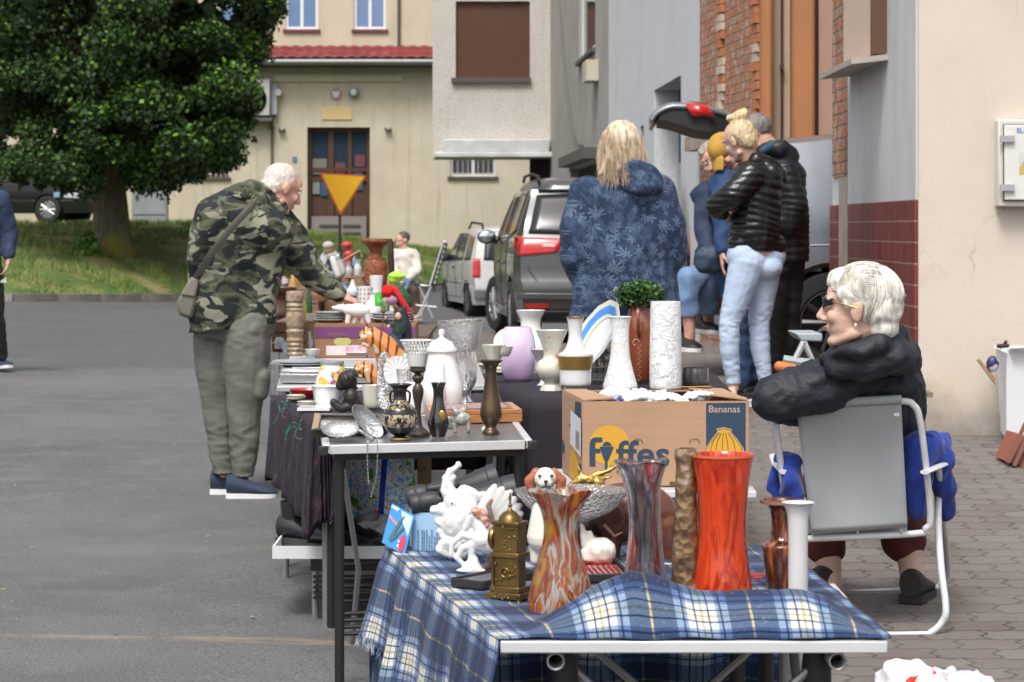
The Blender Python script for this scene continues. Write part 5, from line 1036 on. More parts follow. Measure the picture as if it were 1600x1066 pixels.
for sd in(1,-1):
 c.wheel(ra,sd*.84,WR,sd);c.wheel(fa,sd*.84,WR,sd,-.25*1)
 c.side([(.62,1.2),(1.35,1.11)],[(.66,1.64),(1.3,1.66)],sd,name='side_window');c.side([(1.42,1.11),(2.35,1.08)],[(1.38,1.66),(2.2,1.66)],sd,name='side_window');c.side([(2.43,1.08),(3.4,1.06)],[(2.28,1.66),(2.62,1.62)],sd,name='side_window')
 c.line([(1.38,1.6),(1.4,1.0),(1.42,.42),(2.38,.36)],sd);c.line([(2.3,1.55),(2.38,1.0),(2.4,.36),(3.4,.36),(3.45,.95)],sd)
 c.line([(.3,.94),(1.5,.965),(3.6,.92)],sd,.004,PGREY,'shoulder_crease')
 m=MB();h=[c.tr(x,sd*(c.w(x,.86)+.022),.86)for x in(1.62,1.84)];m.cap(h[0],h[1],.016);T.part('door_handle',m,PGREY,c.b);m=MB();h=[c.tr(x,sd*(c.w(x,.86)+.022),.86)for x in(2.62,2.84)];m.cap(h[0],h[1],.016);T.part('door_handle',m,PGREY,c.b)
 m=MB();m.tube([c.tr(x,sd*.66,z)for x,z in((.45,1.74),(.55,1.8),(1.5,1.845),(2.5,1.835),(2.65,1.78))],.017,8);T.part('roof_rail',m,BLKP,c.b)
 m=MB();mc=c.tr(3.2,sd*1.06,1.14);m.ell(mc,(.115,.07,.085),Mx.to_3x3()@rmat(0,0,90),16);m.cap(c.tr(3.25,sd*.93,1.07),c.tr(3.22,sd*1.02,1.12),.03);mp=T.part('wing_mirror',m,PGREY,c.b)
 m=MB();m.ell(c.tr(3.145,sd*1.06,1.145),(.095,.02,.065),Mx.to_3x3()@rmat(0,0,90),16);T.part('mirror_glass',m,M('mirror',(.7,.75,.8),.05,1.),mp)
 RL=M('tail_lamp_red',(.55,.01,.012),.12,coat=.8);
 la=c.side([(.12,.95),(.42,1.02)],[(.14,1.15),(.5,1.17)],sd,.012,mat=RL,name='tail_lamp',th=.006)
 c.back([(sd*.9,.95),(sd*.5,.99)],[(sd*.885,1.15),(sd*.42,1.13)],.012,RL,'tail_lamp',th=.006)
 c.back([(sd*.66,1.045),(sd*.52,1.045)],[(sd*.66,1.08),(sd*.52,1.08)],.02,M('lamp_clear',(.75,.35,.35),.15),'reversing_lamp')
 c.back([(sd*.84,.40),(sd*.6,.40)],[(sd*.84,.45),(sd*.6,.45)],.012,RL,'reflector')
c.back([(-.8,1.19),(0,1.17),(.8,1.19)],[(-.69,1.6),(0,1.63),(.69,1.6)],.01,M('rear_glass',(.02,.022,.024),.16))
c.back([(-.68,1.65),(.68,1.65)],[(-.62,1.7),(.62,1.7)],.03,PGREY,'spoiler',th=.03);c.back([(-.2,1.635),(.2,1.635)],[(-.2,1.655),(.2,1.655)],.05,RL,'brake_lamp')
c.back([(-.9,.27),(0,.27),(.9,.27)],[(-.9,.37),(0,.37),(.9,.37)],.03,BLKP,'bumper_trim',th=.02)
c.back([(-.93,.5),(0,.49),(.93,.5)],[(-.92,.56),(0,.555),(.92,.56)],.035,PGREY,'bumper',th=.04)
c.back([(-.26,.7),(.26,.7)],[(-.26,.81),(.26,.81)],.012,M('plate_white',(.6,.6,.58)),'number_plate')
for a in((-.88,.62),(.88,.62)):pass
m=MB()
for sd in(1,-1):m.tube([c.tr(interp(rear,z)-.012-.0,sd*y,z)for y,z in((.76,1.6),(.86,1.2),(.8,.8),(.7,.66))],.005,5)
T.part('tailgate_gap',m,M('gap_black',None),c.b)
X0,Y0=.13,40.0;gzc=gb(-1,40)-.02
WHT=M('white_paint',(.6,.6,.6),.3,coat=.5)
T=Thing('parked_car','small boxy white car with roof rails parked in front of the grey people carrier','car',(X0,Y0,gzc))
Mx=place(X0,Y0,gzc,10.5)
top=[(0,1.44),(.2,1.5),(1.2,1.53),(1.9,1.49),(2.4,1.3),(2.85,1.02),(3.3,.93),(3.7,.8)];rear=[(.24,.08),(.5,.0),(.95,.05),(1.5,.22)];front=[(.24,3.7),(.5,3.72),(.8,3.66),(1.0,3.1),(1.5,2.4)]
c=Car(T,Mx,1.62,top,rear,front,.93,WHT);WR=.3;c.body([(.6,WR,WR*1.12),(2.98,WR,WR*1.12)])
for sd in(1,-1):
 c.wheel(.6,sd*.71,WR,sd,0,M('steel_dark',(.08,.08,.08),.5),.17);c.wheel(2.98,sd*.71,WR,sd,0,M('steel_dark',None),.17)
 c.side([(.95,.97),(1.62,.95)],[(1.0,1.41),(1.6,1.42)],sd);c.side([(1.7,.95),(2.55,.93)],[(1.67,1.42),(1.95,1.4)],sd)
 c.side([(.3,.98),(.82,.96)],[(.38,1.36),(.86,1.4)],sd)
 c.line([(1.65,1.42),(1.66,.94),(1.66,.34),(2.6,.34),(2.62,.9)],sd);c.line([(.9,.95),(.95,.6),(1.1,.34),(1.66,.34)],sd);c.line([(.4,.6),(2.6,.6)],sd,.006,name='side_crease',mat=WHT)
 m=MB();m.cap(c.tr(1.78,sd*(c.w(1.78,.84)+.015),.84),c.tr(1.92,sd*(c.w(1.9,.84)+.015),.84),.014);T.part('door_handle',m,BLKP,c.b)
 m=MB();m.tube([c.tr(x,sd*.55,z)for x,z in((.35,1.47),(.45,1.57),(1.5,1.6),(1.75,1.5))],.02,8);T.part('roof_rail',m,BLKP,c.b)
 m=MB();m.ell(c.tr(2.35,sd*.87,1.0),(.1,.06,.075),Mx.to_3x3()@rmat(0,0,90));T.part('wing_mirror',m,BLKP,c.b)
 c.back([(sd*.79,.7),(sd*.66,.7)],[(sd*.78,1.0),(sd*.66,1.0)],.012,M('tail_lamp_red',None),'tail_lamp')
c.back([(-.6,.98),(0,.96),(.6,.98)],[(-.55,1.36),(0,1.38),(.55,1.36)],.01);c.back([(-.76,.34),(.76,.34)],[(-.76,.5),(.76,.5)],.03,M('bumper_grey',(.2,.2,.2),.6),'bumper',th=.03)
c.back([(-.1,.95),(.04,.95)],[(-.1,1.02),(.04,1.02)],.03,WHT,'wiper_cover',th=.02)
SIL=M('silver_blue_paint',(.2,.22,.25),.35,.4,coat=.6)
X0,Y0=1.33,17.55;gzc=gz(2.0,17.2)
T=Thing('hatchback_car','silver grey car with its boot lid raised, standing in the gap beside the tiled shop','car',(X0,Y0+.6,gzc))
Mx=Matrix.Translation((X0,Y0,gzc))@Matrix.Rotation(R(-3),4,'Z')@Matrix.Translation((0,.9,0))
top=[(0,1.64),(.5,1.72),(1.5,1.77),(2.3,1.72),(2.9,1.5),(3.4,1.15),(4.2,1.0)];rear=[(.24,.1),(.45,.0),(.85,.02),(1.0,.1),(1.74,.45)];front=[(.24,4.2),(.6,4.25),(.9,4.1),(1.1,3.6),(1.6,2.7)]
c=Car(T,Mx,1.8,top,rear,front,1.1,SIL,z0=.3);WR=.37;c.body([(.98,WR,WR*1.12),(3.4,WR,WR*1.12)],True)
for sd in(-1,1):
 c.wheel(.98,sd*.79,WR,sd,0,M('alloy_dark',(.045,.045,.048),.35,.6));c.wheel(3.4,sd*.79,WR,sd,0,M('alloy_dark',None))
 c.side([(1.55,1.04),(2.4,1.02)],[(1.55,1.46),(2.3,1.47)],sd);c.side([(2.47,1.02),(3.2,1.02)],[(2.38,1.47),(2.65,1.42)],sd)
 c.line([(1.5,1.47),(1.5,1.02),(1.3,.75),(1.45,.34),(2.44,.34)],sd);c.line([(2.43,1.5),(2.44,.34)],sd)
 c.line([(.2,.92),(1.6,.94),(3.4,.93)],sd,.006,SIL,'shoulder_crease')
 m=MB();n_=18;mm=[]
 for k in range(n_+1):a=math.pi*k/n_;mm.append(c.tr(.98+math.cos(a)*.435,sd*(c.w(.98,.5)+.012),WR+math.sin(a)*.435))
 m.tube(mm,.035,6);T.part('arch_trim',m,BLKP,c.b)
m=MB();m.lathe(c.tr(1.12,-(c.w(1.12,1.13)+.004),1.13),[(.001,.0),(.055,0),(.06,.006),(.001,.01)],20,axis=Mx.to_3x3()@rmat(90));T.part('fuel_cap',m,BLKP,c.b)
m=MB();m.bx(0,1,0,1,0,1);bk=MB();bk.add([c.tr(*p)for p in((.35,-.7,.35),(.35,.7,.35),(.35,.7,1.45),(.35,-.7,1.45))],[(0,1,2,3)]);bk.add([c.tr(*p)for p in((-.0,-.72,.62),(-.0,.72,.62),(.36,.72,.62),(.36,-.72,.62),(-.0,-.72,.36),(-.0,.72,.36))],[(0,1,2,3),(0,4,5,1)])
T.part('boot_interior',bk,M('boot_dark',(.02,.02,.022),.9),c.b)
m=MB();m.add([c.tr(*p)for p in((.05,-.86,.28),(.05,.86,.28),(-.04,.86,.3),(-.04,-.86,.3),(.05,-.86,.6),(.05,.86,.6),(-.04,.86,.6),(-.04,-.86,.6))],[(0,1,2,3),(4,5,6,7)[::-1],(2,3,7,6)[::-1],(0,3,7,4),(1,2,6,5)]);T.part('bumper',m,SIL,c.b,bevel=.03)
hin=Vector((.46,0,1.73))
hd=MB()
def hp_(x,y,z):return c.tr(hin.x-x*.74,y,hin.z+.06+z*.85+x*.14)
prof=[(0,.02),(.25,.07),(.5,.09),(.62,.085),(.85,.06),(1.0,-.02),(1.06,-.1)]
for sd in(0,):
 hd.grid(25,13,lambda u,v:hp_(cr_p(u)[0],(v-.5)*2*(.62+.2*min(1,cr_p(u)[0]/.55)),cr_p(u)[1]-.03*(abs(v-.5)*2)**3))if False else None
pts=cr([(a,b,0)for a,b in prof],4)
hd.grid(len(pts),13,lambda u,v:hp_(pts[round(u*(len(pts)-1))].x,(v-.5)*2*(.6+.2*min(1,pts[round(u*(len(pts)-1))].x/.5)),pts[round(u*(len(pts)-1))].y+.02-.05*(abs(v-.5)*2)**3))
ht=T.part('boot_lid',hd,SIL,c.b,solid=.03)
m=MB();low=cr([(.05,-.02,0),(.3,-.1,0),(.6,-.13,0),(.85,-.1,0),(1.0,-.1,0)],4)
m.grid(len(low),9,lambda u,v:hp_(low[round(u*(len(low)-1))].x,(v-.5)*2*(.58+.2*min(1,low[round(u*(len(low)-1))].x/.5)),low[round(u*(len(low)-1))].y))
for sd in(-1,1):
 n_=15
 m.grid(n_,3,lambda u,v:(lambda x:hp_(x,sd*(.585+.2*min(1,x/.5)),(interp([(p.x,p.y)for p in low],x))*(1-v)+(interp([(p.x,p.y)for p in pts],x)-.035)*v))(.03+u*.95))
T.part('boot_lid_lining',m,BLKP,ht,smooth=60)
for sd in(-1,1):
 m=MB();m.add([hp_(*p)for p in((.5,sd*.815,.075),(.72,sd*.825,.06),(.66,sd*.825,-.02),(.42,sd*.79,.01),(.5,sd*.62,.118),(.7,sd*.62,.105))],[(0,1,2,3),(0,4,5,1)]);T.part('tail_lamp',m,M('tail_lamp_red',None),ht,solid=.02)
m=MB();m.tube([c.tr(.3,-.7,1.2),hp_(.42,-.66,-.05)],.012,6);T.part('gas_strut',m,BLKP,ht);m=MB();m.tube([c.tr(.3,.7,1.2),hp_(.42,.66,-.05)],.012,6);T.part('gas_strut',m,BLKP,ht)
m=MB();m.box(P(1120,452,16.1),(.28,.25,.2),rmat(0,10,10));dsl(m,[('e',(1112,455,16.0),(.12,.1,.13))]);Thing('blanket','folded dusty red blanket on the boot sill under the sitting person','blanket',P(1120,470,16),mb=m,mat=M('dusty_red',(.32,.1,.09),.9,col2=(.4,.15,.12),vs=30),voxel=.012,sm=3,disp=fold(.006,12,12))
BLK=M('black_paint',(.006,.007,.01),.25,coat=.25)
yc_=56.5;s_=F/yc_;xf=(133-800)/s_;gzc=H-(349-HY)/s_
T=Thing('parked_car','black saloon car parked behind the tree at the far left','car',(xf-2,yc_,gzc))
Mx=Matrix.Translation((xf,yc_,gzc))@Matrix.Rotation(R(-14),4,'Z')@Matrix.Translation((-4.5,.9,0))
top=[(0,.98),(.7,1.06),(1.3,1.38),(2.2,1.43),(2.8,1.32),(3.3,1.02),(3.9,.9),(4.5,.74)];rear=[(.24,.1),(.5,0),(.9,.1),(1.4,.3)];front=[(.24,4.5),(.5,4.52),(.75,4.45),(1.4,4.3)]
c=Car(T,Mx,1.8,top,rear,front,.92,BLK);WR=.32;c.body([(.85,WR,WR*1.12),(3.55,WR,WR*1.12)])
for sd in(-1,1):
 c.wheel(.85,sd*.8,WR,sd,0,M('alloy',None));c.wheel(3.55,sd*.8,WR,sd,0,M('alloy',None))
 c.side([(1.0,.96),(1.9,.95)],[(1.35,1.3),(1.9,1.34)],sd);c.side([(1.97,.95),(3.0,.95)],[(1.97,1.34),(2.55,1.3)],sd)
 c.side([(3.95,.6),(4.3,.57)],[(3.98,.73),(4.28,.7)],sd,.01,mat=M('headlamp',(.55,.6,.65),.1,coat=.8),name='headlamp');c.side([(3.7,.6),(3.85,.6)],[(3.7,.72),(3.85,.72)],sd,.01,mat=M('fog_lamp',(.25,.35,.5),.2),name='side_lamp')
 m=MB();m.ell(c.tr(2.9,sd*.98,.98),(.09,.06,.07));T.part('wing_mirror',m,BLK,c.b)
# ================================================================ tables and cloths
ALU=M('aluminium',(.62,.63,.64),.35,.5,col2=(.52,.53,.54),vs=9);ALUD=M('aluminium_tube',(.33,.33,.34),.4,.7);BLKM=M('black_metal',(.012,.012,.013),.45)
def quadtop(m,cs,z,th,mi=0):
 m.prism([(x,y,z-th)for x,y in cs],(0,0,th),mi)
def plaid():
 n=NT('plaid_wool');c=n.n('ShaderNodeTexCoord');sep=n.n('ShaderNodeSeparateXYZ');n.l(c.outputs['UV'],sep.inputs[0])
 NV,MB_,WH,YE,DK=(.009,.022,.072),(.09,.165,.35),(.68,.68,.65),(.42,.29,.09),(.003,.006,.02)
 st=[(0,NV),(.16,MB_),(.225,DK),(.245,MB_),(.275,WH),(.345,DK),(.36,WH),(.41,YE),(.432,WH),(.48,DK),(.495,WH),(.565,MB_),(.6,DK),(.62,MB_),(.685,NV),(.895,YE),(.918,NV)]
 def band(o):
  f=n.math('FRACT',n.math('DIVIDE',o,.16));return n.ramp(f,st,'CONSTANT')
 wob=n.math('MULTIPLY',n.math('SUBTRACT',n.noise(n.coord('UV'),9,2),.5),.006)
 a=band(n.math('ADD',sep.outputs[0],wob));b=band(n.math('ADD',sep.outputs[1],wob));gm=n.n('ShaderNodeGamma');gm.inputs[1].default_value=.5;n.l(n.mix(1,a,b,'MULTIPLY'),gm.inputs[0]);col=gm.outputs[0]
 fz_=n.noise(n.coord('Object'),420,3,.8);col=n.mix(1,col,n.ramp(fz_,[(.3,.68),(.7,1.3)]),'MULTIPLY');pil=n.ramp(n.noise(n.coord('Object'),150,2),[(.66,0.),(.72,.35)]);col=n.mix(pil,col,(.45,.48,.52))
 n.set(Base_Color=col,Roughness=.95);n.b.inputs['Sheen Weight'].default_value=.05;n.bump(n.math('ADD',fz_,n.math('MULTIPLY',n.noise(n.coord('Object'),60,4),1.0)),.7,.004);return n.m
PLAID=plaid()
gz0=gb(.3,4.1)
T=Thing('camping_table','low aluminium camping table with crossed legs nearest the camera, half covered by the plaid blanket','table',(.28,4.1,gz0))
XL,XRr,YF,YBk=-.018,.587,3.8,4.42
m=MB()
for k in range(9):y0=YF+.03+k*(YBk-YF-.06)/9;m.bx(XL+.012,XRr-.012,y0,y0+(YBk-YF-.06)/9-.004,.682,.695)
T.part('slat_top',m,ALU)
m=MB()
m.bx(XL,XRr,YF,YF+.026,.684,.7025);m.bx(XL,XRr,YBk-.026,YBk,.684,.7025);m.bx(XL,XL+.02,YF+.0265,YBk-.0265,.684,.7025);m.bx(XRr-.02,XRr,YF+.0265,YBk-.0265,.684,.7025);T.part('top_rim',m,M('white_alu_rim',(.68,.69,.7),.35,.3),bevel=.002)
for x in(XL+.1,XRr-.1):
 for y in(YF+.09,YBk-.09):
  m=MB();m.tube([(x,y,gb(x,y)+.01),(x,y,.67)],.0125,12);lg=T.part('leg',m,ALUD);m=MB();m.lathe((x,y,.6),[(.02,0),(.024,.01),(.024,.05),(.02,.08)],14);T.part('joint',m,BLKP,lg)
ends=[(XL+.1,YF+.09),(XRr-.1,YF+.09),(XRr-.1,YBk-.09),(XL+.1,YBk-.09)]
for i in range(4):
 a,b=ends[i],ends[(i+1)%4]
 for(p,za),(q_,zb_)in(((a,.655),(b,.3)),((a,.3),(b,.655))):
  dx=Vector((q_[0]-p[0],q_[1]-p[1],0)).normalized();off=Vector((-dx.y,dx.x,0))*(.008 if za>.5 else-.008)
  m=MB();m.tube([Vector((p[0],p[1],za))+off,Vector((q_[0],q_[1],zb_))+off],.0095,8,flat=.8);T.part('cross_brace',m,ALUD)
m=MB();m.tube([(P(1307,1030,YF+.03).x,YF+.015,.668),(P(1307,1030,YF+.03).x-.0,YF+.2,.668)],.013,16,caps=False);T.part('round_tube',m,ALUD,solid=.003);m=MB();m.tube([(P(868,1028,YF+.03).x,YF+.015,.668),(P(868,1028,YF+.03).x,YF+.2,.668)],.013,16,caps=False);T.part('round_tube',m,ALUD,solid=.003)
T=Thing('folding_table','second table hidden under the plaid blanket behind the camping table','table',(.15,4.7,gz0))
m=MB();quadtop(m,[(-.13,4.43),(.52,4.43),(.5,4.93),(-.225,4.86)],.7,.022);T.part('top',m,M('table_brown',(.12,.08,.05),.6))
for x,y in((-.12,4.5),(.47,4.5),(.45,4.87),(-.19,4.82)):m=MB();m.tube([(x,y,gb(x,y)+.02),(x,y,.678)],.014,10);T.part('leg',m,BLKM)
RT=[(760,1003),(785,996),(830,978),(880,950),(930,918),(960,904),(990,897),(1020,902),(1050,914),(1085,925),(1130,927),(1170,925),(1210,922),(1250,922),(1285,932),(1310,948),(1340,968),(1387,999),(1400,1002)]
YR=3.915
def ridge(x):
 px=800+x*F/YR;y=interp(RT,px);return max(0,H-(y-HY)*YR/F-.706)
def LE(y):return-.02-(y-3.8)*.212
def RE(y):return .594-max(0,y-3.9)*.05
def cloth_top(u,y):
 x=LE(y)+(RE(y)-LE(y))*u;t=(y-3.806)
 r=ridge(x);h=r*(math.sin(min(1,t/(YR-3.806))*math.pi/2)if y<YR else max(0,1-(y-YR)/.13)**1.5)
 z=.7065+h+.0035*noise.noise(Vector((x*16,y*16,2)))+.007*max(0,h*12)*abs(noise.noise(Vector((x*22+y*9,y*10,4))))+.006*max(0,noise.noise(Vector((x*7,y*14,9))))*(1 if h>.004 else .5)
 return Vector((x,y-.0+.012*noise.noise(Vector((x*12,0,5)))*(1 if t<.05 else 0),z))
mb=MB();mb.uv=[]
ys=[3.806+(.24)*i/22 for i in range(23)]+[4.05+(.86)*i/44 for i in range(45)];vv=[0]
for a,b in zip(ys,ys[1:]):vv.append(vv[-1]+math.hypot(b-a,(ridge(.2)*1.0/22 if b<4.06 else 0)))
nh=16;nt=70
cols=[('h',1-i/nh)for i in range(nh)]+[('t',i/nt)for i in range(nt+1)]
def cpt(c,y):
 yb=min(y,4.875+.02)if False else y
 if c[0]=='t':p=cloth_top(c[1],yb);return p,c[1]*.62
 e=cloth_top(0,yb);k=c[1];tt=(y-3.8)/1.1;ln=.42-.25*min(1,tt*1.05);wav=.5+.5*math.sin(y*34+1.5*math.sin(y*11));out=.006+.035*k*wav+.02*k
 nrm=Vector((-1,-.21,0)).normalized();p=e+nrm*(out*min(1,k*5))+Vector((0,0,-ln*k-.003))
 p.z+=.012*math.sin(y*20)*k;p.y+=.01*math.sin(k*7+y*20)*k;return p,-ln*k
W_=len(cols)
for j,y in enumerate(ys):
 for c_ in cols:
  p,u_=cpt(c_,y);mb.v.append(tuple(p));mb.uv.append((u_+.06,vv[j]+.03))
for j in range(len(ys)-1):
 for i in range(W_-1):a=j*W_+i;mb.f.append((a,a+1,a+W_+1,a+W_));mb.m.append(0)
o=len(mb.v);nb=14;yb=ys[-1]
for k in range(nb+1):
 for c_ in cols[nh-10:]:
  p,u_=cpt(c_,yb);kk=k/nb;p=p+Vector((0,.01+.03*kk*math.sin(p.x*30)+.02*kk,-.34*kk-.002))if k else p;mb.v.append(tuple(p));mb.uv.append((u_+.06,vv[-1]+.34*kk+.03))
W2_=len(cols[nh-10:])
for j in range(nb):
 for i in range(W2_-1):a=o+j*W2_+i;mb.f.append((a,a+1,a+W2_+1,a+W2_));mb.m.append(0)
T=Thing('plaid_blanket','blue, white and yellow plaid wool blanket bunched over the front table','blanket',(.2,4.3,.7))
T.part('cloth',mb,PLAID,smooth=180,solid=.003)
fr=MB();rr=random.Random(2)
for i in range(230):
 y=rr.uniform(3.86,4.9);p,_=cpt(('h',1.0),y);fr.tube([p+Vector((0,0,.004)),p+Vector((rr.uniform(-.006,.006),rr.uniform(-.006,.006),-.008)),p+Vector((rr.uniform(-.01,.01),rr.uniform(-.01,.01),-.018))],[.0012,.001,.0005],4)
T.part('fringe',fr,M('fringe_blue',(.12,.2,.36),.9,col2=(.5,.52,.55),vs=60),kind='stuff')
zb=.605;T=Thing('folding_table','white rimmed low table under the banana box','table',(.45,7.2,gz(.5,7.2)))
m=MB();quadtop(m,[(.165,6.88),(.69,6.86),(.7,7.48),(.13,7.5)],zb,.02);T.part('top',m,M('white_alu_rim',None),bevel=.003)
for x,y in((.2,6.94),(.65,6.92),(.66,7.42),(.18,7.44)):m=MB();m.tube([(x,y,gz(x,y)),(x,y,zb-.02)],.013,10);T.part('leg',m,ALUD)
Q4=[(-.56,7.2),(.063,7.38),(.0,8.45),(-.665,8.34)]
T=Thing('folding_table','black legged folding table with a silver rim holding the dark vases','table',(-.3,7.8,0))
m=MB();quadtop(m,[(-.545,7.225),(.043,7.395),(-.017,8.43),(-.65,8.32)],.7,.012);T.part('top',m,M('grey_slats',(.16,.16,.17),.3,.5,col2=(.22,.22,.23),stretch=(40,1,1),vs=1))
for i in range(4):
 a,b=Vector(Q4[i]+(0,)),Vector(Q4[(i+1)%4]+(0,));t=(b-a).normalized();n_=Vector((-t.y,t.x,0));m=MB()
 m.prism([a+t*.024+Vector((0,0,.676)),b-t*.024+Vector((0,0,.676)),b-t*.024+n_*.022+Vector((0,0,.676)),a+t*.024+n_*.022+Vector((0,0,.676))],(0,0,.027));T.part('rim',m,M('white_alu_rim',None),bevel=.002)
 m=MB();m.box(a*.995+(Vector((.0,.02,.689))),(.027,.024,.029),rotz(.28),0);T.part('corner_cap',m,BLKP,bevel=.004)
m=MB();quadtop(m,[(-.53,7.24),(.03,7.41),(-.03,8.41),(-.63,8.3)],.674,.02);T.part('under_frame',m,BLKM)
for x,y in((-.515,7.26),(.02,7.42),(-.04,8.4),(-.615,8.28)):m=MB();m.tube([(x,y,gz(x,y)),(x,y,.66)],.0145,12);T.part('leg',m,BLKM)
for x0,y0,x1,y1,zs_ in((-.515,7.26,.02,7.42,(.135,.155,.175,.195)),(-.615,8.28,-.04,8.4,(.075,.1,.125,.15,.2))):
 for z in zs_:m=MB();m.tube([(x0,y0,z),(x1,y1,z)],.0065,6,flat=1.);T.part('slat',m,BLKM)
m=MB();m.tube([(-.505,7.26,.63),(-.47,7.45,.3),(-.5,7.6,.05)],.009,8);T.part('strut',m,ALUD)
T=Thing('low_rack','low black slatted rack behind the black table carrying shoes and a printed bag','rack',(-.4,8.7,0))
m=MB();m.bx(-.7,-.02,8.45,8.95,.155,.2);T.part('shelf',m,BLKM)
for k in range(5):m=MB();m.bx(-.69,-.02,8.43,8.445,.06+k*.018,.07+k*.018);T.part('slat',m,BLKM)
for x,y in((-.685,8.47),(-.06,8.47),(-.06,8.93),(-.685,8.93)):m=MB();m.tube([(x,y,gz(x,y)),(x,y,.155)],.012,8);T.part('leg',m,ALUD if y<8.5 else BLKM)
m=MB();m.bx(-.83,-.1,8.42,8.96,.2015,.21);m.bx(-.83,-.1,8.42,8.428,.21,.245);m.bx(-.83,-.822,8.428,8.96,.21,.245);Thing('box_lid','white cardboard lid under the shoes below the velvet cloth','lid',(-.45,8.7,.2),mb=m,mat=M('white_card',(.66,.67,.7),.7))
def drape(T,name,top,z,hang,mat,seed=0,amp=.02,freq=26,corner=0.0,nseg=26,rows=14,lens=None):
 """cloth over a convex top; hangs all round with folds. lens: drop per corner"""
 mb=MB();mb.uv=[];per=[];n=len(top)
 for i in range(n):
  a,b=Vector(top[i]+(0,)),Vector(top[(i+1)%n]+(0,));t=(b-a);nr=Vector((t.y,-t.x,0)).normalized()
  la=lens[i]if lens else hang;lb=lens[(i+1)%n]if lens else hang
  for k in range(nseg):f=k/nseg;per.append((a+t*f,nr,la+(lb-la)*f,min(f,1-f),(b-a).length*f))
 N=len(per);cx=sum((p[0]for p in per),Vector())/N;rg=[]
 for r in range(5):
  rg.append([cx.lerp(p[0],(r+1)/5)+Vector((0,0,z))for p in per])
 for r in range(1,rows+1):
  k=r/rows;row=[]
  for i,(p,nr,ln,cf,s_)in enumerate(per):
   w=math.sin(i*2*math.pi/N*freq+seed+1.3*math.sin(i*2*math.pi/N*7+seed));out=.006+amp*k**.7*(w*.5+.5)+amp*.4*k;nn=nr
   if cf<.06:nn=(p-cx).normalized();out+=corner*k
   row.append(p+nn*out+Vector((0,0,z-ln*k*(1+(.12 if cf<.04 and corner else 0)))))
  rg.append(row)
 for r,row in enumerate(rg):
  for i,p in enumerate(row):mb.v.append(tuple(p));mb.uv.append((i/N*3,r/len(rg)))
 for r in range(len(rg)-1):
  for i in range(N):a=r*N+i;b=r*N+(i+1)%N;mb.f.append((a,b,b+N,a+N));mb.m.append(0)
 o=len(mb.v);mb.v.append(tuple(cx+Vector((0,0,z))));mb.uv.append((0,0));mb.f+=[(o,(i+1)%N,i)for i in range(N)];mb.m+=[0]*N
 return T.part(name,mb,mat,smooth=180,solid=.002)if T else mb
def simple_table(label,top,z,legmat,topmat,inset=.04):
 cx=sum(p[0]for p in top)/4;cy=sum(p[1]for p in top)/4;T=Thing('folding_table',label,'table',(cx,cy,gz(cx,cy)))
 m=MB();quadtop(m,top,z,.022);T.part('top',m,topmat,bevel=.003)
 for x,y in top:x+=(cx-x)*inset*2;y+=(cy-y)*inset*2;m=MB();m.tube([(x,y,gz(x,y)),(x,y,z-.022)],.014,10);T.part('leg',m,legmat)
 return T
Q3=[(.07,9.2),(.86,9.25),(.9,10.9),(-.19,10.8)]
Q3b=[(.08,9.22),(.85,9.27),(.88,10.85),(-.17,10.77)]
simple_table('table under the dark violet cloth with the white vases',Q3b,.692,BLKM,M('table_brown',None))
vc=M('violet_cloth',(.011,.008,.015),.85,col2=(.018,.013,.024),vs=4,bump=.15,bs=60)
T=Thing('tablecloth','dark violet tablecloth hanging to the ground under the white vases','tablecloth',(.4,10,.7));drape(T,'cloth',Q3,.698,.6,vc,1,.018,44)
Q5=[(-.67,8.25),(-.6,8.278),(-.565,8.29),(-.02,8.5),(-.05,9.55),(-.935,9.45)]
simple_table('table under the purple velvet cloth',[(-.655,8.27),(-.03,8.52),(-.06,9.53),(-.915,9.43)],.69,ALUD,M('table_brown',None))
def velvet():
 n=NT('purple_velvet');v=n.coord('Object',(1,1,.45));f=n.noise(v,26,6,.75,.6);lw=n.n('ShaderNodeLayerWeight');lw.inputs[0].default_value=.35
 c=n.ramp(f,[(.42,(.004,.001,.005)),(.54,(.016,.005,.018)),(.64,(.07,.03,.07)),(.74,(.17,.11,.17))])
 n.set(Base_Color=c,Roughness=.6);n.b.inputs['Sheen Weight'].default_value=.02;n.b.inputs['Sheen Roughness'].default_value=.3;n.b.inputs['Sheen Tint'].default_value=(.4,.25,.4,1);n.bump(f,.6,.01);return n.m
T=Thing('velvet_cloth','crushed purple velvet cloth clipped over the edge of the table','tablecloth',(-.5,8.9,.7));drape(T,'cloth',Q5,.697,.33,velvet(),2,.022,34,.03,lens=[.36,.33,.04,.03,.3,.3])
for i,(x,y)in enumerate(((449,640),(470,672))):
 T=Thing('green_bow',['green ribbon bow and wire ring tied to the far edge of the velvet','green ribbon bow tied at the near corner of the velvet'][i],'bow',P(x,y+18,8.9-.5*i));rr=random.Random(i+3)
 m=MB();c=P(x,y,8.93-.45*i)
 for k in range(6):a=rr.uniform(0,6.28);e=c+Vector((math.cos(a)*.045,0,math.sin(a)*.03));m.tube(cr([c,c.lerp(e,.5)+Vector((0,-.012,.016)),e,e+Vector((rr.uniform(-.02,.02),0,-.03))],4),.0032,5,flat=.5)
 T.part('ribbon',m,M('green_ribbon',(.03,.2,.13),.5))
 m=MB();m.tube([c+Vector((math.cos(a)*.019,-.012,-.012+math.sin(a)*.019))for a in[k*math.pi/8 for k in range(17)]],.0016,5);T.part('ring',m,M('steel',(.5,.5,.5),.25,1.))
Q6=[(-.93,9.62),(-.1,9.7),(-.16,11.35),(-1.06,11.3)];simple_table('aluminium table stacked with plates behind the velvet',Q6,.72,ALUD,ALU)
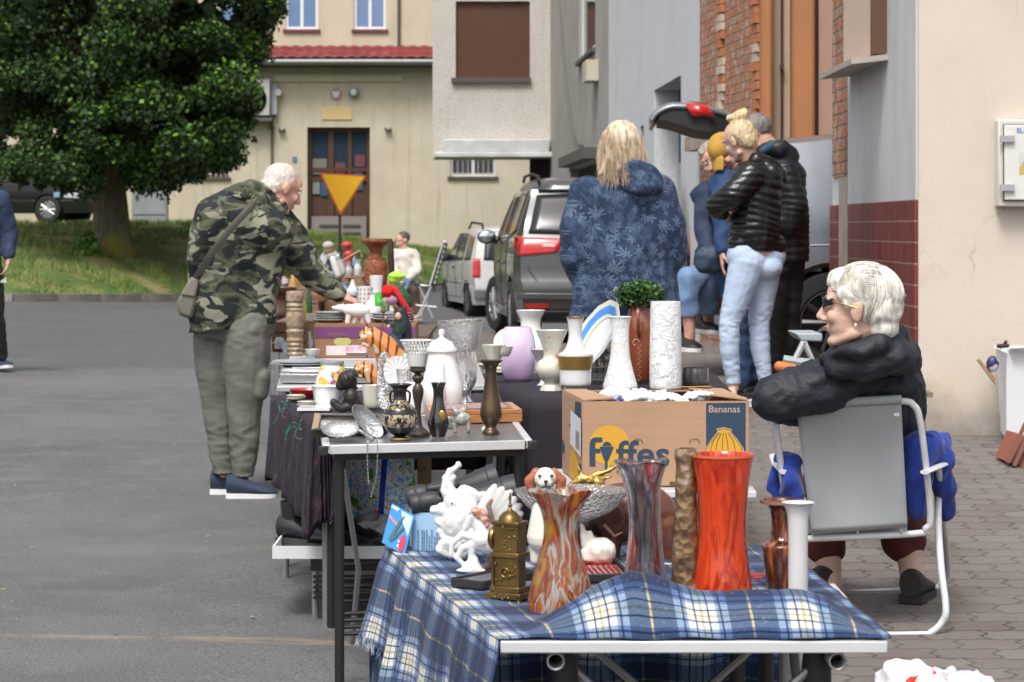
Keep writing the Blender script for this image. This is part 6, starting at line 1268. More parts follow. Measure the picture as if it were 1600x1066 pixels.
Q7=[(-1.1,12.0),(-.38,12.0),(-.42,13.4),(-1.2,13.4)];T7=simple_table('table carrying the purple fruit boxes',Q7,.7,ALUD,M('white_top',(.55,.55,.55),.5))
for a,b in(((-1.14,12.3,.02),(-1.0,12.5,.66)),((-1.16,12.9,.02),(-1.04,12.3,.66))):m=MB();m.tube([a,b],.014,8,flat=.5);T7.part('strut',m,ALU)
Q8=[(-1.45,14.6),(-.5,14.6),(-.5,16.2),(-1.45,16.2)];simple_table('wide table with the carved stand and bottles behind the fruit boxes',Q8,.7,ALUD,M('table_brown',None))
Q9=[(-1.9,18.5),(-.9,18.5),(-.9,21),(-1.9,21)];simple_table('distant table crowded with bottles and figures',Q9,.72,ALUD,M('white_top',None))
Q10=[(-2.1,24),(-1.15,24),(-1.2,27.5),(-2.2,27.5)];simple_table('farthest table of the row near the seated man',Q10,.72,ALUD,M('table_brown',None))
d=31.0;T=Thing('folding_chair','dark slatted folding lounge chair at the far end of the tables','chair',P(675,500,d));ps=lambda x,y,dd=0:P(x,y,d+dd)
m=MB();m.tube([ps(657,446),ps(672,447),ps(693,378),ps(696,378)],.018,8);T.part('frame_rail',m,ALUD);m=MB();m.tube([ps(657,446,.5),ps(679,447,.5),ps(698,380,.5)],.018,8);T.part('frame_rail',m,ALUD)
for k in range(9):a=k/8;m=MB();m.tube([ps(673+20*a,444-64*a),ps(680+18*a,444-62*a,.5)],.02,6,flat=.4);T.part('back_slat',m,M('chair_dark',(.03,.03,.035),.6))
m=MB();m.add([ps(645,444),ps(673,447),ps(680,446,.5),ps(652,443,.5)],[(0,1,2,3)]);T.part('seat',m,M('chair_dark',None),solid=.02)
for a,b in(((655,447,0),(676,497,0)),((674,447,0),(653,495,0)),((658,447,.5),(680,495,.5)),((678,447,.5),(658,492,.5))):m=MB();m.tube([ps(*a),ps(*b)],.014,8);T.part('leg',m,ALU)
m=MB();m.tube([ps(650,477),ps(682,480)],.012,8);T.part('cross_bar',m,ALU)
WTB=M('white_tube',(.68,.69,.71),.35,coat=.2,col2=(.6,.61,.62),vs=12);GF=M('grey_fabric',(.34,.36,.365),.8,bump=.25,bs=300,bd=.001,col2=(.37,.39,.4),vs=6)
T=Thing('folding_chair','white tubular folding chair with a grey fabric back seen from behind','chair',P(1345,960,8.3))
b3=lambda x,y,dd:P(x,y,dd)
m=MB();bp=[b3(1258,842,8.16),b3(1430,834,8.16),b3(1446,826,8.15),b3(1454,810,8.14),b3(1447,730,8.1),b3(1437,655,8.06),b3(1428,634,8.05),b3(1409,627,8.05),b3(1330,630,8.05),b3(1245,636,8.05),b3(1222,644,8.05),b3(1213,662,8.06),b3(1222,740,8.1),b3(1232,810,8.14),b3(1240,832,8.15),b3(1258,842,8.16)]
m.tube(cr(bp,5),.0115,12);T.part('back_frame',m,WTB)
m=MB();cs=[b3(1243,634,8.05),b3(1407,626,8.05),b3(1417,822,8.14),b3(1267,832,8.14)]
m.grid(20,24,lambda u,v:(cs[0].lerp(cs[1],u)).lerp(cs[3].lerp(cs[2],u),v)+Vector((0,.022*math.sin(u*math.pi)*math.sin(v*math.pi)-.013,0)));fb=T.part('backrest',m,GF,solid=.003,smooth=180)
m=MB();m.tube([b3(1243,632,8.037),b3(1330,628,8.035),b3(1408,624,8.037)],.015,10);T.part('top_sleeve',m,GF,fb);m=MB();m.box(b3(1401,648,8.02),(.018,.002,.01));T.part('fabric_tag',m,M('tag_white',(.75,.75,.75)),fb)
m=MB();m.tube([b3(1268,832,8.135),b3(1417,821,8.135)],.006,6);T.part('hem',m,M('pale_hem',(.5,.51,.5),.8),fb)
for x in(1270,1340,1408):m=MB();m.tube([b3(x,828,8.135),b3(x,838,8.16)],.0035,6);T.part('spring',m,WTB)
m=MB();lp=[b3(1474,716,8.55),b3(1466,790,8.3),b3(1470,880,8.15),b3(1478,950,8.1),b3(1472,972,8.1),b3(1455,988,8.1),b3(1430,992,8.1),b3(1250,992,8.1),b3(1232,980,8.1),b3(1226,950,8.1),b3(1228,880,8.15),b3(1232,790,8.3),b3(1228,730,8.55)]
m.tube(cr(lp,6),.0118,12);T.part('rear_leg_frame',m,WTB)
m=MB();lp=[b3(1466,730,8.2),b3(1473,800,8.5),b3(1480,870,8.8),b3(1480,900,8.9),b3(1470,913,8.92),b3(1445,920,8.92),b3(1280,928,8.92),b3(1262,915,8.92),b3(1256,880,8.85),b3(1250,800,8.5),b3(1248,740,8.2)]
m.tube(cr(lp,6),.0115,12);T.part('front_leg_frame',m,WTB)
m=MB();m.grid(8,8,lambda u,v:P(1258+160*u-8*v,832-70*v,8.18+.45*v)+Vector((0,0,-.02*math.sin(u*3.14))));T.part('seat',m,GF,solid=.003)
for x0,x1,sd in((1445,1474,1),(1226,1214,-1)):
 m=MB();m.tube([b3(x0,738,8.06),b3(x1,726,8.25),b3(x1+5*sd,712,8.75)],.017,10,flat=.45);T.part('armrest',m,M('arm_white',(.7,.7,.7),.4))
m=MB();rr=random.Random(4)
dsl(m,[('p',[(1424,690,8.3,.05),(1450,700,8.25,.06),(1468,720,8.3,.05)]),('p',[(1428,700,8.22,.045),(1434,750,8.2,.05),(1438,795,8.22,.04)]),('p',[(1458,730,8.3,.05),(1472,760,8.35,.045),(1478,800,8.4,.03)]),('p',[(1462,715,8.5,.05),(1472,690,8.6,.035)])])
RB_=M('royal_fleece',(.008,.028,.22),.95,col2=(.012,.045,.3),vs=14,bump=.35,bs=180,sheen=.2)
T2=Thing('fleece_blanket','royal blue fleece draped over the right armrest of the white chair','blanket',P(1450,815,8.3));T2.part('cloth',m,RB_,voxel=.007,sm=3,disp=fold(.012,13,6,2))
m=MB();cu_=cr([P(1412,684,8.22),P(1440,676,8.19),P(1464,684,8.22),P(1484,704,8.28)],12)
for a,b in zip(cu_[::2],cu_[1::2]):m.tube([a,b+Vector((0,-.004,-.008))],.0022,4)
T2.part('stitching',m,M('stitch_navy',(.005,.008,.05),.9))
m=MB();dsl(m,[('p',[(1232,722,8.12,.03),(1236,750,8.08,.04),(1238,782,8.1,.035)]),('p',[(1216,722,8.35,.025),(1210,750,8.35,.03),(1216,785,8.3,.02)]),('c',(1218,716,8.3),(1240,722,8.1),.025)])
Thing('fleece_jacket','royal blue fleece bunched over the left armrest of the white chair','jacket',P(1232,795,8.15),mb=m,mat=RB_,voxel=.006,sm=2,disp=fold(.01,14,8,5))
d=9.6;T=Thing('folding_chair','pale grey plastic camping chair half hidden in front of the seated woman','chair',P(1262,640,d));ps=lambda x,y,dd=0:P(x,y,d+dd)
m=MB();m.prism([ps(1243,521),ps(1285,521),ps(1285,534),ps(1252,533)],(0,.3,0));T.part('armrest',m,M('pale_plastic',(.33,.38,.4),.5),bevel=.006)
m=MB();m.tube([ps(1256,534),ps(1242,562),ps(1222,640),ps(1214,700)],.012,8);T.part('leg',m,ALU);m=MB();m.tube([ps(1256,534,.4),ps(1285,600,.4),ps(1300,700,.4)],.012,8);T.part('leg',m,ALU)
m=MB();m.tube([ps(1224,562),ps(1250,566),ps(1300,572)],.018,8);T.part('seat_bar',m,M('pale_plastic',None))
m=MB();dsl(m,[('c',(1218,573,d-.05),(1238,577,d-.05),.022)]);Thing('orange_pouch','small orange pouch on the seat of the pale grey chair','pouch',P(1228,580,d),mb=m,mat=M('orange_plastic',(.55,.16,.04),.5))
d=9.4;T=Thing('stool','narrow metal stool leg standing behind the coat of the seated woman','stool',P(1441,700,d))
m=MB();m.tube([P(1438,612,d),P(1441,660,d),P(1445,720,d)],.012,8);T.part('leg',m,M('khaki_tube',(.2,.18,.14),.5));m=MB();m.tube([P(1432,625,d),P(1437,720,d)],.008,8);T.part('leg',m,ALU);m=MB();m.box(P(1400,614,d+.12),(.25,.24,.02));T.part('seat',m,M('khaki_tube',None))
T=Thing('carton','tall white cardboard box standing against the beige wall','box',P(1590,688,12.9))
y0=min(12.9,gd(1590,687));s_=F/y0;print('carton',y0,gz(2.6,12.9));X=lambda p:(p-800)/s_;Z=lambda p:H-(p-HY)/s_
m=MB();m.add([(X(1573),y0,Z(686)),(X(1690),y0+.05,Z(686)),(X(1700),y0+.3,Z(685)),(X(1589),y0+.42,Z(684)),(X(1573),y0,Z(548)),(X(1690),y0+.05,Z(546)),(X(1700),y0+.3,Z(545)),(X(1581),y0+.42,Z(545))],[(0,1,5,4),(3,0,4,7),(1,2,6,5),(2,3,7,6),(3,2,1,0)]);T.part('body',m,M('white_card2',(.7,.71,.74),.7),smooth=0,solid=.006)
m=MB();m.add([(X(1581),y0+.42,Z(545)),(X(1573),y0,Z(548)),(X(1570),y0-.07,Z(552)),(X(1576),y0+.4,Z(549))],[(0,1,2,3)]);m.add([(X(1575),y0,Z(547)),(X(1690),y0+.05,Z(545)),(X(1690),y0-.02,Z(538)),(X(1578),y0-.06,Z(543))],[(0,1,2,3)]);T.part('flap',m,M('white_card2',None),smooth=0,solid=.005)
m=MB();dsl(m,[('c',(1560,541,y0+.2),(1574,540,y0+.15),.012),('c',(1567,541,y0+.2),(1572,534,y0+.15),.008)]);Thing('figurine','dark twig-like figurine poking out of the white carton','figurine',P(1566,545,y0+.2),mb=m,mat=M('twig_brown',(.06,.035,.025),.7))
m=MB();m.prism([P(1527,563,13.0),P(1531,561,13.0),P(1556,592,12.99),P(1556,602,12.99)],(0,.03,0));Thing('plank','short brown plank leaning behind the white carton','plank',P(1550,600,13),mb=m,mat=M('plank_brown',(.28,.18,.1),.8,col2=(.36,.24,.15),vs=20))
m=MB();dsl(m,[('e',(1551,569,13.0),(.035,.03,.045))]);Thing('ball','dark blue and white ball by the white carton','ball',P(1551,580,13),mb=m,mat=M('ball_blue',(.03,.03,.1),.4,col2=(.6,.6,.62),vs=9,lo=.5,hi=.52))
T=Thing('wooden_crate','dark red-brown slatted crate at the right edge of the paving','crate',P(1600,728,gd(1600,732)));d=gd(1600,732)
for a,b in(((1574,724),(1603,660)),((1584,729),(1612,668)),((1597,733),(1622,675))):m=MB();m.tube([P(*a,d),P(*b,d+.1)],.014,4);T.part('slat',m,M('crate_brown',(.13,.04,.03),.6))
m=MB();m.prism([P(1574,722,d+.05),P(1612,733,d+.05),P(1630,690,d+.15),P(1592,680,d+.15)],(0,.3,0));T.part('panel',m,M('crate_red',(.27,.08,.05),.7))
pl=M('white_plastic',(.66,.68,.72),.35,trans=.15,bump=.5,bs=24,bd=.02)
T=Thing('plastic_bag','crumpled white and red plastic bag on the paving at the bottom right','bag',P(1430,1070,7.6));m=MB();dsl(m,[('e',(1415,1062,7.2),(.085,.09,.06)),('e',(1450,1075,7.1),(.07,.08,.04)),('e',(1395,1070,7.2),(.05,.08,.06))]);T.part('film',m,[M('white_film',(.7,.7,.71),.4,col2=(.55,.03,.02),vs=8,lo=.56,hi=.58,bump=.5,bs=24,bd=.02)],voxel=.006,disp=fold(.014,16,16,1))
m=MB();dsl(m,[('e',(1510,1066,7.25),(.08,.09,.03)),('e',(1480,1062,7.3),(.05,.08,.035))]);Thing('plastic_bag','clear crumpled plastic bag right of the white and red one','bag',P(1510,1070,7.3),mb=m,mat=pl,voxel=.006,disp=fold(.014,17,17,8))
# ================================================================ goods on the tables
def glass(name,tint=(.95,.97,1),cut=0.,cs=60,rough=.02,white=.12,mode='vor'):
 if name in _mc:return _mc[name]
 n=NT(name);n.set(Base_Color=tint,Roughness=rough,IOR=1.48);n.b.inputs['Transmission Weight'].default_value=1-white
 if cut:
  v=n.coord('Object')
  if mode=='vor':t=n.n('ShaderNodeTexVoronoi');t.inputs['Scale'].default_value=cs;n.l(v,t.inputs['Vector']);h=t.outputs['Distance']
  elif mode=='flute':h=n.noise(n.coord('Object',(1,1,.12)),cs,2)
  else:h=n.noise(v,cs,3)
  n.bump(h,cut,.01)
 _mc[name]=n.m;return n.m
def art_glass(name,stops,scale,stretch,trans=.45,dist=1.5,rough=.05,cut=.2,rot=0):
 n=NT(name);v=n.coord('Object',stretch,(0,rot,0));f=n.noise(v,scale,3,.5,dist)
 n.set(Base_Color=n.ramp(f,stops),Roughness=rough,IOR=1.45);n.b.inputs['Transmission Weight'].default_value=trans;n.b.inputs['Coat Weight'].default_value=.6;n.bump(n.noise(v,scale*.8,2),cut,.01);_mc[name]=n.m;return n.m
WPOR=M('white_porcelain',(.78,.78,.77),.18,coat=.4);WBIS=M('white_bisque',(.72,.72,.71),.45,bump=.0);CPOR=M('cream_porcelain',(.62,.6,.5),.2,coat=.4);GOLD=M('gold_band',(.42,.26,.07),.35,.8);BRASS=M('old_brass',(.26,.17,.06),.35,.85,col2=(.14,.09,.035),vs=14,bump=.25,bs=70)
def pz(cx,cy,d):return P(cx,cy,d)
def prof_px(prof,by,d):k=d/F;return[(max(.0004,h*k),(by-y)*k)for h,y in prof]
def vase(name,label,cat,cx,by,prof,mat,z=.7,d=None,group=None,seg=40,fn=None,wall=2.2,part='body',close=False,lean=None,mi=None,solidglass=False):
 """profile in photo pixels at the distance where its base meets the table top"""
 if d is None:d=dz(by,z)
 o=P(cx,by,d);pr=prof_px(prof,by,d);k=d/F
 pr=[(p.x,p.y)for p in cr([(a,b,0)for a,b in pr],4)];pr=[(max(.0004,a),b)for a,b in pr]
 full=[(.0005,pr[0][1])]+pr
 if not close:
  w=wall*k;inner=[(max(.0005,a-w),b)for a,b in pr[::-1]if b>pr[0][1]+w*2];full+=[(max(.0005,inner[0][0]+.3*w),inner[0][1]+w*.2)]+inner+[(.0005,pr[0][1]+w*2)]
 else:full+=[(.0005,pr[-1][1])]
 ax=rmat(*lean)if lean else None
 m=MB();m.uv=[];m.lathe(o,full,seg,fn,axis=ax)
 T=Thing(name,label,cat,o,group=group);T.part(part,m,mat,smooth=50);T.k=k;T.c=o;T.d=d;T.by=by;T.cx=cx;return T
def ringp(T,name,cx,y0,y1,h0,h1,mat,seg=40,out=.6):
 k=T.k;o=T.c+Vector(((cx-T.cx)*k,0,0));m=MB();m.lathe(o,[((h0+out)*k,(T.by-y0)*k),((h1+out)*k,(T.by-y1)*k),((h1-.5)*k,(T.by-y1)*k),((h0-.5)*k,(T.by-y0)*k),((h0+out)*k,(T.by-y0)*k)],seg,closed=False);return T.part(name,m,mat,smooth=50)
def fz(m,d,items):
 k=d/F
 for it in items:
  if it[0]=='e':
   r=it[2];dd=it[4]if len(it)>4 else 0;m.ell(P(it[1][0],it[1][1],d)+Vector((0,dd*k,0)),(r[0]*k,(r[2]if len(r)>2 else min(r[:2]))*k,r[1]*k),rmat(0,it[3]if len(it)>3 else 0,0),16)
  else:
   q=it[1];f3=lambda a:P(a[0],a[1],d)+Vector((0,(a[3]if len(a)>3 else 0)*k,0))
   for a,b in zip(q,q[1:]):m.cap(f3(a),f3(b),a[2]*k,b[2]*k,12)
 return m
def fig(name,label,cat,cx,by,d,items,mat,voxel=.0028,sm=1,group=None,disp=None,part=None):
 m=fz(MB(),d,items);T=Thing(name,label,cat,P(cx,by,d),group=group);T.part(part or 'body',m,mat,voxel=voxel,sm=sm,disp=disp);T.d=d;return T
ZB=.708
d=4.83;k=d/F;T=Thing('cardboard_box','light blue cardboard box with an open printed flap, under the binoculars','box',P(660,864,d))
BC=M('box_blue',(.3,.5,.72),.5,col2=(.36,.56,.76),vs=8)
A_,B_=P(645,864,d),P(724,866,d-.02);hgt=Vector((0,0,63*k));back=Vector((-.01,.1,0))
m=MB();q=[A_,B_,B_+back,A_+back];m.prism(q,hgt);T.part('body',m,BC,smooth=0)
m=MB();fl=[P(597,848,d+.0),P(632,868,d-.06),P(648,806,d-.01)];fl.append(fl[0]+fl[2]-fl[1]);m.add(fl,[(0,1,2,3)]);fp=T.part('flap',m,M('flap_blue',(.05,.25,.62),.4),smooth=0,solid=.002)
fu=(fl[1]-fl[0]).normalized();fv=(fl[3]-fl[0]).normalized();fn_=fu.cross(fv).normalized();fo=fl[0]-fn_*(-.0025 if fn_.y<0 else .0025)
W_,H_=(fl[1]-fl[0]).length,(fl[3]-fl[0]).length
fpt=lambda a,b,o=0:fl[0]+(fl[1]-fl[0])*a+(fl[3]-fl[0])*b+(fn_ if fn_.y<0 else-fn_)*(.002+o)
m=MB();m.add([fpt(.45,.95),fpt(.97,.95),fpt(.97,.45),fpt(.62,.7)],[(0,1,2,3)]);m.add([fpt(.02,.97),fpt(.4,.97),fpt(.3,.88),fpt(.02,.9)],[(0,1,2,3)]);T.part('pale_print',m,M('print_pale',(.45,.6,.75),.5),fp,smooth=0)
m=MB();m.prism([fpt(.25,.15,.0005),fpt(.35,.1,.0005),fpt(.68,.88,.0005),fpt(.6,.82,.0005),fpt(.42,.6,.0005)],fn_*.0004);m.prism([fpt(.38,.2,.001),fpt(.46,.18,.001),fpt(.78,.6,.001),fpt(.7,.62,.001)],fn_*.0004);T.part('binocular_print',m,M('print_green',(.07,.13,.12),.5),fp,smooth=0)
m=MB();c=fpt(.82,.22,.0006);m.prism([c+fu*math.cos(t)*.009+fv*math.sin(t)*.02 for t in[i*math.pi/10 for i in range(20)]],fn_*.0004);m.text('0,5',fpt(.7,.12,.0014)if False else c-fu*.004-fv*.012,fv,-fu,.014,.0003,.0003,mi=1);T.part('round_badge',m,[M('badge_red',(.55,.04,.08),.5),M('badge_white',(.8,.8,.8),.5)],fp,smooth=0)
m=MB()
for i in range(5):m.prism([fpt(.06+.075*i,.64-.02*i,.0006),fpt(.115+.075*i,.63-.02*i,.0006),fpt(.13+.075*i,.7-.02*i,.0006),fpt(.075+.075*i,.71-.02*i,.0006)],fn_*.0004)
T.part('red_lettering',m,M('print_pink',(.75,.3,.33),.5),fp,smooth=0,kind='stuff')
m=MB();rr=random.Random(8)
for i,x in enumerate((652.5,659,662,666,670,674,678.5,682,686)):
 y0_=rr.uniform(828,840);y1_=861;q0=(x-645)/79
 pA=lambda xx,yy:A_+(B_-A_)*((xx-645)/79)+hgt*((864-yy)/63)+Vector((0,-.0022,0))
 yy=y1_
 while yy>y0_:h_=rr.uniform(2,7);m.add([pA(x,yy),pA(x+1.6,yy),pA(x+1.6,yy-h_),pA(x,yy-h_)],[(0,1,2,3)]);yy-=h_+1.2
T.part('small_print',m,M('print_dark',(.08,.13,.2),.6),smooth=0,kind='stuff')
m=MB();m.add([pA(676,864),pA(722,864),pA(722,858),pA(676,858)],[(0,1,2,3)]);m.add([pA(683,858),pA(722,858),pA(722,836),pA(690,836)],[(0,1,2,3)]);T.part('blue_print',m,M('print_blue',(.09,.26,.6),.5),smooth=0)
RUB=M('black_rubber',(.028,.029,.033),.5,bump=.3,bs=160,bd=.001);d2=4.86
T=Thing('binoculars','large black rubber binoculars lying on the light blue box','binoculars',P(700,803,d2));k=d2/F
for(e1,e2,ob1,ob2,dd,nm)in(((642,789),(686,782),(702,790),(808,766),-.02,0),((636,778),(668,771),(700,772),(780,748),.055,1)):
 m=MB();a=P(*e1,d2+dd);b=P(*e2,d2+dd);ax=(b-a).normalized();Bm=Matrix((ax.cross(Vector((0,1,0))).normalized(),Vector((0,1,0)),ax));Bx=ax.orthogonal().normalized();Bm=Matrix((Bx,ax.cross(Bx),ax)).transposed();L=(b-a).length
 m.lathe(a,[(.012,.004),(.019,0),(.0215,.003),(.0215,.018),(.0205,.02),(.0215,.022),(.021,L*.75),(.018,L)],28,axis=Bm);T.part('eyepiece',m,RUB)
 m=MB();a=P(*ob1,d2+dd);b=P(*ob2,d2+dd);ax=(b-a).normalized();Bx=ax.orthogonal().normalized();Bm=Matrix((Bx,ax.cross(Bx),ax)).transposed();L=(b-a).length
 m.lathe(a,[(.018,0),(.022,.01),(.027,.05),(.031,L*.72),(.031,L*.8),(.0335,L*.82),(.0335,L),(.029,L),(.028,L-.01),(.001,L-.012)],32,axis=Bm);T.part('barrel',m,RUB)
 m=MB();m.box(P((e2[0]+ob1[0])/2,(e2[1]+ob1[1])/2+2,d2+dd),(.052,.04,.05),rmat(0,-14,0));T.part('prism_housing',m,RUB,bevel=.012)
m=MB();m.cap(P(672,764,d2+.02),P(712,758,d2+.02),.009);m.cap(P(690,768,d2-.04),P(690,768,d2+.06),.008);T.part('focus_bridge',m,RUB)
m=MB();m.cap(P(705,755,d2),P(709,767,d2-.02),.0035);T.part('orange_mark',m,M('copper_mark',(.45,.22,.1),.4))
WG=WBIS
T=fig('elephant_figurine','white porcelain elephants rearing with curled trunks, in front of the binoculars','figurine',705,862,4.68,[('e',(722,812),(32,38,24),20),('e',(712,786),(20,19,17)),('c',[(704,780,9),(696,768,8),(697,755,7),(706,748,6),(708,746,5)]),('c',[(716,790,13),(702,765,9),(698,748,7.5),(703,737,6),(712,732,4.5),(717,727,4.5),(716,724,4)]),('e',(748,778),(22,9,5),-12),('e',(733,772),(20,12,8),30),('c',[(700,800,11),(687,796,8),(678,797,7)]),('c',[(703,812,11),(692,820,8),(685,814,7)]),('c',[(705,828,11),(694,836,8),(688,830,6)]),('c',[(728,838,13),(722,858,10)]),('c',[(700,845,12),(690,858,10),(705,866,9),(725,864,10)]),('e',(712,848),(22,20,18)),('c',[(697,790,3),(687,787,1.5)])],WG,.0024,disp=fold(.0012,60,60,2))
m=MB();fz(m,4.63,[('e',(706,787),(1.6,1.8))]);T.part('eye',m,M('eye_black',(.01,.01,.01),.2))
m=MB();d=4.62;k=d/F
base=P(738,835,d)
for i in range(9):
 a=R(-8+i*8.5);L_=(60+32*math.sin((i+1)/9*2.2))*k;dirv=Vector((math.cos(R(5)+a),.15,math.sin(R(5)+a)));m.ell(base+dirv*L_*.5+Vector((0,-i*.001,0)),(L_*.53,.005,.014),rmat(0,-math.degrees(R(5)+a),0),14)
fz(m,d,[('e',(748,838),(30,17,14),-18),('c',[(765,845,15),(785,868,10),(788,890,6)])])
T=Thing('winged_horse_figurine','white winged horse figurine with raised feathered wing behind the rearing horse','figurine',P(760,885,d));T.part('body',m,WG,voxel=.0022,sm=0)
T=fig('horse_figurine','white rearing horse figurine with an orange mane on a flared white base','figurine',735,893,4.5,[('c',[(738,806,10),(731,820,7),(727,826,5.5)]),('c',[(744,806,9),(752,828,13),(755,842,17)]),('e',(768,848),(34,17,14),5),('c',[(742,840,8),(722,836,6),(706,850,4.5),(705,868,4)]),('c',[(744,850,8),(722,856,5.5),(714,872,4.5),(722,880,4)]),('c',[(792,852,12),(798,872,8),(792,890,5)]),('c',[(735,800,3),(734,793,1.5)]),('c',[(738,850,8),(737,868,6),(739,876,9),(738,886,16)]),('e',(736,891),(24,4,16))],WPOR,.0023,disp=None)
m=MB();fz(m,4.49,[('c',[(741,797,6),(752,802,6.5),(758,812,5.5),(762,822,4)]),('e',(749,803),(11,8,6),35)]);T.part('mane',m,M('mane_orange',(.45,.14,.07),.6,col2=(.7,.5,.42),vs=60),voxel=.002,disp=fold(.002,90,90))
m=MB();fz(m,4.56,[('c',[(768,892,8),(770,870,10),(772,862,8)]),('c',[(766,885,9),(755,892,7)])]);T.part('rock_support',m,M('rock_brown',(.12,.07,.06),.6,col2=(.25,.15,.13),vs=60),voxel=.003)
m=MB();fz(m,4.48,[('e',(734,803),(1.3,1.5))]);T.part('eye',m,M('eye_black',None))
m=MB();fz(m,4.6,[('c',[(762,812,3.5),(766,800,4),(763,790,4),(768,782,3)]),('c',[(770,815,5),(766,803,4)])]);Thing('twig_ornament','brown twisted root ornament left of the brass clock','ornament',P(766,830,4.6),mb=m,mat=M('root_brown',(.14,.08,.05),.5,col2=(.3,.2,.15),vs=50),voxel=.0025)
d=4.2;k=d/F;o=P(797,948,d);T=Thing('mantel_clock','ornate little brass clock with domed top on four feet, dial to the left','clock',o);Bz=rmat(0,0,-28)
L=lambda x,y,z:o+Bz@Vector((x*k,y*k,z*k))
def cbox(x0,x1,y0,y1,z0,z1,nm,par=None,bev=.0012,tp=1.):
 m=MB();m.box(L((x0+x1)/2,(y0+y1)/2,(z0+z1)/2),((x1-x0)*k,(y1-y0)*k,(z1-z0)*k),Bz,0,tp);return T.part(nm,m,BRASS,par,bevel=bev)
cbox(-30,30,-24,24,14,24,'plinth');cbox(-26,26,-20,20,24,33,'base_moulding');cbox(-20,20,-15,15,33,78,'column_body');cbox(-25,25,-19,19,78,86,'moulding');cbox(-21,21,-16,16,86,128,'case');cbox(-24,24,-18,18,128,134,'cornice')
for x in(-26,26):
 for y in(-20,20):m=MB();m.lathe(L(x,y,0),[(1.5*k,0),(3.5*k,2*k),(2*k,6*k),(4.5*k,11*k),(3*k,14.5*k)],12);T.part('foot',m,BRASS)
for x in(-22,22):m=MB();m.lathe(L(x,-16,33),[(3*k,0),(2.2*k,4*k),(2.8*k,20*k),(2*k,40*k),(3.2*k,45*k)],12,fn=lambda r,z,t:(r*(1+.12*math.sin(t*6)),z,t));T.part('pilaster',m,BRASS)
m=MB();m.lathe(L(0,0,133),[(19*k,0),(17*k,8*k),(11*k,14*k),(4*k,18*k),(2*k,22*k),(3.5*k,26*k),(1.5*k,30*k),(2.5*k,36*k),(.5*k,46*k)],24);T.part('dome',m,BRASS)
rr=random.Random(6)
for side,ax in((-1,rmat(0,-90,-28)),):
 m=MB();m.lathe(L(-22,0,106),[(.5*k,9*k),(17*k,9*k),(18.5*k,7*k),(20*k,4*k),(19*k,0)],28,axis=ax);bz_=T.part('bezel',m,BRASS);m=MB();m.lathe(L(-31.3,0,106),[(.3*k,1*k),(14.5*k,1*k),(15*k,0)],28,axis=ax);T.part('dial',m,M('dial_white',(.6,.56,.45),.3),bz_)
m=MB()
for i in range(46):
 x,z=rr.uniform(-19,19),rr.choice((rr.uniform(36,76),rr.uniform(90,126),rr.uniform(15,31)));m.ell(L(x,-16.5-(8 if z<33 else 0),z),(rr.uniform(1,2.6)*k,1.6*k,rr.uniform(1.5,4)*k),Bz@rmat(0,rr.uniform(-60,60),0),8)
m.lathe(L(0,-16,55),[(5*k,0),(7*k,3*k),(9*k,0)],20,axis=Bz@rmat(90));T.part('cast_ornament',m,BRASS,voxel=.0011,kind='stuff')
m=MB();m.bx(-1,1,0,1,0,1);m=MB();m.box(L(0,0,10),(46*k,36*k,5*k),Bz);T.part('dark_underside',m,M('clock_dark',(.02,.02,.02)))
MC=art_glass('murano_mix',[(.0,(.5,.6,.05)),(.33,(.6,.42,.04)),(.41,(.7,.16,.02)),(.46,(.3,.02,.02)),(.5,(.5,.3,.1)),(.54,(.6,.72,.75)),(.58,(.75,.22,.02)),(.64,(.35,.02,.04)),(.69,(.42,.5,.08)),(.76,(.6,.7,.72))],24,(1,1,.3),.6,1.3)
def ruff(a,n,zc,tw=0):
 def f(r,z,t):w=max(0,(z-zc)/(.16-zc))if z>zc else 0;return(r*(1+a*w*math.sin(n*t)),z+.35*a*w*r*math.sin(n*t+1),t+tw*z)
 return f
vase('glass_vase','multicoloured orange, yellow and red swirled glass vase beside the brass clock','vase',876,956,[(51,953),(52,940),(45,905),(33,865),(26,830),(27,805),(33,785),(42,768)],MC,z=ZB,seg=64,fn=ruff(.13,4,.10,5),wall=5)
m=MB();fz(m,4.2,[('e',(853,772),(12,9,7),15)]);T_=Thing('glass_stopper','cobalt blue glass drop on the rim of the multicoloured vase','ornament',P(853,780,4.2),mb=m,mat=M('cobalt_glass',(.02,.1,.6),.05,coat=.8))
MC2=art_glass('murano_clear',[(.0,(.72,.75,.8)),(.36,(.8,.82,.85)),(.42,(.1,.12,.2)),(.45,(.75,.78,.82)),(.54,(.55,.04,.03)),(.585,(.8,.82,.85)),(.66,(.85,.87,.9)),(.7,(.15,.2,.4)),(.74,(.8,.8,.85))],18,(1,1,.22),.95,1.3,cut=.3)
vase('glass_vase','tall clear glass vase with red and blue streaks and a flared wavy mouth','vase',1008,925,[(36,925),(33,900),(27,850),(25,800),(27,765),(33,740),(39,722)],MC2,z=ZB,seg=64,fn=ruff(.1,3,.12,2),wall=6)
AMB=NT('amber_smoked_glass');v=AMB.coord('Object');vo=AMB.n('ShaderNodeTexVoronoi');vo.inputs['Scale'].default_value=62;AMB.l(AMB.coord('Object',(1,1,1)),vo.inputs['Vector']);AMB.set(Base_Color=AMB.ramp(AMB.noise(v,24,3),[(.35,(.14,.085,.05)),(.55,(.36,.22,.1)),(.65,(.5,.38,.28))]),Roughness=.12,Metallic=.35);AMB.b.inputs['Transmission Weight'].default_value=.35;AMB.b.inputs['Coat Weight'].default_value=1.;AMB.bump(vo.outputs['Distance'],.6,.008);AMB=AMB.m
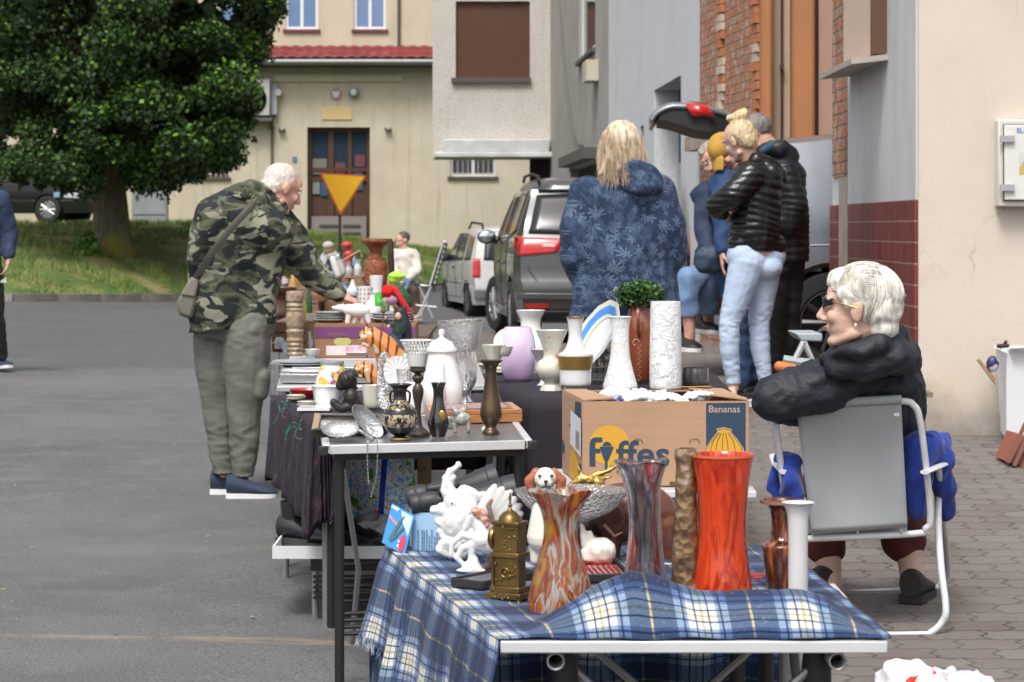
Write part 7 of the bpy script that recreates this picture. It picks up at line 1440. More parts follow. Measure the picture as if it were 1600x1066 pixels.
vase('textured_vase','tall amber brown pressed glass vase with bumpy medallions left of the red vase','vase',1072,930,[(22,930),(24,915),(21,860),(18,800),(17,750),(16,725),(19,712),(17,701)],AMB,z=ZB,seg=48,wall=4,fn=lambda r,z,t:(r*(1+.035*math.sin(z*140)*abs(math.sin(t*4))),z,t))
RED=art_glass('orange_red_glass',[(.3,(.75,.045,.008)),(.48,(.88,.08,.012)),(.56,(.5,.02,.005)),(.7,(.9,.16,.03))],22,(1,1,.3),.35,1.2,.1,.12)
T=vase('red_vase','large bright orange-red waisted glass vase with a wide open mouth','vase',1129,932,[(44,932),(46,920),(44,900),(39,860),(37,825),(38,790),(42,750),(49,710)],RED,z=ZB,seg=56,wall=2.6);ringp(T,'rim',1129,713,709,49,49.5,M('rim_orange',(.85,.16,.06),.15,coat=.6))
BG=NT('brown_drip_glaze');v=BG.coord('Object',(1,1,.18));BG.set(Base_Color=BG.ramp(BG.noise(v,70,3,.6),[(.38,(.035,.01,.008)),(.53,(.11,.03,.012)),(.66,(.36,.13,.04))]),Roughness=.1);BG.b.inputs['Coat Weight'].default_value=.8;BG=BG.m
T=vase('ceramic_vase','brown glazed ceramic vase with ribbed neck between the red and the white vase','vase',1221,924,[(21,924),(24,915),(28,880),(31,856),(29,850),(18,840),(15,820),(17,800),(24,788),(32,784),(33,781)],BG,z=ZB,wall=3,fn=lambda r,z,t:(r*(1+(.04*math.sin(t*16)if .085<z<.15 else 0)),z,t));ringp(T,'rim',1221,786,781,32.5,33.2,M('rim_tan',(.4,.2,.11),.25,coat=.4))
vase('white_vase','slim white frosted glass vase at the right end of the front table','vase',1247,943,[(15,943),(15.5,900),(15,860),(15.5,830),(17,805),(22,790),(26,785)],M('frosted_white',(.62,.61,.6),.35),z=ZB,wall=2.5)
d=4.55
SP=NT('spaniel_glaze');v=SP.coord('Object');SP.set(Base_Color=SP.ramp(SP.noise(v,16,2,.4),[(.585,(.74,.7,.62)),(.62,(.5,.17,.08))]),Roughness=.25);SP.b.inputs['Coat Weight'].default_value=.4;SP=SP.m
T=fig('dog_figurine','white spaniel figurine with orange-brown ears behind the glass cake stand','figurine',850,885,d,[('e',(852,747),(19,17,17)),('e',(852,754),(12,9,14),0,-10),('c',[(852,770,13),(850,800,20),(848,840,25)]),('c',[(838,830,10),(836,875,8)]),('c',[(858,830,10),(858,878,8,-6)]),('e',(853,858),(28,24,22),0,10)],SP,.0025)
for sx,x in((-1,829),(1,876)):m=MB();fz(m,d,[('c',[(852+sx*14,738,7),(x+sx*1,752,9),(x-sx*1,766,7)])]);T.part('ear',m,M('ear_brown',(.42,.13,.06),.4,col2=(.3,.09,.05),vs=60),voxel=.002,disp=fold(.001,100,60))
m=MB();fz(m,d,[('e',(852.5,750),(3.6,2.6,3),0,-25)]);T.part('nose',m,M('eye_black',None))
for x in(843,862):m=MB();fz(m,d,[('e',(x,742),(2.6,2.3,2),0,-16.5)]);T.part('eye',m,M('eye_black',None))
m=MB();fz(m,d,[('c',[(852,753,.8,-25),(852,758,.8,-24)]),('c',[(846,759,.8,-22),(852,758,.8,-24),(858,759,.8,-22)])]);T.part('mouth',m,M('eye_black',None))
CRY=glass('cut_crystal',(1,1,1),.35,130,.0,.1);CRF=glass('fluted_crystal',(1,1,1),.3,60,.0,.06,'flute')
T=vase('cake_stand','shallow cut crystal footed bowl in front of the spaniel','bowl',894,884,[(38,884),(30,879),(9,872),(7,850),(9,822),(30,812),(62,798),(84,776),(91,766)],CRY,z=ZB,seg=72,wall=4,fn=lambda r,z,t:(r*(1+(.012*math.sin(t*36)if z>.11 else 0)),z+(.0016*math.sin(t*36)if z>.135 else 0),t))
fig('cat_figurine','white unglazed crouching cat figurine between the two tall art glass vases','figurine',932,884,4.56,[('e',(938,862),(26,22,20)),('e',(920,868),(16,15,15)),('c',[(915,850,8),(910,825,4),(908,818,1.5)]),('c',[(924,846,6),(921,832,4)]),('c',[(915,880,6),(950,881,6)])],M('bisque_cream',(.72,.7,.62),.6),.0025,disp=fold(.0016,40,40,4))
T=fig('elephant_figurine','big polished brown wooden elephant standing behind the clear streaked vase','figurine',985,892,4.72,[('e',(985,800),(75,48,34)),('c',[(1035,820,26),(1040,860,17),(1042,888,16)]),('c',[(955,820,24),(952,870,16),(950,890,16)]),('c',[(1015,820,24,20),(1018,888,15,20)]),('c',[(935,810,20),(915,830,14),(908,860,9)]),('e',(936,800),(24,26,22))],M('polished_wood',(.17,.055,.025),.25,col2=(.1,.03,.015),vs=18,coat=.4),.004)
m=MB();fz(m,4.67,[('e',(955,812),(22,28,5),15)]);T.part('ear',m,M('polished_wood',None),voxel=.0025)
m=MB();fz(m,4.66,[('c',[(945,822,3),(960,838,2.2),(972,832,1)])]);T.part('tusk',m,M('tusk_pink',(.55,.3,.2),.4))
T=fig('stag_figurine','gilded stag head with spreading antlers in front of the banana box','figurine',910,884,4.85,[('e',(920,750),(24,9,9),8),('c',[(905,752,8),(893,757,5)]),('c',[(935,755,10),(930,800,12),(925,880,16)]),('c',[(912,745,3.5),(906,738,3),(903,728,1.6)]),('c',[(918,744,3.5),(935,741,3.5),(952,736,3),(965,727,2.6),(977,720,1.5)]),('c',[(935,741,2.6),(934,731,1.3)]),('c',[(950,737,2.6),(952,726,1.3)]),('c',[(962,730,2.4),(961,720,1.2)]),('c',[(925,746,3),(945,748,2.6),(956,744,1.3)])],M('gilded',(.45,.29,.08),.35,.75),.0022,disp=fold(.001,90,90))
for i,(cx,by,w_,lab)in enumerate(((758,915,62,'open black case of cutlery with red lining to the left of the clock'),(945,905,70,'open black cutlery case with red lining behind the swirled glass vase'))):
 d=dz(by,ZB);k=d/F;o=P(cx,by,d);T=Thing('cutlery_case',lab,'cutlery case',o);Bz_=rmat(0,0,-38 if i==0 else 6)
 LL_=lambda x,y,z:o+Bz_@Vector((x*k,y*k,z*k))
 m=MB();m.box(LL_(0,30,3),(w_*k,150*k,5*k),Bz_)
 for a,b,sx_,sy_ in((-w_/2,30,4,150),(w_/2,30,4,150),(0,-45,w_,4),(0,105,w_,4)):m.box(LL_(a,b,8),(sx_*k,sy_*k,14*k),Bz_)
 T.part('case',m,BLKP,bevel=.002);m=MB();m.box(LL_(0,30,7),((w_-8)*k,140*k,4*k),Bz_);T.part('lining',m,M('red_lining',(.42,.012,.015),.6))
 for j in range(7):m=MB();x=-w_/2+8+j*(w_-16)/6;m.tube([LL_(x,-30,11),LL_(x,40,12),LL_(x+2,60,12)],[2.4*k,1.5*k,3.4*k],6,flat=.5);T.part('cutlery',m,M('steel',(.55,.55,.56),.2,1.))
rr=random.Random(12)
for i,(x,y,lab)in enumerate(((985,893,'steel spoon lying beside the clear streaked vase'),(1025,884,'steel knife lying left of the amber vase'),(1045,886,'long pale handled knife behind the amber vase'),(1195,905,'red handled fork beside the brown ceramic vase'))):
 dd=dz(y,ZB);k=dd/F;o=P(x,y,dd)+Vector((0,0,.004));m=MB();m.tube([o+Vector((-26*k,.01*i,0)),o+Vector((5*k,0,.001)),o+Vector((20*k,.0,.001)),o+Vector((30*k,0,0))],[2.6*k,1.8*k,4.2*k,1*k],8,flat=.45);Thing(['spoon','knife','knife','fork'][i],lab,['spoon','knife','knife','fork'][i],o,mb=m,mat=[M('steel',None),M('steel',None),M('pale_handle',(.66,.66,.62),.3),M('red_plastic',(.6,.02,.03),.4)][i])
m=MB();m.box(P(1190,902,dz(902,ZB)),(.06,.05,.012),rmat(0,0,15));Thing('small_case','small red and black pouch between the red vase and the brown vase','case',P(1190,908,dz(902,ZB)),mb=m,mat=M('pouch_red',(.4,.02,.03),.5,col2=(.02,.02,.02),vs=30,lo=.48,hi=.52),bevel=.004)
CB=NT('cardboard');v=CB.coord('Object');c_=CB.mix(CB.noise(v,5,5,.6),(.36,.215,.13),(.47,.29,.18));c_=CB.mix(1,c_,CB.ramp(CB.noise(CB.coord('Object',(3,3,60)),2,3),[(.3,.93),(.7,1.05)]),'MULTIPLY');CB.set(Base_Color=c_,Roughness=.85);CB=CB.m
A0=P(911,759,6.96);B0=P(1169,758,6.97);C0=Vector((.645,7.45,A0.z));D0=Vector((.155,7.4,A0.z));hb_=Vector((0,0,.241));zA=A0.z
T=Thing('banana_box','brown cardboard banana box printed Fyffes, filled with plastic and paper','cardboard box',(.42,7.2,zA))
def bface(m,a,b,h0=0,h1=1,holes=()):
 t=b-a;n_=Vector((t.y,-t.x,0)).normalized();L=t.length
 us=sorted(set([0,L]+[x for h in holes for x in h[:2]]));zs=sorted(set([0,.241]+[x for h in holes for x in h[2:]]))
 for i in range(len(us)-1):
  for j in range(len(zs)-1):
   if any(h[0]<=us[i]<h[1]and h[2]<=zs[j]<h[3]for h in holes):continue
   m.add([a+t*(u/L)+Vector((0,0,z))for u,z in((us[i],zs[j]),(us[i+1],zs[j]),(us[i+1],zs[j+1]),(us[i],zs[j+1]))],[(0,1,2,3)])
m=MB();bface(m,A0,B0);bface(m,B0,C0);bface(m,C0,D0);bface(m,D0,A0,holes=((.15,.24,.125,.155),));m.add([A0,B0,C0,D0],[(3,2,1,0)])
T.part('walls',m,CB,smooth=0,solid=.005)
ft=(B0-A0).normalized();fn0=Vector((ft.y,-ft.x,0));LB=(B0-A0).length
FP=lambda px,py,o=.0035:A0+ft*((px-911)/258*LB)+Vector((0,0,(759-py)*6.96/F))+fn0*o
NAVY=M('ink_navy',(.022,.05,.09),.7);YEL=M('ink_yellow',(.62,.33,.03),.7)
def flat(nm,polys,mat,par=None,o=.0035,**kw):
 m=MB()
 for pl_ in polys:m.add([FP(x,y,o)for x,y in pl_],[tuple(range(len(pl_)))[::-1]])
 return T.part(nm,m,mat,par,smooth=0,**kw)
flat('sun_disc',[[(952+32*math.cos(t),696+31*math.sin(t))for t in[i*math.pi/16 for i in range(32)]]],YEL,o=.0032)
m=MB();k0=6.96/F;m.text('ffes',FP(963,728,.0038),ft,(0,0,1),56*k0,.0003,.0018,sx=1.1)
T.part('box_logo',m,NAVY,smooth=0)
flat('letter_f',[[(921,728.5),(921,694),(923,687),(928,683.5),(941,683.5),(941,691),(932,691),(930,693),(930,701),(938,701),(938,708),(930,708),(930,728.5)]],NAVY,o=.0042)
flat('letter_y',[[(937,698),(959,698),(955,709),(949,722),(949,734),(945,734),(945,722),(940,709)],[(941,697),(943,692),(948,690),(953,692),(956,697)]],NAVY,o=.0042)
m=MB();m.text('Fyffes',FP(963,740,.0038),ft,(0,0,1),8.5*k0,.0002,.0001);T.part('small_text',m,M('ink_black',(.03,.03,.03)),smooth=0)
flat('label_panel',[[(1103,630.5),(1165,630),(1165,706),(1103,707)]],NAVY,o=.0033)
m=MB();m.text('Bananas',FP(1106.5,645,.004),ft,(0,0,1),15.5*k0,.0003,.0001);T.part('panel_text',m,M('ink_tan',(.5,.36,.27),.8),smooth=0)
ban=[(1120,673),(1122,677),(1112,690),(1101,706),(1105,712),(1160,712),(1158,700),(1148,686),(1141,678),(1142,674),(1131,671)]
bc=(1131,692);flat('banana_outline',[[(bc[0]+(x-bc[0])*1.13,bc[1]+(y-bc[1])*1.13)for x,y in ban]],M('ink_tan',None),o=.0042);flat('banana_edge',[[(bc[0]+(x-bc[0])*1.05,bc[1]+(y-bc[1])*1.05)for x,y in ban]],M('ink_brown',(.08,.04,.01)),o=.0046);flat('bananas_print',[ban],YEL,o=.005)
m=MB()
for x0,x1 in((1124,1108),(1127,1117),(1130,1128),(1133,1138),(1137,1150)):m.tube([FP(x0,677,.0054),FP((x0+x1)/2+(x1-x0)*.15,690,.0054),FP(x1,710,.0054)],.0008,4)
T.part('banana_lines',m,M('ink_brown',None))
for x,y in((996,692),(1085,692)):
 m=MB();m.tube([FP(x+8*math.cos(t),y-6*math.sin(t),.0045)for t in[math.pi*(-.1+1.2*i/12)for i in range(13)]],.0007,4);T.part('cut_hole',m,M('hole_brown',(.1,.05,.03)))
flat('lower_band',[[(1046,753),(1100,753),(1100,759),(1046,759)]],M('hole_brown',None),o=.0034)
st_=(A0-D0).normalized();sn=Vector((st_.y,-st_.x,0));LS=(A0-D0).length
SPt=lambda u,z,o=.0036:D0+st_*(u*LS)+Vector((0,0,z))+sn*o
def sflat(nm,polys,mat,o=.0036):
 m=MB()
 for pl_ in polys:m.add([SPt(u,z,o)for u,z in pl_],[tuple(range(len(pl_)))[::-1]])
 T.part(nm,m,mat,smooth=0)
sflat('side_panel',[[(.62,.175),(.95,.185),(.95,.235),(.68,.232)],[(.88,.0),(.97,.0),(.97,.06),(.88,.06)]],NAVY);sflat('side_label',[[(.47,.1),(.99,.08),(1.0,.19),(.5,.2)]],M('label_white',(.66,.67,.7),.6),.006)
sflat('barcode',[[(.76+.02*i,.098),(.768+.02*i,.098),(.768+.02*i,.15),(.76+.02*i,.15)]for i in range(9)],M('ink_black',None),.007)
sflat('side_bananas',[[(.4,.0),(.82,.0),(.85,.06),(.6,.1),(.42,.07)]],YEL);m=MB();m.text('Fyffes',SPt(.01,.06,.004),st_,(0,0,1),.05,.0003,.001,sx=.55);T.part('side_logo',m,NAVY,smooth=0)
m=MB();zt2=zA+.241;m.add([D0+hb_,C0+hb_,C0+hb_+Vector((-.03,-.1,.004)),D0+hb_+Vector((.1,-.09,.006))],[(0,1,2,3)]);m.add([D0+hb_+Vector((0,0,.003)),A0+hb_+Vector((0,0,.003)),A0+hb_+Vector((.09,.04,.006)),D0+hb_+Vector((.07,-.03,.006))],[(3,2,1,0)]);m.add([B0+hb_+Vector((0,0,.003)),C0+hb_+Vector((0,0,.003)),C0+hb_+Vector((-.12,-.04,.012)),B0+hb_+Vector((-.1,.1,.01))],[(0,1,2,3)]);T.part('top_flap',m,CB,smooth=0,solid=.004)
m=MB();m.add([C0+hb_+Vector(q)for q in((-.2,-.05,.012),(-.03,-.02,.014),(-.05,-.09,.016),(-.2,-.1,.014))],[(0,1,2,3)]);T.part('flap_print',m,YEL,smooth=0)
rr=random.Random(14);m=MB();ctr=(A0+C0)/2+Vector((0,0,.235))
for i in range(30):m.ell(ctr+Vector((rr.uniform(-.14,.12),rr.uniform(-.15,.08),rr.uniform(-.015,.01))),(rr.uniform(.02,.05),rr.uniform(.02,.05),rr.uniform(.006,.016)),rmat(rr.uniform(-30,30),rr.uniform(-30,30),0),10)
Thing('plastic_film','crumpled clear plastic filling the top of the banana box','plastic film',ctr,mb=m,mat=M('film_white',(.72,.75,.8),.25,bump=.6,bs=40,bd=.01),voxel=.004,disp=fold(.008,40,40,3))
m=MB();m.ell(ctr+Vector((-.12,-.13,.005)),(.024,.018,.012));Thing('blue_wrapper','crumpled blue wrapper on the plastic in the banana box','wrapper',ctr,mb=m,mat=M('wrap_blue',(.05,.07,.32),.4,col2=(.4,.4,.5),vs=70),voxel=.003,disp=fold(.005,50,50))
d_=dz(602,.7);k=d_/F;T=vase('steel_cup','small brushed steel cup right of the white cylinder vase','cup',1087,603,[(18,603),(20,600),(20.5,585),(20,575)],M('brushed_steel',(.3,.3,.3),.25,.95),z=.7,wall=1.4);
Z3=.701
LIL=NT('lilac_glass');g_=LIL.coord('Object');sp=LIL.n('ShaderNodeSeparateXYZ');LIL.l(g_,sp.inputs[0]);LIL.set(Base_Color=LIL.ramp(LIL.math('ADD',LIL.math('MULTIPLY',sp.outputs[2],5),LIL.math('MULTIPLY',LIL.noise(g_,12,2),.3)),[(.2,(.56,.37,.62)),(1.0,(.7,.57,.72))]),Roughness=.08);LIL.b.inputs['Coat Weight'].default_value=.6;LIL=LIL.m
T=vase('lilac_vase','rounded lilac glass vase on the violet cloth','vase',809,595,[(17,595),(22,590),(27,570),(28,550),(26,530),(21,513),(19.5,511)],LIL,z=Z3,wall=1.6);ringp(T,'clear_foot',809,597,594,17.5,17.8,glass('clear',(1,1,1)))
vase('white_vase','white porcelain vase with wide flared mouth behind the lilac vase','vase',829,575,[(24,575),(28,560),(27,540),(20,522),(16,512),(16,500),(21,489),(23,485)],WPOR,z=Z3,wall=1.5)
FLW=NT('floral_cream');v=FLW.coord('Object');vo=FLW.n('ShaderNodeTexVoronoi');vo.inputs['Scale'].default_value=17;FLW.l(v,vo.inputs['Vector']);msk=FLW.math('MULTIPLY',FLW.ramp(vo.outputs['Distance'],[(.16,1.),(.2,0.)]),FLW.ramp(FLW.noise(v,100,2),[(.45,0.),(.5,1.)]));FLW.set(Base_Color=FLW.mix(msk,(.63,.61,.52),(.6,.16,.06)),Roughness=.2);FLW.b.inputs['Coat Weight'].default_value=.4;FLW=FLW.m
vase('cream_vase','ivory porcelain vase with round belly and orange flower left of the gold banded vase','vase',862,610,[(18,610),(15,602),(11,598),(20,590),(25,578),(22,566),(14,560),(13,550),(17,535),(24,516)],FLW,z=Z3,wall=1.4,fn=lambda r,z,t:(r*(1+(.05*math.sin(t*8)if z>.21 or z<.012 else 0)),z,t))
T=vase('gold_band_vase','white porcelain vase with a broad gold band and slender neck','vase',899,612,[(18,612),(18,603),(24,601),(25,580),(28,555),(25,553),(16,545),(11,530),(10.5,515),(12,503),(14,496)],WPOR,z=Z3,wall=1.4);ringp(T,'gold_band',899,577,556,25.3,27.8,M('gold_mat',(.36,.22,.06),.35,.6));ringp(T,'gold_rim',899,497,495,13.7,14,GOLD);ringp(T,'gold_line',899,603,602,23,23.5,GOLD)
def relief(nm,sc,st):
 n=NT(nm);v=n.coord('Object');f=n.noise(v,sc,4,.7,1.2);n.set(Base_Color=(.86,.86,.85),Roughness=.4);n.bump(n.ramp(f,[(.48,0.),(.58,1.)]),st*.9,.003);_mc[nm]=n.m;return n.m
vase('waisted_vase','white relief porcelain vase with wide foot and waisted body before the brown jug','vase',969,607,[(27,607),(27,602),(22,585),(16,560),(14,535),(14,515),(16,500),(18,495)],relief('relief_a',40,.7),z=Z3,wall=1.5)
T=vase('white_cylinder_vase','tall white cylindrical vase with flower relief right of the brown jug','vase',1040,607,[(24,607),(25,600),(25,560),(24.5,520),(23.5,476),(23,472)],relief('relief_b',26,1.),z=Z3,wall=1.5)
TC=M('terracotta_glaze',(.27,.075,.03),.12,coat=.8,col2=(.21,.055,.022),vs=9)
TJ=T=vase('clay_jug','glossy reddish brown jug with a green plant behind the white vases','jug',1000,597,[(14,597),(17,590),(22,560),(24,530),(23,505),(18,490),(17,482),(19,476)],TC,z=Z3,d=10.1,wall=1.5)
k=T.k;m=MB();m.tube(cr([P(998,486,T.d-.05),P(997,484,T.d-.085),P(997,500,T.d-.1),P(998,520,T.d-.08),P(999,528,T.d-.055)],6),.0075,10);T.part('handle',m,TC)
m=MB()
for i in range(14):m.ell(P(999+(-1)**i*1.2,540+i*4.2,T.d-.063+.0008*i),(.0022,.001,.0022),None,6)
T.part('slip_dots',m,M('slip_white',(.6,.5,.42),.4),kind='stuff');m=MB();m.tube([P(994+5*math.cos(t),535-5*math.sin(t),T.d-.066)for t in[i*.45 for i in range(11)]],.0014,5);T.part('slip_curl',m,M('slip_white',None))
rr=random.Random(15);m=MB();leaf_cloud(m,rr,2600,lambda r_:(lambda v:(P(1002,462,10.1)+Vector((v.x*.098,v.y*.09,v.z*.055+.004*r_.random())),1 if(v.z>.25 and r_.random()<.5)else 0))(Vector((r_.gauss(0,1),r_.gauss(0,1),r_.gauss(0,1))).normalized()*(r_.random()**.3)),.02,.2)
T=Thing('green_plant','bushy small-leaved artificial green plant standing in the brown jug','plant',P(1002,478,10.1));T.part('leaves',m,[M('boxwood_dark',(.02,.06,.015),.45,col2=(.035,.1,.02),vs=30),M('boxwood',(.07,.17,.035),.4)],smooth=0)
m=MB()
for i in range(7):m.tube([P(1000,486,10.1),P(985+5*i,466,10.1)],.0016,5)
T.part('stems',m,M('stem_green',(.04,.08,.02),.6))
d=10.15;T=Thing('decorative_plate','large blue and gilt rimmed plate leaning in a wire rack behind the white vases','plate',P(925,595,d));c=P(936,532,d);ax=rmat(0)
axp=Matrix.Rotation(R(22),3,'Z')@Matrix.Rotation(R(-60),3,'Y')
PLB=NT('blue_gilt_plate');uvn=PLB.n('ShaderNodeTexCoord');sp=PLB.n('ShaderNodeSeparateXYZ');PLB.l(uvn.outputs['UV'],sp.inputs[0]);PLB.set(Base_Color=PLB.ramp(sp.outputs[1],[(0,(.68,.7,.7)),(.27,(.68,.7,.7)),(.275,(.4,.3,.15)),(.29,(.62,.66,.68)),(.33,(.07,.26,.66)),(.42,(.08,.29,.68)),(.43,(.62,.6,.5)),(.48,(.6,.58,.48)),(.5,(.65,.66,.68))],'CONSTANT'),Roughness=.12);PLB=PLB.m
def plate(T,c,axm,r,mat,nm='plate',depth=.18):m=MB();m.uv=[];m.lathe(c,[(.001,0),(r*.55,0),(r*.68,r*depth*.5),(r,r*depth),(r*1.005,r*depth-.003),(r*.66,r*depth*.4-.005),(r*.5,-.006),(.001,-.006)],40,axis=axm,closed=False,fn=lambda rr_,z,t:(rr_*(1+(.02*math.sin(t*12)if rr_>r*.9 else 0)),z,t));return T.part(nm,m,mat,smooth=50)
plate(T,c,axp,.175,PLB)
m=MB();m.tube(cr([P(962,476,d),P(965,462,d),P(963,449,d),P(959,455,d)],4),.0022,6);T.part('hanger',m,M('gilded_wire',(.45,.42,.35),.4))
T=Thing('plate_rack','small black wire plate rack behind the gold banded vase','rack',P(932,600,9.9));m=MB()
for x in(918,927,936,945):m.tube(cr([P(x,596,9.85),P(x,580,9.88),P(x+6,562,9.95),P(x+8,594,10.1)],5),.0022,6)
m.tube([P(916,594,9.85),P(947,594,9.85)],.0025,6);m.tube([P(918,574,9.88),P(948,574,9.88)],.0022,6);T.part('wires',m,BLKM,voxel=0)
for i,(cx,by,pr,lab)in enumerate(((770,575,[(16,577),(17,574),(26,571),(28,569)],'cream saucer pile at the left edge of the violet cloth'),(772,566,[(9,566),(10,562),(14,552),(19,541),(20,539)],'small cream cup on the saucers left of the lilac vase'),(787,557,[(8,557),(12,551),(15,541)],'cream teacup partly hidden by the lilac vase'),(790,584,[(22,584),(28,582),(30,580),(30,577),(31,575)],'stack of grey rimmed plates beside the lilac vase'))):
 vase(['saucer','cup','teacup','plate_stack'][i],lab,['saucer','cup','cup','plates'][i],cx,by,pr,CPOR,z=Z3 if i in(0,3)else None,d=None if i in(0,3)else 10.1,wall=1.1)
m=MB();m.lathe(P(792,533,10.25),[(.001,0),(.03,.004),(.052,.014),(.053,.016),(.03,.008),(.001,.004)],32,axis=rmat(62,0,-25));Thing('small_plate','upright cream saucer leaning behind the cup near the lilac vase','saucer',P(792,545,10.25),mb=m,mat=CPOR)
vase('milk_jug','grey-white funnel shaped bowl tucked between the lilac and the ivory vase','bowl',848,602,[(10,602),(4,596),(5,580),(12,560),(20,546)],M('grey_porcelain',(.5,.5,.5),.2,coat=.4),z=Z3,wall=1.3)
Z4=.703
GV=NT('greek_vase_paint');v=GV.coord('Object');sp=GV.n('ShaderNodeSeparateXYZ');GV.l(v,sp.inputs[0]);zone=GV.ramp(sp.outputs[2],[(.036,0.),(.0365,1.),(.0755,1.),(.076,0.)],'CONSTANT');fg_=GV.ramp(GV.noise(GV.coord('Object',(1,1,.55)),85,3,.6),[(.47,0.),(.5,1.)]);line=GV.ramp(GV.math('FRACT',GV.math('MULTIPLY',sp.outputs[2],140)),[(0,0.),(.8,1.)],'CONSTANT')
c_=GV.mix(GV.math('MULTIPLY',zone,fg_),(.012,.01,.009),(.45,.36,.25));neck=GV.ramp(sp.outputs[2],[(.0,0.),(.092,0.),(.0925,1.),(.12,1.),(.1205,0.)],'CONSTANT');c_=GV.mix(GV.math('MULTIPLY',neck,GV.ramp(GV.noise(v,130,2),[(.5,0.),(.53,.8)])),c_,(.4,.3,.17));GV.set(Base_Color=c_,Roughness=.15);GV.b.inputs['Coat Weight'].default_value=.6;GV=GV.m
T=vase('greek_vase','round black Greek style vase painted with pale figures, two handles','vase',625,687,[(17,687),(16,683),(9,681),(18,675),(26,662),(27,650),(23,638),(13,629),(10,620),(11,608),(18,602),(19,600)],GV,z=Z4,wall=1.4)
for sx in(-1,1):m=MB();m.tube(cr([P(625+sx*10,610,T.d),P(625+sx*15,614,T.d),P(625+sx*15,624,T.d),P(625+sx*13,632,T.d)],5),.0035,8);T.part('handle',m,M('glaze_black',(.012,.01,.01),.12,coat=.6))
ringp(T,'foot_band',625,686,683.5,17,16.5,GOLD)
m=MB()
for i in range(22):a=i/22*2*math.pi;q_=T.c+Vector((math.cos(a)*27.2*T.k,math.sin(a)*27.2*T.k,30*T.k));m.box(q_,(.0028,.0012,.004),rotz(a+math.pi/2))
T.part('key_pattern',m,M('ink_tan2',(.45,.36,.25),.5),kind='stuff')
DW=M('dark_carved_wood',(.035,.022,.018),.4,coat=.2,col2=(.055,.035,.026),vs=20)
vase('candlestick','tall turned dark wooden candlestick behind the Greek vase','candlestick',653,681,[(20,681),(19,676),(12,670),(7,664),(5,650),(5,635),(8,620),(9,610),(7,603),(4.5,599),(8,594),(9,589),(5,584),(12,580),(12,575),(13,573)],DW,z=Z4,close=True)
d=dz(681,Z4)
WHL=M('white_lattice',(.7,.7,.68),.35)
T=vase('lattice_bowl','white pierced lattice bowl behind the dark candlestick','bowl',652,580,[(12,580),(14,572),(16,560),(17,552)],WHL,d=8.75,wall=1.4)
m=MB();k=8.75/F;cc=P(652,552,8.75)
for i in range(26):
 for s_ in(-1,1):a=i/26*6.283;m.tube([cc+Vector((math.cos(a+s_*t*.28)*(17+9*t)*k,math.sin(a+s_*t*.28)*(17+9*t)*k,20*t*k))for t in(0,.5,1)],.0014,4)
for hh,rr_ in((20,26.5),(11,22)):m.tube([cc+Vector((math.cos(a)*rr_*k,math.sin(a)*rr_*k,hh*k))for a in[j*math.pi/20 for j in range(41)]],.0016 if hh<20 else .0026,5)
T.part('pierced_rim',m,WHL,kind='stuff')
T=vase('pedestal_jar','white stem raising the lattice bowl behind the candlestick','stand',652,652,[(22,652),(12,645),(8,620),(8,600),(12,580)],WPOR,d=8.75,close=True)
T=vase('black_bud_vase','slim glossy black vase with a gold patch in front of the white teapot','vase',685,683,[(10,683),(12,678),(16.5,665),(16,655),(12,640),(8.5,625),(8,612),(10,603),(12,598)],M('glaze_black2',(.008,.006,.006),.08,coat=1.),z=Z4,wall=1.3);m=MB();m.ell(T.c+Vector((6*T.k,-13.2*T.k,34*T.k)),(6*T.k,2*T.k,9*T.k));T.part('gold_leaf',m,GOLD)
ELG=M('grey_glazed',(.5,.5,.44),.25,col2=(.2,.2,.18),vs=60,coat=.3)
fig('elephant_figurine','tiny grey and white glazed elephant between the black and the brass vase','figurine',720,677,7.62,[('e',(722,655),(14,10,8),-15),('e',(713,645),(7,7,6)),('c',[(711,650,4),(712,660,3.5),(711,674,4)]),('c',[(732,660,4),(732,674,3.5)]),('e',(722,644),(5,8,3),20),('e',(709,640),(4,6,3),-20),('c',[(702,655,5),(703,668,4)]),('c',[(727,640,3),(729,634,2)])],ELG,.0022)
vase('brass_vase','tall dark brass vase with flared mouth at the right end of the black table','vase',767,678,[(14,678),(13,674),(9,669),(9,665),(15,655),(17,645),(15,630),(11,605),(9,585),(10,573),(16,566),(19,563)],M('dark_brass',(.14,.1,.06),.38,.8,col2=(.075,.05,.035),vs=14,bump=.1),z=Z4,wall=1.4)
m=MB();fz(m,7.75,[('e',(756,672),(4,6))]);Thing('shell_ornament','small cream shell beside the foot of the brass vase','ornament',P(756,678,7.75),mb=m,mat=CPOR)
d=8.1;k=d/F;T=Thing('wooden_case','flat light wooden case with a framed lid behind the brass vase','case',P(740,665,d));WDN=M('light_wood',(.46,.2,.07),.45,col2=(.36,.15,.05),stretch=(1,14,14),vs=6,coat=.2)
a,b,c_,e=P(672,669,d-.12),P(816,653,d-.02),P(800,627,d+.32),P(664,640,d+.2)
for v_ in(a,b,c_,e):v_.z=Z4
hh=Vector((0,0,.042));m=MB();m.prism([a,b,c_,e],hh*.62);T.part('base',m,WDN,bevel=.002);m=MB();m.prism([v_+hh*.64 for v_ in(a,b,c_,e)],hh*.36);T.part('lid',m,WDN,bevel=.002)
ctr_=(a+b+c_+e)/4;m=MB();m.prism([ctr_+(v_-ctr_)*.82+hh*1.003 for v_ in(a,b,c_,e)],(0,0,.0015));T.part('inset',m,M('inset_dark',(.25,.1,.06),.5));m=MB();m.prism([ctr_+(v_-ctr_)*.72+hh*1.06 for v_ in(a,b,c_,e)],(0,0,.001));T.part('lid_picture',m,M('lid_mauve',(.42,.3,.28),.4,col2=(.3,.18,.17),vs=40))
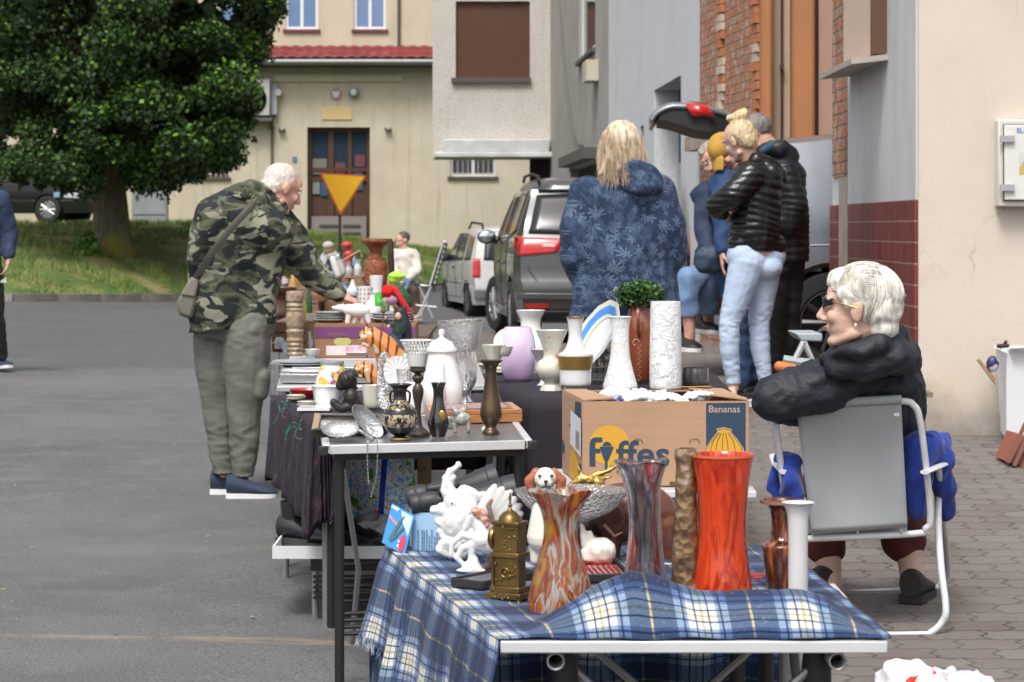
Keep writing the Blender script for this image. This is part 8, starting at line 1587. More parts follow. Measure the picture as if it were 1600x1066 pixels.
m=MB();pm=a.lerp(b,.72)+hh*.62;m.box(pm+Vector((0,-.003,0)),(.03,.004,.007),rotz(.12));T.part('clasp',m,M('clasp_dark',(.12,.08,.05),.4,.6))
T=vase('teapot','tall white porcelain coffee pot with domed lid behind the black vase','coffee pot',690,640,[(22,640),(28,632),(32,615),(31,600),(26,580),(22,562),(21,552),(24,547)],relief('relief_c',60,.25),d=8.3,wall=1.4,z=Z4)
m=MB();m.lathe(T.c,prof_px([(.1,549),(24,549),(24,545),(20,540),(17,534),(8,530),(4,527),(4,524),(5.5,520),(4,515),(.1,514)],640,T.d),36);T.part('lid',m,WPOR)
m=MB();m.tube(cr([P(690,568,T.d-.05),P(690,566,T.d-.075),P(690,575,T.d-.1),P(691,600,T.d-.108),P(694,618,T.d-.09),P(695,622,T.d-.065)],6),.0075,10,flat=.8);T.part('handle',m,WPOR)
m=MB();m.tube(cr([P(688,608,T.d+.06),P(688,590,T.d+.1),P(688,560,T.d+.12)],5),.009,10);T.part('spout',m,WPOR)
T=vase('crystal_vase','big cut crystal vase with a wide diamond cut rim leaning behind the coffee pot','vase',727,640,[(20,640),(18,636),(10,622),(11,612),(19,598),(22,580),(22,560),(21,549)],CRF,d=8.75,wall=4,seg=56,lean=(0,-3,0));m=MB();k=8.75/F;ob_=T.c;axm=rmat(0,-3,0)
m.lathe(ob_,[(h*k,(640-y)*k)for h,y in((20,549),(24,545),(31,520),(36,504),(38,500),(36,500),(29,520),(22,546),(18,549))],64,axis=axm,closed=False,fn=lambda r,z,t:(r,z+.002*math.sin(t*24)*(z>.32),t));T.part('diamond_cut_rim',m,CRY)
T=fig('glass_swan','clear faceted glass swan with curved neck left of the Greek vase','glass swan',600,640,8.2,[('e',(602,618),(15,22,13)),('c',[(596,605,8),(594,585,6),(594,568,5),(597,556,4.5),(602,553,4.5),(605,560,4)])],glass('swan_glass',(1,1,1),.4,90,.0,.1),.0028)
vase('glass_tumbler','small cut glass tumbler among the white shells behind the Greek vase','glass',631,612,[(9,612),(10,608),(11,590),(12,577)],CRY,d=8.5,wall=1.2)
for i,(x,y,r_,dd,tl,lab)in enumerate(((621,580,23,8.95,72,'large white scalloped shell dish standing upright behind the glass swan'),(612,600,16,8.55,65,'small plain white shell dish in front of the scalloped one'))):
 c=P(x,y,dd);kk=dd/F;m=MB();m.lathe(c,[(.001,0),(r_*.5*kk,.004),(r_*kk,.014),(r_*kk,.016),(r_*.5*kk,.007),(.001,.003)],48,axis=rmat(tl,0,10),fn=(lambda r,z,t:(r*(1+.03*math.cos(t*16)),z+.0022*math.cos(t*16)*(r>.01),t))if i==0 else None);Thing('shell_dish',lab,'dish',P(x,y+r_,dd),mb=m,mat=WPOR)
T=vase('white_jug','bulbous white porcelain pot between the Greek vase and the coffee pot','pot',650,655,[(16,655),(24,645),(27,625),(22,605),(16,596)],WPOR,d=8.45,wall=1.4)
vase('cream_cup','cream cup behind the dark seated figure','cup',583,636,[(13,636),(15,630),(17,610),(18,602)],CPOR,d=8.7,wall=1.3)
vase('white_planter','square-shouldered white porcelain planter left of the dark seated figure','planter',510,640,[(16,640),(18,637),(20,620),(22,606),(25,603)],WPOR,d=8.75,wall=1.5,seg=8)
FL2=NT('flower_painted_porcelain');v=FL2.coord('Object');vo=FL2.n('ShaderNodeTexVoronoi');vo.inputs['Scale'].default_value=60;FL2.l(v,vo.inputs['Vector']);sc_=FL2.n('ShaderNodeSeparateColor');FL2.l(vo.outputs['Color'],sc_.inputs[0]);colr=FL2.ramp(sc_.outputs[0],[(0,(.62,.45,.06)),(.3,(.7,.6,.12)),(.5,(.3,.07,.3)),(.65,(.72,.72,.68)),(.8,(.6,.18,.05)),(.92,(.2,.3,.08))],'CONSTANT');FL2.set(Base_Color=FL2.mix(FL2.ramp(FL2.noise(v,11,2),[(.42,0.),(.46,1.)]),(.72,.72,.69),colr),Roughness=.2);FL2=FL2.m
T=vase('flower_pot','upturned white pot painted with yellow and purple flowers above the white planter','pot',519,608,[(26,608),(27,602),(24,588),(19,574),(18,570),(18,564)],FL2,d=9.0,close=True);ringp(T,'blue_rim',519,569,564,18.2,18.2,M('rim_greyblue',(.3,.33,.38),.3))
T=fig('seated_figure','dark bronze coloured figure of a child bending its head, sitting on the dishes','figurine',541,640,7.95,[('e',(542,594),(15,15,15),-25),('e',(533,602),(9,9,10)),('e',(549,622),(13,16,13),-10),('c',[(548,612,9),(556,630,10),(552,636,9)]),('c',[(540,618,5),(533,630,4.5,-5),(527,630,4,-6)]),('c',[(556,632,8),(535,638,7,-8),(522,630,6,-8)]),('c',[(522,628,6,-8),(528,638,5,-10)])],M('bronze_dark',(.018,.014,.012),.5,bump=.15),.0024,sm=1)
m=MB();fz(m,7.95,[('e',(545,590),(15.5,12,15.5),-28),('c',[(552,600,7),(555,606,4)])]);T.part('hair',m,M('bronze_hair',(.025,.019,.016),.45),voxel=.002,disp=lambda co,n_:.0016*math.sin(co.x*420+co.z*260))
T=Thing('picture_frame','flat dark frame with gold corner lying under the silver dishes','picture frame',P(545,672,7.8));z0_=Z4;q=[P(487,690,7.45),P(606,676,7.62),P(600,642,8.1),P(492,645,8.12)]
for v_ in q:v_.z=z0_
cq=sum(q,Vector())/4;hh=Vector((0,0,.026))
for i in range(4):
 a,b=q[i],q[(i+1)%4];ai,bi=cq+(a-cq)*.8,cq+(b-cq)*.8;m=MB();m.prism([a,b,bi,ai],hh);T.part('moulding',m,M('frame_dark',(.02,.016,.014),.3,coat=.3),bevel=.002)
m=MB();m.prism([cq+(v_-cq)*.8 for v_ in q],hh*.6);T.part('picture',m,M('picture_dark',(.05,.06,.05),.15,col2=(.2,.2,.17),vs=14,coat=.5))
m=MB();m.prism([cq+(q[3]-cq)*1.005+hh*1.02,cq+(q[0]-cq)*1.005+hh*1.02,cq+(q[0]-cq)*.84+hh*1.02,cq+(q[3]-cq)*.84+hh*1.02],(0,0,.001));T.part('gilded_edge',m,M('gold_pale',(.45,.33,.17),.45,.3))
SILV=M('silver_lace',(.55,.55,.56),.25,.75,bump=.8,bs=130,bd=.003)
def shell_dish(lab,cx,cy,dd,ax,ry,rx):
 c=P(cx,cy,dd);kk=dd/F;m=MB();n_=40
 m.lathe(c,[(.001,.0),(.5*rx*kk,.001),(.85*rx*kk,.008),(rx*kk,.016),(rx*1.02*kk,.013),(.8*rx*kk,.003),(.001,-.004)],48,axis=ax,fn=lambda r,z,t:(r*(1 if abs(math.cos(t))<2 else 1),z+.0012*math.cos(t*20)*(r>.02),t))
 for i in range(len(m.v)):v_=Vector(m.v[i])-c;l=ax.inverted()@v_;l.y*=ry;m.v[i]=tuple(c+ax@l)
 T=Thing('silver_dish',lab,'dish',P(cx,cy+12,dd));T.part('dish',m,SILV);return T
Ta=shell_dish('oval silver lace-edged dish lying nearest the corner of the black table',532,676,7.35,rmat(38,0,3),.62,29)
Tb=shell_dish('oval silver lace-edged dish standing tilted left of the Greek vase',572,660,7.5,rmat(58,48,0),.5,32)
m=MB();fz(m,7.4,[('c',[(507,664,3),(530,662,3.4),(555,667,2.4)]),('c',[(560,672,3),(582,686,2.5)])]);Ta.part('lace_edge',m,SILV)
T=Thing('chain','thin silver chain hanging over the front rim of the black table','chain',P(582,700,7.2))
for pth in(cr([P(566,668,7.35),P(573,685,7.22),P(574,690,7.2),P(574,720,7.19),P(576,755,7.19)],12),cr([P(590,672,7.35),P(589,688,7.22),P(590,700,7.19),P(588,745,7.19),P(580,775,7.19)],12)):
 m=MB()
 for i,(a,b)in enumerate(zip(pth,pth[1:])):n_=Vector((1,0,0))if i%2 else Vector((0,1,0));mid=(a+b)/2;m.tube([mid+(b-a).normalized()*math.cos(t)*.0042+n_*math.sin(t)*.0022 for t in[j*math.pi/4 for j in range(9)]],.0008,4,False)
 T.part('links',m,M('steel',None),kind='stuff')
BAG=NT('printed_shopper');tc=BAG.coord('Object');sp=BAG.n('ShaderNodeSeparateXYZ');BAG.l(tc,sp.inputs[0])
c_=BAG.ramp(BAG.noise(tc,9,5,.7,.0),[(.3,(.05,.28,.06)),(.39,(.3,.5,.15)),(.42,(.85,.88,.9)),(.49,(.1,.45,.85)),(.53,(.86,.88,.9)),(.6,(.75,.1,.05)),(.63,(.85,.88,.9)),(.7,(.35,.15,.5))],'CONSTANT')
stp=BAG.ramp(BAG.math('FRACT',BAG.math('MULTIPLY',sp.outputs[0],30)),[(0,1.),(.5,0.)],'CONSTANT');top_=BAG.ramp(sp.outputs[2],[(.13,0.),(.16,.85)]);c_=BAG.mix(BAG.math('MULTIPLY',top_,stp),c_,(.55,.72,.75))
for xx in(-.118,.03,.16):kk=BAG.math('LESS_THAN',BAG.math('ABSOLUTE',BAG.math('SUBTRACT',BAG.math('ADD',sp.outputs[0],BAG.math('MULTIPLY',sp.outputs[2],-.05)),xx)),.01);c_=BAG.mix(kk,c_,(.01,.04,.5))
BAG.set(Base_Color=c_,Roughness=.35);BAG.bump(BAG.noise(tc,14,4),.5,.02);BAG=BAG.m
d=8.7;T=Thing('shopping_bag','colourful printed plastic shopper standing under the black table','bag',P(583,806,d))
m=MB();m.grid(30,20,lambda u,v:P(523+124*u+4*math.sin(v*5),806-104*v+3*math.sin(u*9),d-.02+.03*math.sin(u*7+v*3)+.04*v));m.grid(30,20,lambda u,v:P(523+124*u,806-104*v+3*math.sin(u*9),d+.2-.12*v));m.grid(6,20,lambda u,v:P(523+4*math.sin(v*5)*(1-u),806-104*v,d-.02+.03*math.sin(v*3)*(1-u)+.04*v+u*(.22-.16*v)));T.part('bag',m,BAG,smooth=180,solid=.0015)
m=MB()
for x0,x1 in((548,575),(606,628)):m.tube(cr([P(x0,706,d+.02),P(x0+2,690,d-.0),P(x1-2,690,d-.0),P(x1,706,d+.02)],6),.006,6,flat=.4)
T.part('straps',m,M('strap_blue',(.01,.05,.5),.5))
for i,(x,y,dd,L_,lab)in enumerate(((462,826,8.75,.26,'black laced boot on the lid with white eyelets'),(508,838,8.6,.25,'low black leather shoe facing the camera under the black table'),(535,826,8.7,.24,'taller black ankle boot behind the front leg of the black table'))):
 g=P(x,y,dd);g.z=.212;m=MB();shoe(m,(g.x-.05,g.y,g.z),(1 if i<2 else .75,-.55,0),L_,.05,.12 if i==2 else .09);T=Thing(['boot','shoe','boot'][i],lab,['boot','shoe','boot'][i],g);T.part('upper',m,[M('black_leather',(.015,.016,.018),.4,coat=.2),M('sole_dark',None)])
 m=MB();m.lathe((g.x-.01,g.y-.02,g.z+.07),[(.035,0),(.042,.05),(.044,.085 if i!=1 else .03),(.038,.085 if i!=1 else .03),(.034,.02)],16);T.part('shaft',m,M('black_leather',None))
 if i==0:
  for q_ in range(5):m=MB();m.ell((g.x+.02+.012*q_,g.y-.065,g.z+.11-.012*q_),.005,None,8);T.part('eyelet',m,WPOR)
m=MB();dsl(m,[('e',(590,820,8.75),(.09,.09,.05)),('e',(615,812,8.75),(.07,.09,.07)),('e',(570,828,8.65),(.06,.06,.03))]);Thing('folded_clothes','pile of white clothing on the rack under the shopper','clothes',P(595,835,8.7),mb=m,mat=M('white_cotton',(.66,.66,.67),.9,bump=.2),voxel=.006,sm=1,disp=fold(.012,16,30,3))
m=MB();m.bx(P(652,0,9.0).x,P(672,0,9.0).x,9.0,9.15,P(0,760,9).z,P(0,700,9).z);T=Thing('book_box','small brown box with pale label beside the shopper','box',P(662,760,9));T.part('body',m,M('box_tan',(.4,.27,.13),.7));m=MB();m.text('UT',P(654,737,8.997),(1,0,0),(0,0,1),.022,.0004,.0004);T.part('lettering',m,M('ink_green',(.03,.15,.08)))
m=MB();dsl(m,[('e',(668,706,9.1),(.05,.05,.018))]);Thing('red_cloth','scrap of red cloth above the small brown box','cloth',P(668,712,9.1),mb=m,mat=M('red_cloth',(.5,.02,.02),.8),voxel=.005,disp=fold(.006,30,30))
Z6=.722
STR=M('steel_tray',(.45,.46,.48),.25,.8)
def platepile(lab,cx,by,hw,n,mat,z=Z6,th=3.2,squash=1.,d=None,nm='plate_stack'):
 d=d or dz(by,z);k=d/F;o=P(cx,by,d);T=Thing(nm,lab,'plates',o)
 for i in range(n):
  m=MB();r=hw*k*(1-.03*(i%3));z0=i*th*k;m.lathe(o+Vector(((i%2)*2*k,0,z0)),[(.001,0),(r*.6,0),(r,th*k*1.4),(r,th*k*1.7),(r*.6,.5*th*k),(.001,.4*th*k)],40);T.part('plate',m,mat)
 return T
platepile('pile of pale grey plates at the left corner of the aluminium table',482,590,46,3,WPOR)
platepile('wide grey platter under the fruit boxes to the right',585,592,62,2,M('grey_platter',(.42,.45,.48),.2,coat=.4))
platepile('low pile of white oval dishes behind the plates on the aluminium table',470,572,48,2,M('grey_platter',None))
T=Thing('serving_tray','steel serving tray standing at the front edge of the aluminium table','tray',P(480,606,9.75));m=MB();a=P(437,606,9.72);b=P(600,606,9.8);m.box(((a.x+b.x)/2,10.0,.728),((b.x-a.x),.5,.006));T.part('tray',m,STR,bevel=.003)
for y_ in(9.75,10.25):m=MB();m.box(((a.x+b.x)/2,y_,.745),((b.x-a.x),.008,.03));T.part('rim',m,STR,bevel=.002)
vase('red_bowl','shallow bowl with bright red inside near the velvet cloth','bowl',480,628,[(11,628),(14,624),(24,614),(28,608)],[M('bowl_red',(.55,.03,.02),.3,coat=.4)],d=9.3,wall=1.2)
for i,(x,y,lab)in enumerate(((462,626,'small pile of saucers by the red bowl on the velvet'),(478,636,'gold rimmed saucers in front of the red bowl'))):platepile(lab,x,y,15,3,CPOR,.702,2.4,nm='saucer_pile')
m=MB();m.bx(P(470,0,8.7).x,P(520,0,8.7).x,8.55,8.7,.704,.714);Thing('white_booklet','white booklet under the white planter','book',P(490,648,8.6),mb=m,mat=WPOR)
MAR=NT('veined_stone');v=MAR.coord('Object');MAR.set(Base_Color=MAR.ramp(MAR.noise(v,24,5,.7,1.5),[(.35,(.16,.1,.06)),(.5,(.3,.22,.14)),(.6,(.42,.34,.24)),(.7,(.28,.17,.1))]),Roughness=.3);MAR=MAR.m
vase('carved_column','tall turned brown stone column with rings standing beside the fruit boxes','column',461,556,[(13,556),(14,553),(12,549),(13.5,546),(12,542),(13.5,539),(12,535),(13.5,532),(12,527),(13,522),(14,517),(12,514),(14,508),(14.5,495),(13,487),(14,484),(12,481),(14,478),(13,475),(12,472),(14,470),(14,458),(13,455)],MAR,d=11.9,close=True)
vase('white_dish','small white dish at the foot of the stone column','dish',487,557,[(10,557),(12,553),(14,546)],WPOR,d=11.95)
for i,(x0,x1,lab,w_)in enumerate(((491,573,'purple and brown fruit box on the left, carrying the plates and the bear',0),(574,650,'purple and brown fruit box on the right, behind the tiger',0))):
 d=12.05;k=d/F;T=Thing('fruit_box',lab,'cardboard box',P((x0+x1)/2,558,d));X=lambda p:(p-800)*k;Z=lambda p:H-(p-HY)*k
 m=MB();m.bx(X(x0)+.002,X(x1)-.002,d,d+.38,Z(559),Z(506));T.part('carton',m,M('fruit_brown',(.33,.17,.1),.8,col2=(.27,.13,.08),vs=6))
 m=MB();m.bx(X(x0)+.004,X(x1)-.004,d-.003,d-.0005,Z(528),Z(511));T.part('purple_band',m,M('ink_purple',(.17,.05,.16),.7))
 m=MB();m.lathe(((X(x0)+X(x1))/2+.01,d-.003,Z(534)),[(.001,0),(.043,0),(.043,.002),(.001,.002)],30,axis=Matrix(((1,0,0),(0,0,1),(0,.55,0))),closed=False);T.part('oval_label',m,M('ink_lime',(.5,.48,.17),.7))
 if i==0:m=MB();m.text('BANANAS',((X(x0)+.065),d-.0035,Z(525)),(1,0,0),(0,0,1),.024,.0004);T.part('lettering',m,M('ink_rose',(.3,.12,.12)))
m=MB();k=11.9/F;m.box(P(542,548,11.8),(.2,.006,.048),rmat(-20));T=Thing('paper_label','pale printed leaflet leaning against the purple fruit box','leaflet',P(542,556,11.8));T.part('sheet',m,M('paper_beige',(.58,.52,.48),.7,col2=(.5,.44,.42),vs=30));m=MB();m.box(P(557,546,11.79),(.1,.006,.04),rmat(-20));T.part('pink_print',m,M('print_mauve',(.42,.12,.2),.7,col2=(.6,.55,.58),vs=20))
ZF=H-(506-HY)*12.05/F
def on(cx,dd):return H,dd
platepile('stack of grey-green plates on the left fruit box behind the bear',516,504,27,4,M('celadon',(.36,.4,.38),.2,coat=.4),d=12.2,th=3.6)
platepile('stack of blue rimmed plates on the right fruit box beside the witch',610,503,36,3,M('grey_platter',None),d=12.22,th=4)
fig('polar_bear_figurine','white porcelain polar bear walking to the left on the fruit box','figurine',555,507,12.12,[('e',(560,485),(19,11,10),5),('e',(545,484),(10,9,8)),('e',(532,482),(9,6,6),15),('c',[(527,482,4),(521,481,3)]),('c',[(545,490,5),(543,504,4)]),('c',[(556,492,5,5),(553,504,4,5)]),('c',[(572,490,6),(576,503,4)]),('c',[(567,492,5,5),(566,504,4,5)]),('e',(536,477),(2.5,2.5))],WPOR,.0032)
TG=NT('tiger_stripes');v=TG.coord('Object');w=TG.n('ShaderNodeTexWave');w.inputs['Scale'].default_value=9;w.inputs['Distortion'].default_value=5;w.inputs['Detail'].default_value=2;TG.l(TG.coord('Object',(1,1,.35)),w.inputs['Vector']);TG.set(Base_Color=TG.mix(TG.ramp(w.outputs['Fac'],[(.0,.95),(.16,.8),(.22,0.)]),TG.mix(TG.noise(v,16,3),(.62,.16,.025),(.75,.3,.08)),(.04,.015,.008)),Roughness=.3);TG.b.inputs['Coat Weight'].default_value=.4;TG=TG.m
TC_=M('tiger_cream',(.7,.5,.28),.4)
for i,(dx,dy,sc,dd,lab,by)in enumerate(((0,0,1,9.9,'larger orange striped ceramic tiger climbing with its mouth open',585),(-8,52,.82,9.2,'smaller orange striped ceramic tiger below the larger one',615))):
 S_=lambda x,y:(560+(x-560)*sc+dx,518+(y-518)*sc+dy)
 its=[('c',[S_(586,528)+(15*sc,),S_(602,540)+(17*sc,),S_(618,562)+(18*sc,)]),('e',S_(580,528),(17*sc,15*sc,13*sc)),('e',S_(572,524),(11*sc,10*sc,10*sc)),('c',[S_(592,545)+(9*sc,),S_(598,575)+(8*sc,),S_(592,585)+(8*sc,)]),('c',[S_(625,560)+(14*sc,),S_(628,580)+(10*sc,)]),('e',S_(583,515),(5*sc,5*sc)),('e',S_(572,514),(4*sc,4*sc))]
 T=fig('tiger_figurine',lab,'figurine',595,by,dd,its,TG,.0032)
 m=MB();fz(m,dd-.02,[('e',S_(569,527),(7*sc,6.5*sc,8*sc)),('e',S_(565,530),(5*sc,3.5*sc,5*sc)),('c',[S_(569,538)+(4*sc,),S_(575,541)+(3*sc,)]),('c',[S_(586,530)+(7*sc,),S_(590,550)+(5*sc,)])]);T.part('cream_muzzle',m,TC_,voxel=.003)
 m=MB();fz(m,dd-.03,[('e',S_(562,527.5),(2*sc,1.6*sc))]);T.part('nose',m,M('eye_black',None));m=MB();fz(m,dd-.035,[('e',S_(569,521.5),(1.6*sc,1.2*sc))]);T.part('eye',m,M('eye_black',None))
vase('green_vase','little pale green glass vase between the tiger and the lattice bowl','vase',634,580,[(10,580),(12,570),(10,560),(6,552)],M('pale_green_glass',(.35,.55,.32),.1,trans=.3),d=9.6)
T=fig('witch_figurine','witch figurine in black cloak and blue skirt holding a staff','figurine',625,560,10.9,[('c',[(620,555,13),(618,530,9),(622,515,9)]),('e',(620,552),(14,8,10))],M('skirt_blue',(.04,.08,.12),.5),.0032,part='skirt')
m=MB();fz(m,10.88,[('c',[(622,515,9),(625,500,9)]),('c',[(618,505,5),(608,508,4.5),(603,500,4)]),('e',(626,508),(11,14,9))]);T.part('blouse',m,M('blouse_green',(.015,.035,.03),.6),voxel=.003)
m=MB();fz(m,10.93,[('c',[(628,492,9),(634,510,9),(637,550,8)]),('e',(626,489),(10,10,9)),('c',[(620,484,4),(617,480,2)]),('c',[(632,484,4),(634,479,2)])]);T.part('cloak',m,M('cloak_black',(.015,.013,.02),.6),voxel=.003)
m=MB();fz(m,10.85,[('e',(622,494),(5,6)),('e',(602,497),(3,3)),('e',(607,510),(3,3))]);T.part('skin',m,SKIN2,voxel=0);m=MB();m.tube([P(596,535,10.85),P(598,500,10.84),P(601,478,10.84)],.0035,6);m.ell(P(599,486,10.84),.012,None,10);T.part('staff',m,M('staff_brown',(.15,.07,.03),.6))
T=fig('knitted_cap','red, yellow and green striped knitted cap on the right fruit box','cap',622,498,12.3,[('e',(625,468),(17,24,16),-25)],M('knit_green',(.015,.1,.045),.9,bump=.5,bs=200),.004,part='crown',disp=fold(.003,30,30))
for i,(off,mt,w_)in enumerate(((-9,M('knit_yellow',(.75,.45,.02),.9),4),(6,M('knit_black',(.015,.015,.015),.9),4),(14,M('knit_red',(.55,.01,.015),.9),5))):
 m=MB();fz(m,12.28,[('c',[(612+off*.4,452,w_,-14),(618+off*.7,468,w_,-19),(628+off*.7,484,w_,-19),(640+off*.3,497,w_*.7,-14)])]);T.part('stripe',m,mt)
fig('lime_cap','lime green knitted hat top above the striped cap','hat',620,442,12.6,[('e',(620,432),(14,8,12)),('e',(617,436),(12,7,10))],M('knit_lime',(.4,.75,.08),.9,bump=.5,bs=200),.004,disp=fold(.003,30,30))
m=MB();m.ell(P(606,455,12.1),.031,None,18);Thing('red_pompom','bright red woollen ball in front of the striped cap','pompom',P(606,466,12.1),mb=m,mat=M('wool_red',(.7,.01,.01),.95,bump=.8,bs=120),disp=fold(.003,60,60))
m=MB();m.ell(P(612,470,12.2),(.03,.03,.024),None,14);Thing('pink_ball','dusty pink toy head under the red ball','toy',P(612,480,12.2),mb=m,mat=M('dusty_pink',(.42,.18,.28),.7))
m=MB();m.add([P(585,459,12.3),P(595,456,12.3),P(596,479,12.25),P(586,478,12.25)],[(0,1,2,3)]);Thing('green_card','small bright green card beside the white holder','card',P(590,479,12.25),mb=m,mat=M('card_green',(.03,.4,.04),.5,col2=(.7,.5,.05),vs=30,lo=.55,hi=.6),solid=.003)
T=vase('pierced_holder','white pierced cylinder holder between the camouflage sleeve and the caps','holder',570,483,[(11,483),(11.5,470),(12,448)],WPOR,d=12.6)
m=MB()
for j in range(4):
 for i in range(12):a=i/12*6.283;m.ell(T.c+Vector((math.cos(a)*12*T.k,math.sin(a)*12*T.k,(10+j*7)*T.k)),(.0035,.0035,.006),None,6)
T.part('slots',m,M('slot_grey',(.16,.16,.17)),kind='stuff')
vase('tall_beaker','tall white tapered beaker behind the pierced holder','vase',588,478,[(7,478),(8,460),(10,440),(11,431)],WPOR,d=13.2)
vase('white_bottle','white round-bodied vase right of the polar bear','vase',584,500,[(14,500),(18,492),(14,478),(8,468),(7,460),(9,457)],WPOR,d=12.4)
vase('ginger_jar','squat white jar in front of the caps','jar',602,488,[(6,488),(7,480),(7,470),(5,466)],M('pale_green_glass',None),d=12.35)
PW=NT('carved_red_wood');v=PW.coord('Object');PW.set(Base_Color=PW.mix(PW.noise(v,10,4),(.22,.06,.02),(.33,.1,.035)),Roughness=.3);PW.b.inputs['Coat Weight'].default_value=.4;PW.bump(PW.ramp(PW.noise(v,24,3,.6,1),[(.45,0.),(.55,1.)]),.6,.015);PW=PW.m
T=vase('carved_stand','carved reddish wooden plant stand with a round flat top','stand',587,500,[(18,500),(16,480),(14,460),(17,448),(18.5,430),(18,412),(15,405),(11,401),(10,394),(14,386),(21,381),(25,379),(26,377),(26,373)],PW,d=15.2,close=True);ringp(T,'moulding',587,408,404,15.5,15.5,M('terracotta_glaze',None))
m=MB();fz(m,15.6,[('c',[(610,380,5),(612,430,5)])]);Thing('brown_post','dark wooden post right behind the carved stand','post',P(611,490,15.6),mb=m,mat=DW)
d=15.5
T=fig('chef_figurine','large grey-bearded figure in black and white among the bottles','figurine',520,470,d,[('c',[(518,400,11),(520,430,13),(522,465,14)]),('c',[(508,400,7),(502,418,5)]),('c',[(530,402,8),(535,425,6),(526,440,5)])],M('figure_black_white',(.02,.02,.025),.5,col2=(.55,.56,.55),vs=12,lo=.45,hi=.55),.005)
m=MB();fz(m,d-.02,[('e',(514,389),(9,10,9))]);T.part('head',m,M('figure_skin',(.45,.28,.16),.5));m=MB();fz(m,d-.03,[('e',(513,384),(9.5,7,9.5)),('e',(517,400),(7,6,5))]);T.part('hat',m,M('figure_grey',(.4,.38,.33),.7));m=MB();fz(m,d-.04,[('c',[(520,405,5),(524,418,6),(528,430,5)])]);T.part('apron',m,WBIS)
m=MB();m.tube([P(535,408,d-.1),P(562,392,d-.1),P(566,402,d-.1)],.008,6);Thing('wooden_stick','thin wooden stick held out beside the bearded figure','stick',P(550,405,d),mb=m,mat=M('stick_tan',(.4,.22,.12),.6))
T=fig('lantern','red round lantern standing behind the bearded figure','lantern',545,420,19.5,[('e',(542,383),(10,6,9)),('e',(545,398),(9,8,9)),('c',[(545,405,6),(545,425,7)])],M('lantern_red',(.42,.04,.035),.4),.007)
bott=[('green_bottle','slender green glass bottle beside the stone column','bottle',483,498,[(5,498),(5,480),(4,465),(2,452),(2,440)],('bottle_green',(.03,.09,.03),.08),13.2),('yellow_bottle','yellow green bottle behind the stone column','bottle',476,503,[(4,503),(4,485),(2,470)],('bottle_yellow',(.3,.33,.05),.1),12.8),('brown_pot','wide dark brown pottery dish near the camouflage jacket','pot',438,500,[(14,500),(20,492),(17,478),(16,464),(24,456),(26,449)],('pot_brown',(.08,.035,.025),.35),13.4),('brass_jug','brass jug with handle under the camouflage sleeve','jug',468,446,[(7,446),(9,438),(6,430),(4,424),(5,420)],('jug_brass',(.35,.22,.06),.3),15.2),('brass_bell','small brass bell beside the brass jug','bell',458,449,[(8,449),(6,440),(3,432),(1,428)],('jug_brass',None,.3),14.9),('white_cup','white cup far back left of the brass jug','cup',446,443,[(5,443),(6,436)],('wcup',(.6,.63,.66),.2),15.0),('green_lamp','green glass lamp far back under the camouflage arm','lamp',455,425,[(4,425),(3,420),(8,418),(7,411),(3,409)],('lamp_green',(.02,.16,.06),.2),16.0),('red_goblet','small red goblet in front of the green lamp','goblet',457,432,[(4,432),(1.5,428),(2,424),(6,421),(6,418)],('goblet_red',(.35,.03,.03),.2),15.8),('gold_figure','slim gold statuette under the camouflage sleeve','statuette',478,450,[(4,450),(3,440),(4,432),(2,425),(3,421),(1,418)],('statue_gold',(.6,.5,.3),.3),15.3),('blue_bowl','cobalt blue bowl near the hand of the man in camouflage','bowl',548,470,[(4,470),(8,466),(11,462)],('cobalt',(.02,.03,.3),.15),13.0),('glass_decanter','clear pear shaped decanter right of the camouflage cuff','decanter',551,462,[(9,462),(10,455),(6,448),(3,441),(2,437)],('clearish',(.6,.64,.62),.05),14.6),('brass_scales','brass footed dish behind the decanter','dish',546,445,[(6,445),(2,442),(3,437),(12,434)],('jug_brass',None,.3),15.4),('tan_box','tan leather box on the wide table near the carved stand','box',562,455,[(12,455),(12,440)],('tanbox',(.3,.2,.1),.6),15.7),('pewter_jug','pewter jug at the far table beside the bearded figure','jug',545,432,[(6,432),(7,424),(4,416),(5,410)],('pewter',(.35,.36,.38),.35),19),('milk_glass','milky glass vase at the far table left of the carved stand','vase',559,430,[(5,430),(6,420),(4,412),(6,406)],('milk',(.55,.58,.6),.2),19.4),('amber_bottle','amber bottle on the far table','bottle',530,420,[(5,420),(5,408),(2,402),(2,396)],('amberb',(.3,.12,.02),.1),20),('blue_bottle','pale blue bottle at the far table beside the stick','bottle',552,415,[(4,415),(4,405),(2,399)],('blueb',(.2,.4,.6),.1),20.5),('white_pitcher','white pitcher on the aluminium table behind the stone column','pitcher',478,545,[(9,545),(11,535),(8,525),(8,518)],('wcup',None,.2),12.7),('red_tin','red and white tin near the edge of the fruit box table','tin',430,520,[(9,520),(9,508)],('tinred',(.55,.08,.06),.4),13.5),('copper_pot','copper pot beside the man in camouflage','pot',500,470,[(12,470),(14,460),(11,452),(13,448)],('copper',(.3,.12,.07),.35),14.2)]
for nm,lab,cat,cx,by,pr,(mn,mc_,mr),dd in bott:
 vase(nm,lab,cat,cx,by,pr,M(mn,mc_,mr,coat=.3),d=dd,wall=.8,seg=24)
m=MB();m.prism([P(432,512,12.9),P(441,510,12.9),P(452,548,12.4),P(443,552,12.4)],(0,.02,0));Thing('pale_board','pale blue-white board leaning at the table edge behind the column','board',P(445,550,12.5),mb=m,mat=M('board_pale',(.5,.56,.62),.5))
rr=random.Random(31);kinds=[('bowl',[(4,0),(8,-4),(10,-8)]),('jar',[(5,0),(7,-6),(6,-12),(4,-15)]),('bottle',[(4,0),(4,-12),(2,-18),(2,-23)]),('cup',[(4,0),(5,-8)])]
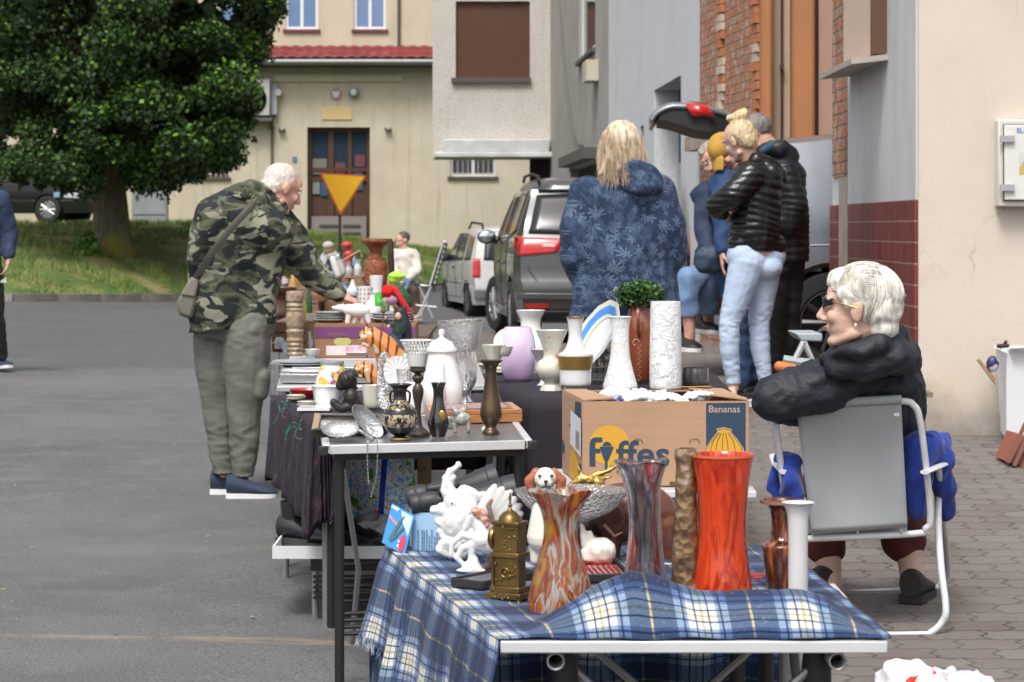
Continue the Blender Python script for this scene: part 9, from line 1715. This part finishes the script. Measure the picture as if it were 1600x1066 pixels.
hues=[('white',(.62,.62,.6)),('ochre',(.45,.28,.08)),('teal',(.04,.2,.2)),('rust',(.3,.09,.03)),('grey',(.3,.3,.32))]
rows=[(20.3,500,560),(25.5,545,620)]
for r_i,(dd,xa_,xb_)in enumerate(rows):
 for i in range(7):
  kn,pr=kinds[(i+r_i)%4];hn,hc=hues[(i*2+r_i)%5];x=xa_+(xb_-xa_)*i/6;by=HY+(H-.722)*F/dd;s=.8*15/dd*1.6
  T=vase('%s_%s'%(hn,kn),'%s %s on the %s table, %s'%(hn,kn,('distant crowded','farthest')[r_i],('at its left end','second from its left end','third from its left end','in its middle','third from its right end','second from its right end','at its right end')[i]),kn,x,by,[(h*s,by+y*s)for h,y in pr],M('clutter_'+hn,hc,.3,coat=.3),d=dd,wall=.5,seg=20)
extra=[('copper_jug','copper jug on the wide table left of the bearded figure','jug',497,452,[(5,452),(7,444),(4,436),(5,430)],('copper',None),15.3),('glass_jar','clear lidded jar beside the brass bell','jar',488,450,[(5,450),(6,440),(5,431),(2,427)],('clearish',None),15.6),('pink_vase','small pink vase on the left brown wooden box','vase',444,447,[(3,447),(5,440),(3,432)],('pinkv',(.5,.2,.25)),15.7),('blue_jug','blue and white jug right of the bearded figure','jug',539,466,[(6,466),(8,456),(5,448),(6,442)],('bluew',(.25,.33,.5)),15.25),('black_bottle','black bottle behind the blue and white jug','bottle',529,466,[(4,466),(4,450),(2,442),(2,434)],('blackb',(.015,.015,.02)),15.8),('silver_cup','silver goblet on the box beside the blue and white jug','goblet',556,468,[(4,468),(1.5,463),(5,456),(6,450)],('silverc',(.5,.5,.5)),15.3),('green_bowl','dark green bowl near the tan leather box','bowl',567,468,[(4,468),(8,462),(10,457)],('greenb',(.03,.14,.08)),15.2),('ivory_box','small ivory box at the edge of the far left brown box','box',486,500,[(8,500),(8,490)],('ivory',(.55,.5,.4)),12.75),('red_candle','short red candle beside the ivory box','candle',497,500,[(3,500),(3,484)],('redc',(.5,.03,.03)),13.0),('teal_vase','teal vase right of the stone column','vase',473,494,[(4,494),(7,484),(3,474),(4,468)],('tealv',(.03,.2,.22)),13.1),('milk_can','small enamel can at the left end of the fruit box table','can',437,545,[(8,545),(8,532),(5,527)],('enamel',(.6,.62,.65)),12.6),('orange_cup','orange cup behind the enamel can','cup',448,540,[(6,540),(7,529)],('orangec',(.6,.22,.05)),12.9)]
for nm,lab,cat,cx,by,pr,(mn,mc_),dd in extra:vase(nm,lab,cat,cx,by,pr,M(mn,mc_,.25,coat=.3),d=dd,wall=.8,seg=24)
WB=M('box_board',(.16,.09,.05),.7,col2=(.22,.13,.075),stretch=(1,1,14),vs=5,bump=.2)
for lab,xa_,xb_,da,db,z0_,zt_ in(('brown wooden box under the brass jug on the wide table',437,497,14.75,15.95,.7,H-(448-HY)*15.2/F),('brown wooden box under the bearded figure',507,572,15.1,15.95,.7,H-(469-HY)*15.5/F),('brown wooden box raising the bottles on the distant crowded table',515,566,18.7,20.8,.72,.968),('low brown box by the stone column near the fruit boxes',425,482,12.6,13.38,.7,H-(502-HY)*12.8/F)):
 k=da/F;X0_,X1_=(xa_-800)*k,(xb_-800)*k;T=Thing('wooden_box',lab,'box',((X0_+X1_)/2,(da+db)/2,z0_));n_=3
 m=MB();m.bx(X0_+.012,X1_-.012,da+.012,db-.012,z0_+.001,zt_-.004);T.part('inner_box',m,WB)
 for i in range(n_):
  h_=(zt_-z0_)/n_;m=MB();m.bx(X0_,X1_,da,da+.011,z0_+i*h_+.003,z0_+(i+1)*h_-.003);T.part('front_board',m,WB)
 m=MB();m.bx(X0_,X1_,da+.0115,db,zt_-.0035,zt_);T.part('top_board',m,WB)
# ================================================================ camera, light
cam=bpy.data.cameras.new('camera');co=bpy.data.objects.new('camera',cam);COL.objects.link(co)
co.location=(0,0,H);co.rotation_euler=(R(90),0,0)
cam.sensor_width=36;cam.lens=F/1600*36;cam.shift_y=-(533-HY)/1600;cam.clip_end=2000;cam.clip_start=.1
cam.dof.use_dof=True;cam.dof.focus_distance=6.3;cam.dof.aperture_fstop=13
SC.camera=co
w=bpy.data.worlds.new('World');SC.world=w;w.use_nodes=True;t=w.node_tree
bg=t.nodes['Background'];sky=t.nodes.new('ShaderNodeTexSky');sky.sky_type='NISHITA';sky.sun_disc=False
SE,SR=R(58),R(-38)
sky.sun_elevation=SE;sky.air_density=1.0;sky.dust_density=4.5;sky.ozone_density=.6
hs=t.nodes.new('ShaderNodeHueSaturation');hs.inputs['Saturation'].default_value=.35
t.links.new(sky.outputs[0],hs.inputs['Color']);t.links.new(hs.outputs[0],bg.inputs[0]);bg.inputs[1].default_value=.12
sun=bpy.data.lights.new('sun','SUN');sun.energy=1.3;sun.angle=R(18);sun.color=(1,.96,.9)
so=bpy.data.objects.new('sun',sun);COL.objects.link(so)
dvec=Vector((-.27,-.86,math.tan(SE)*.9)).normalized()
so.rotation_euler=dvec.to_track_quat('Z','Y').to_euler()
sky.sun_rotation=math.atan2(dvec.x,dvec.y)
SC.view_settings.view_transform='Standard';SC.view_settings.look='None';SC.view_settings.gamma=1
SC.view_settings.exposure=.78
SC.cycles.max_bounces=8;SC.cycles.transmission_bounces=6;SC.cycles.transparent_max_bounces=8;SC.cycles.caustics_refractive=False;SC.cycles.caustics_reflective=False
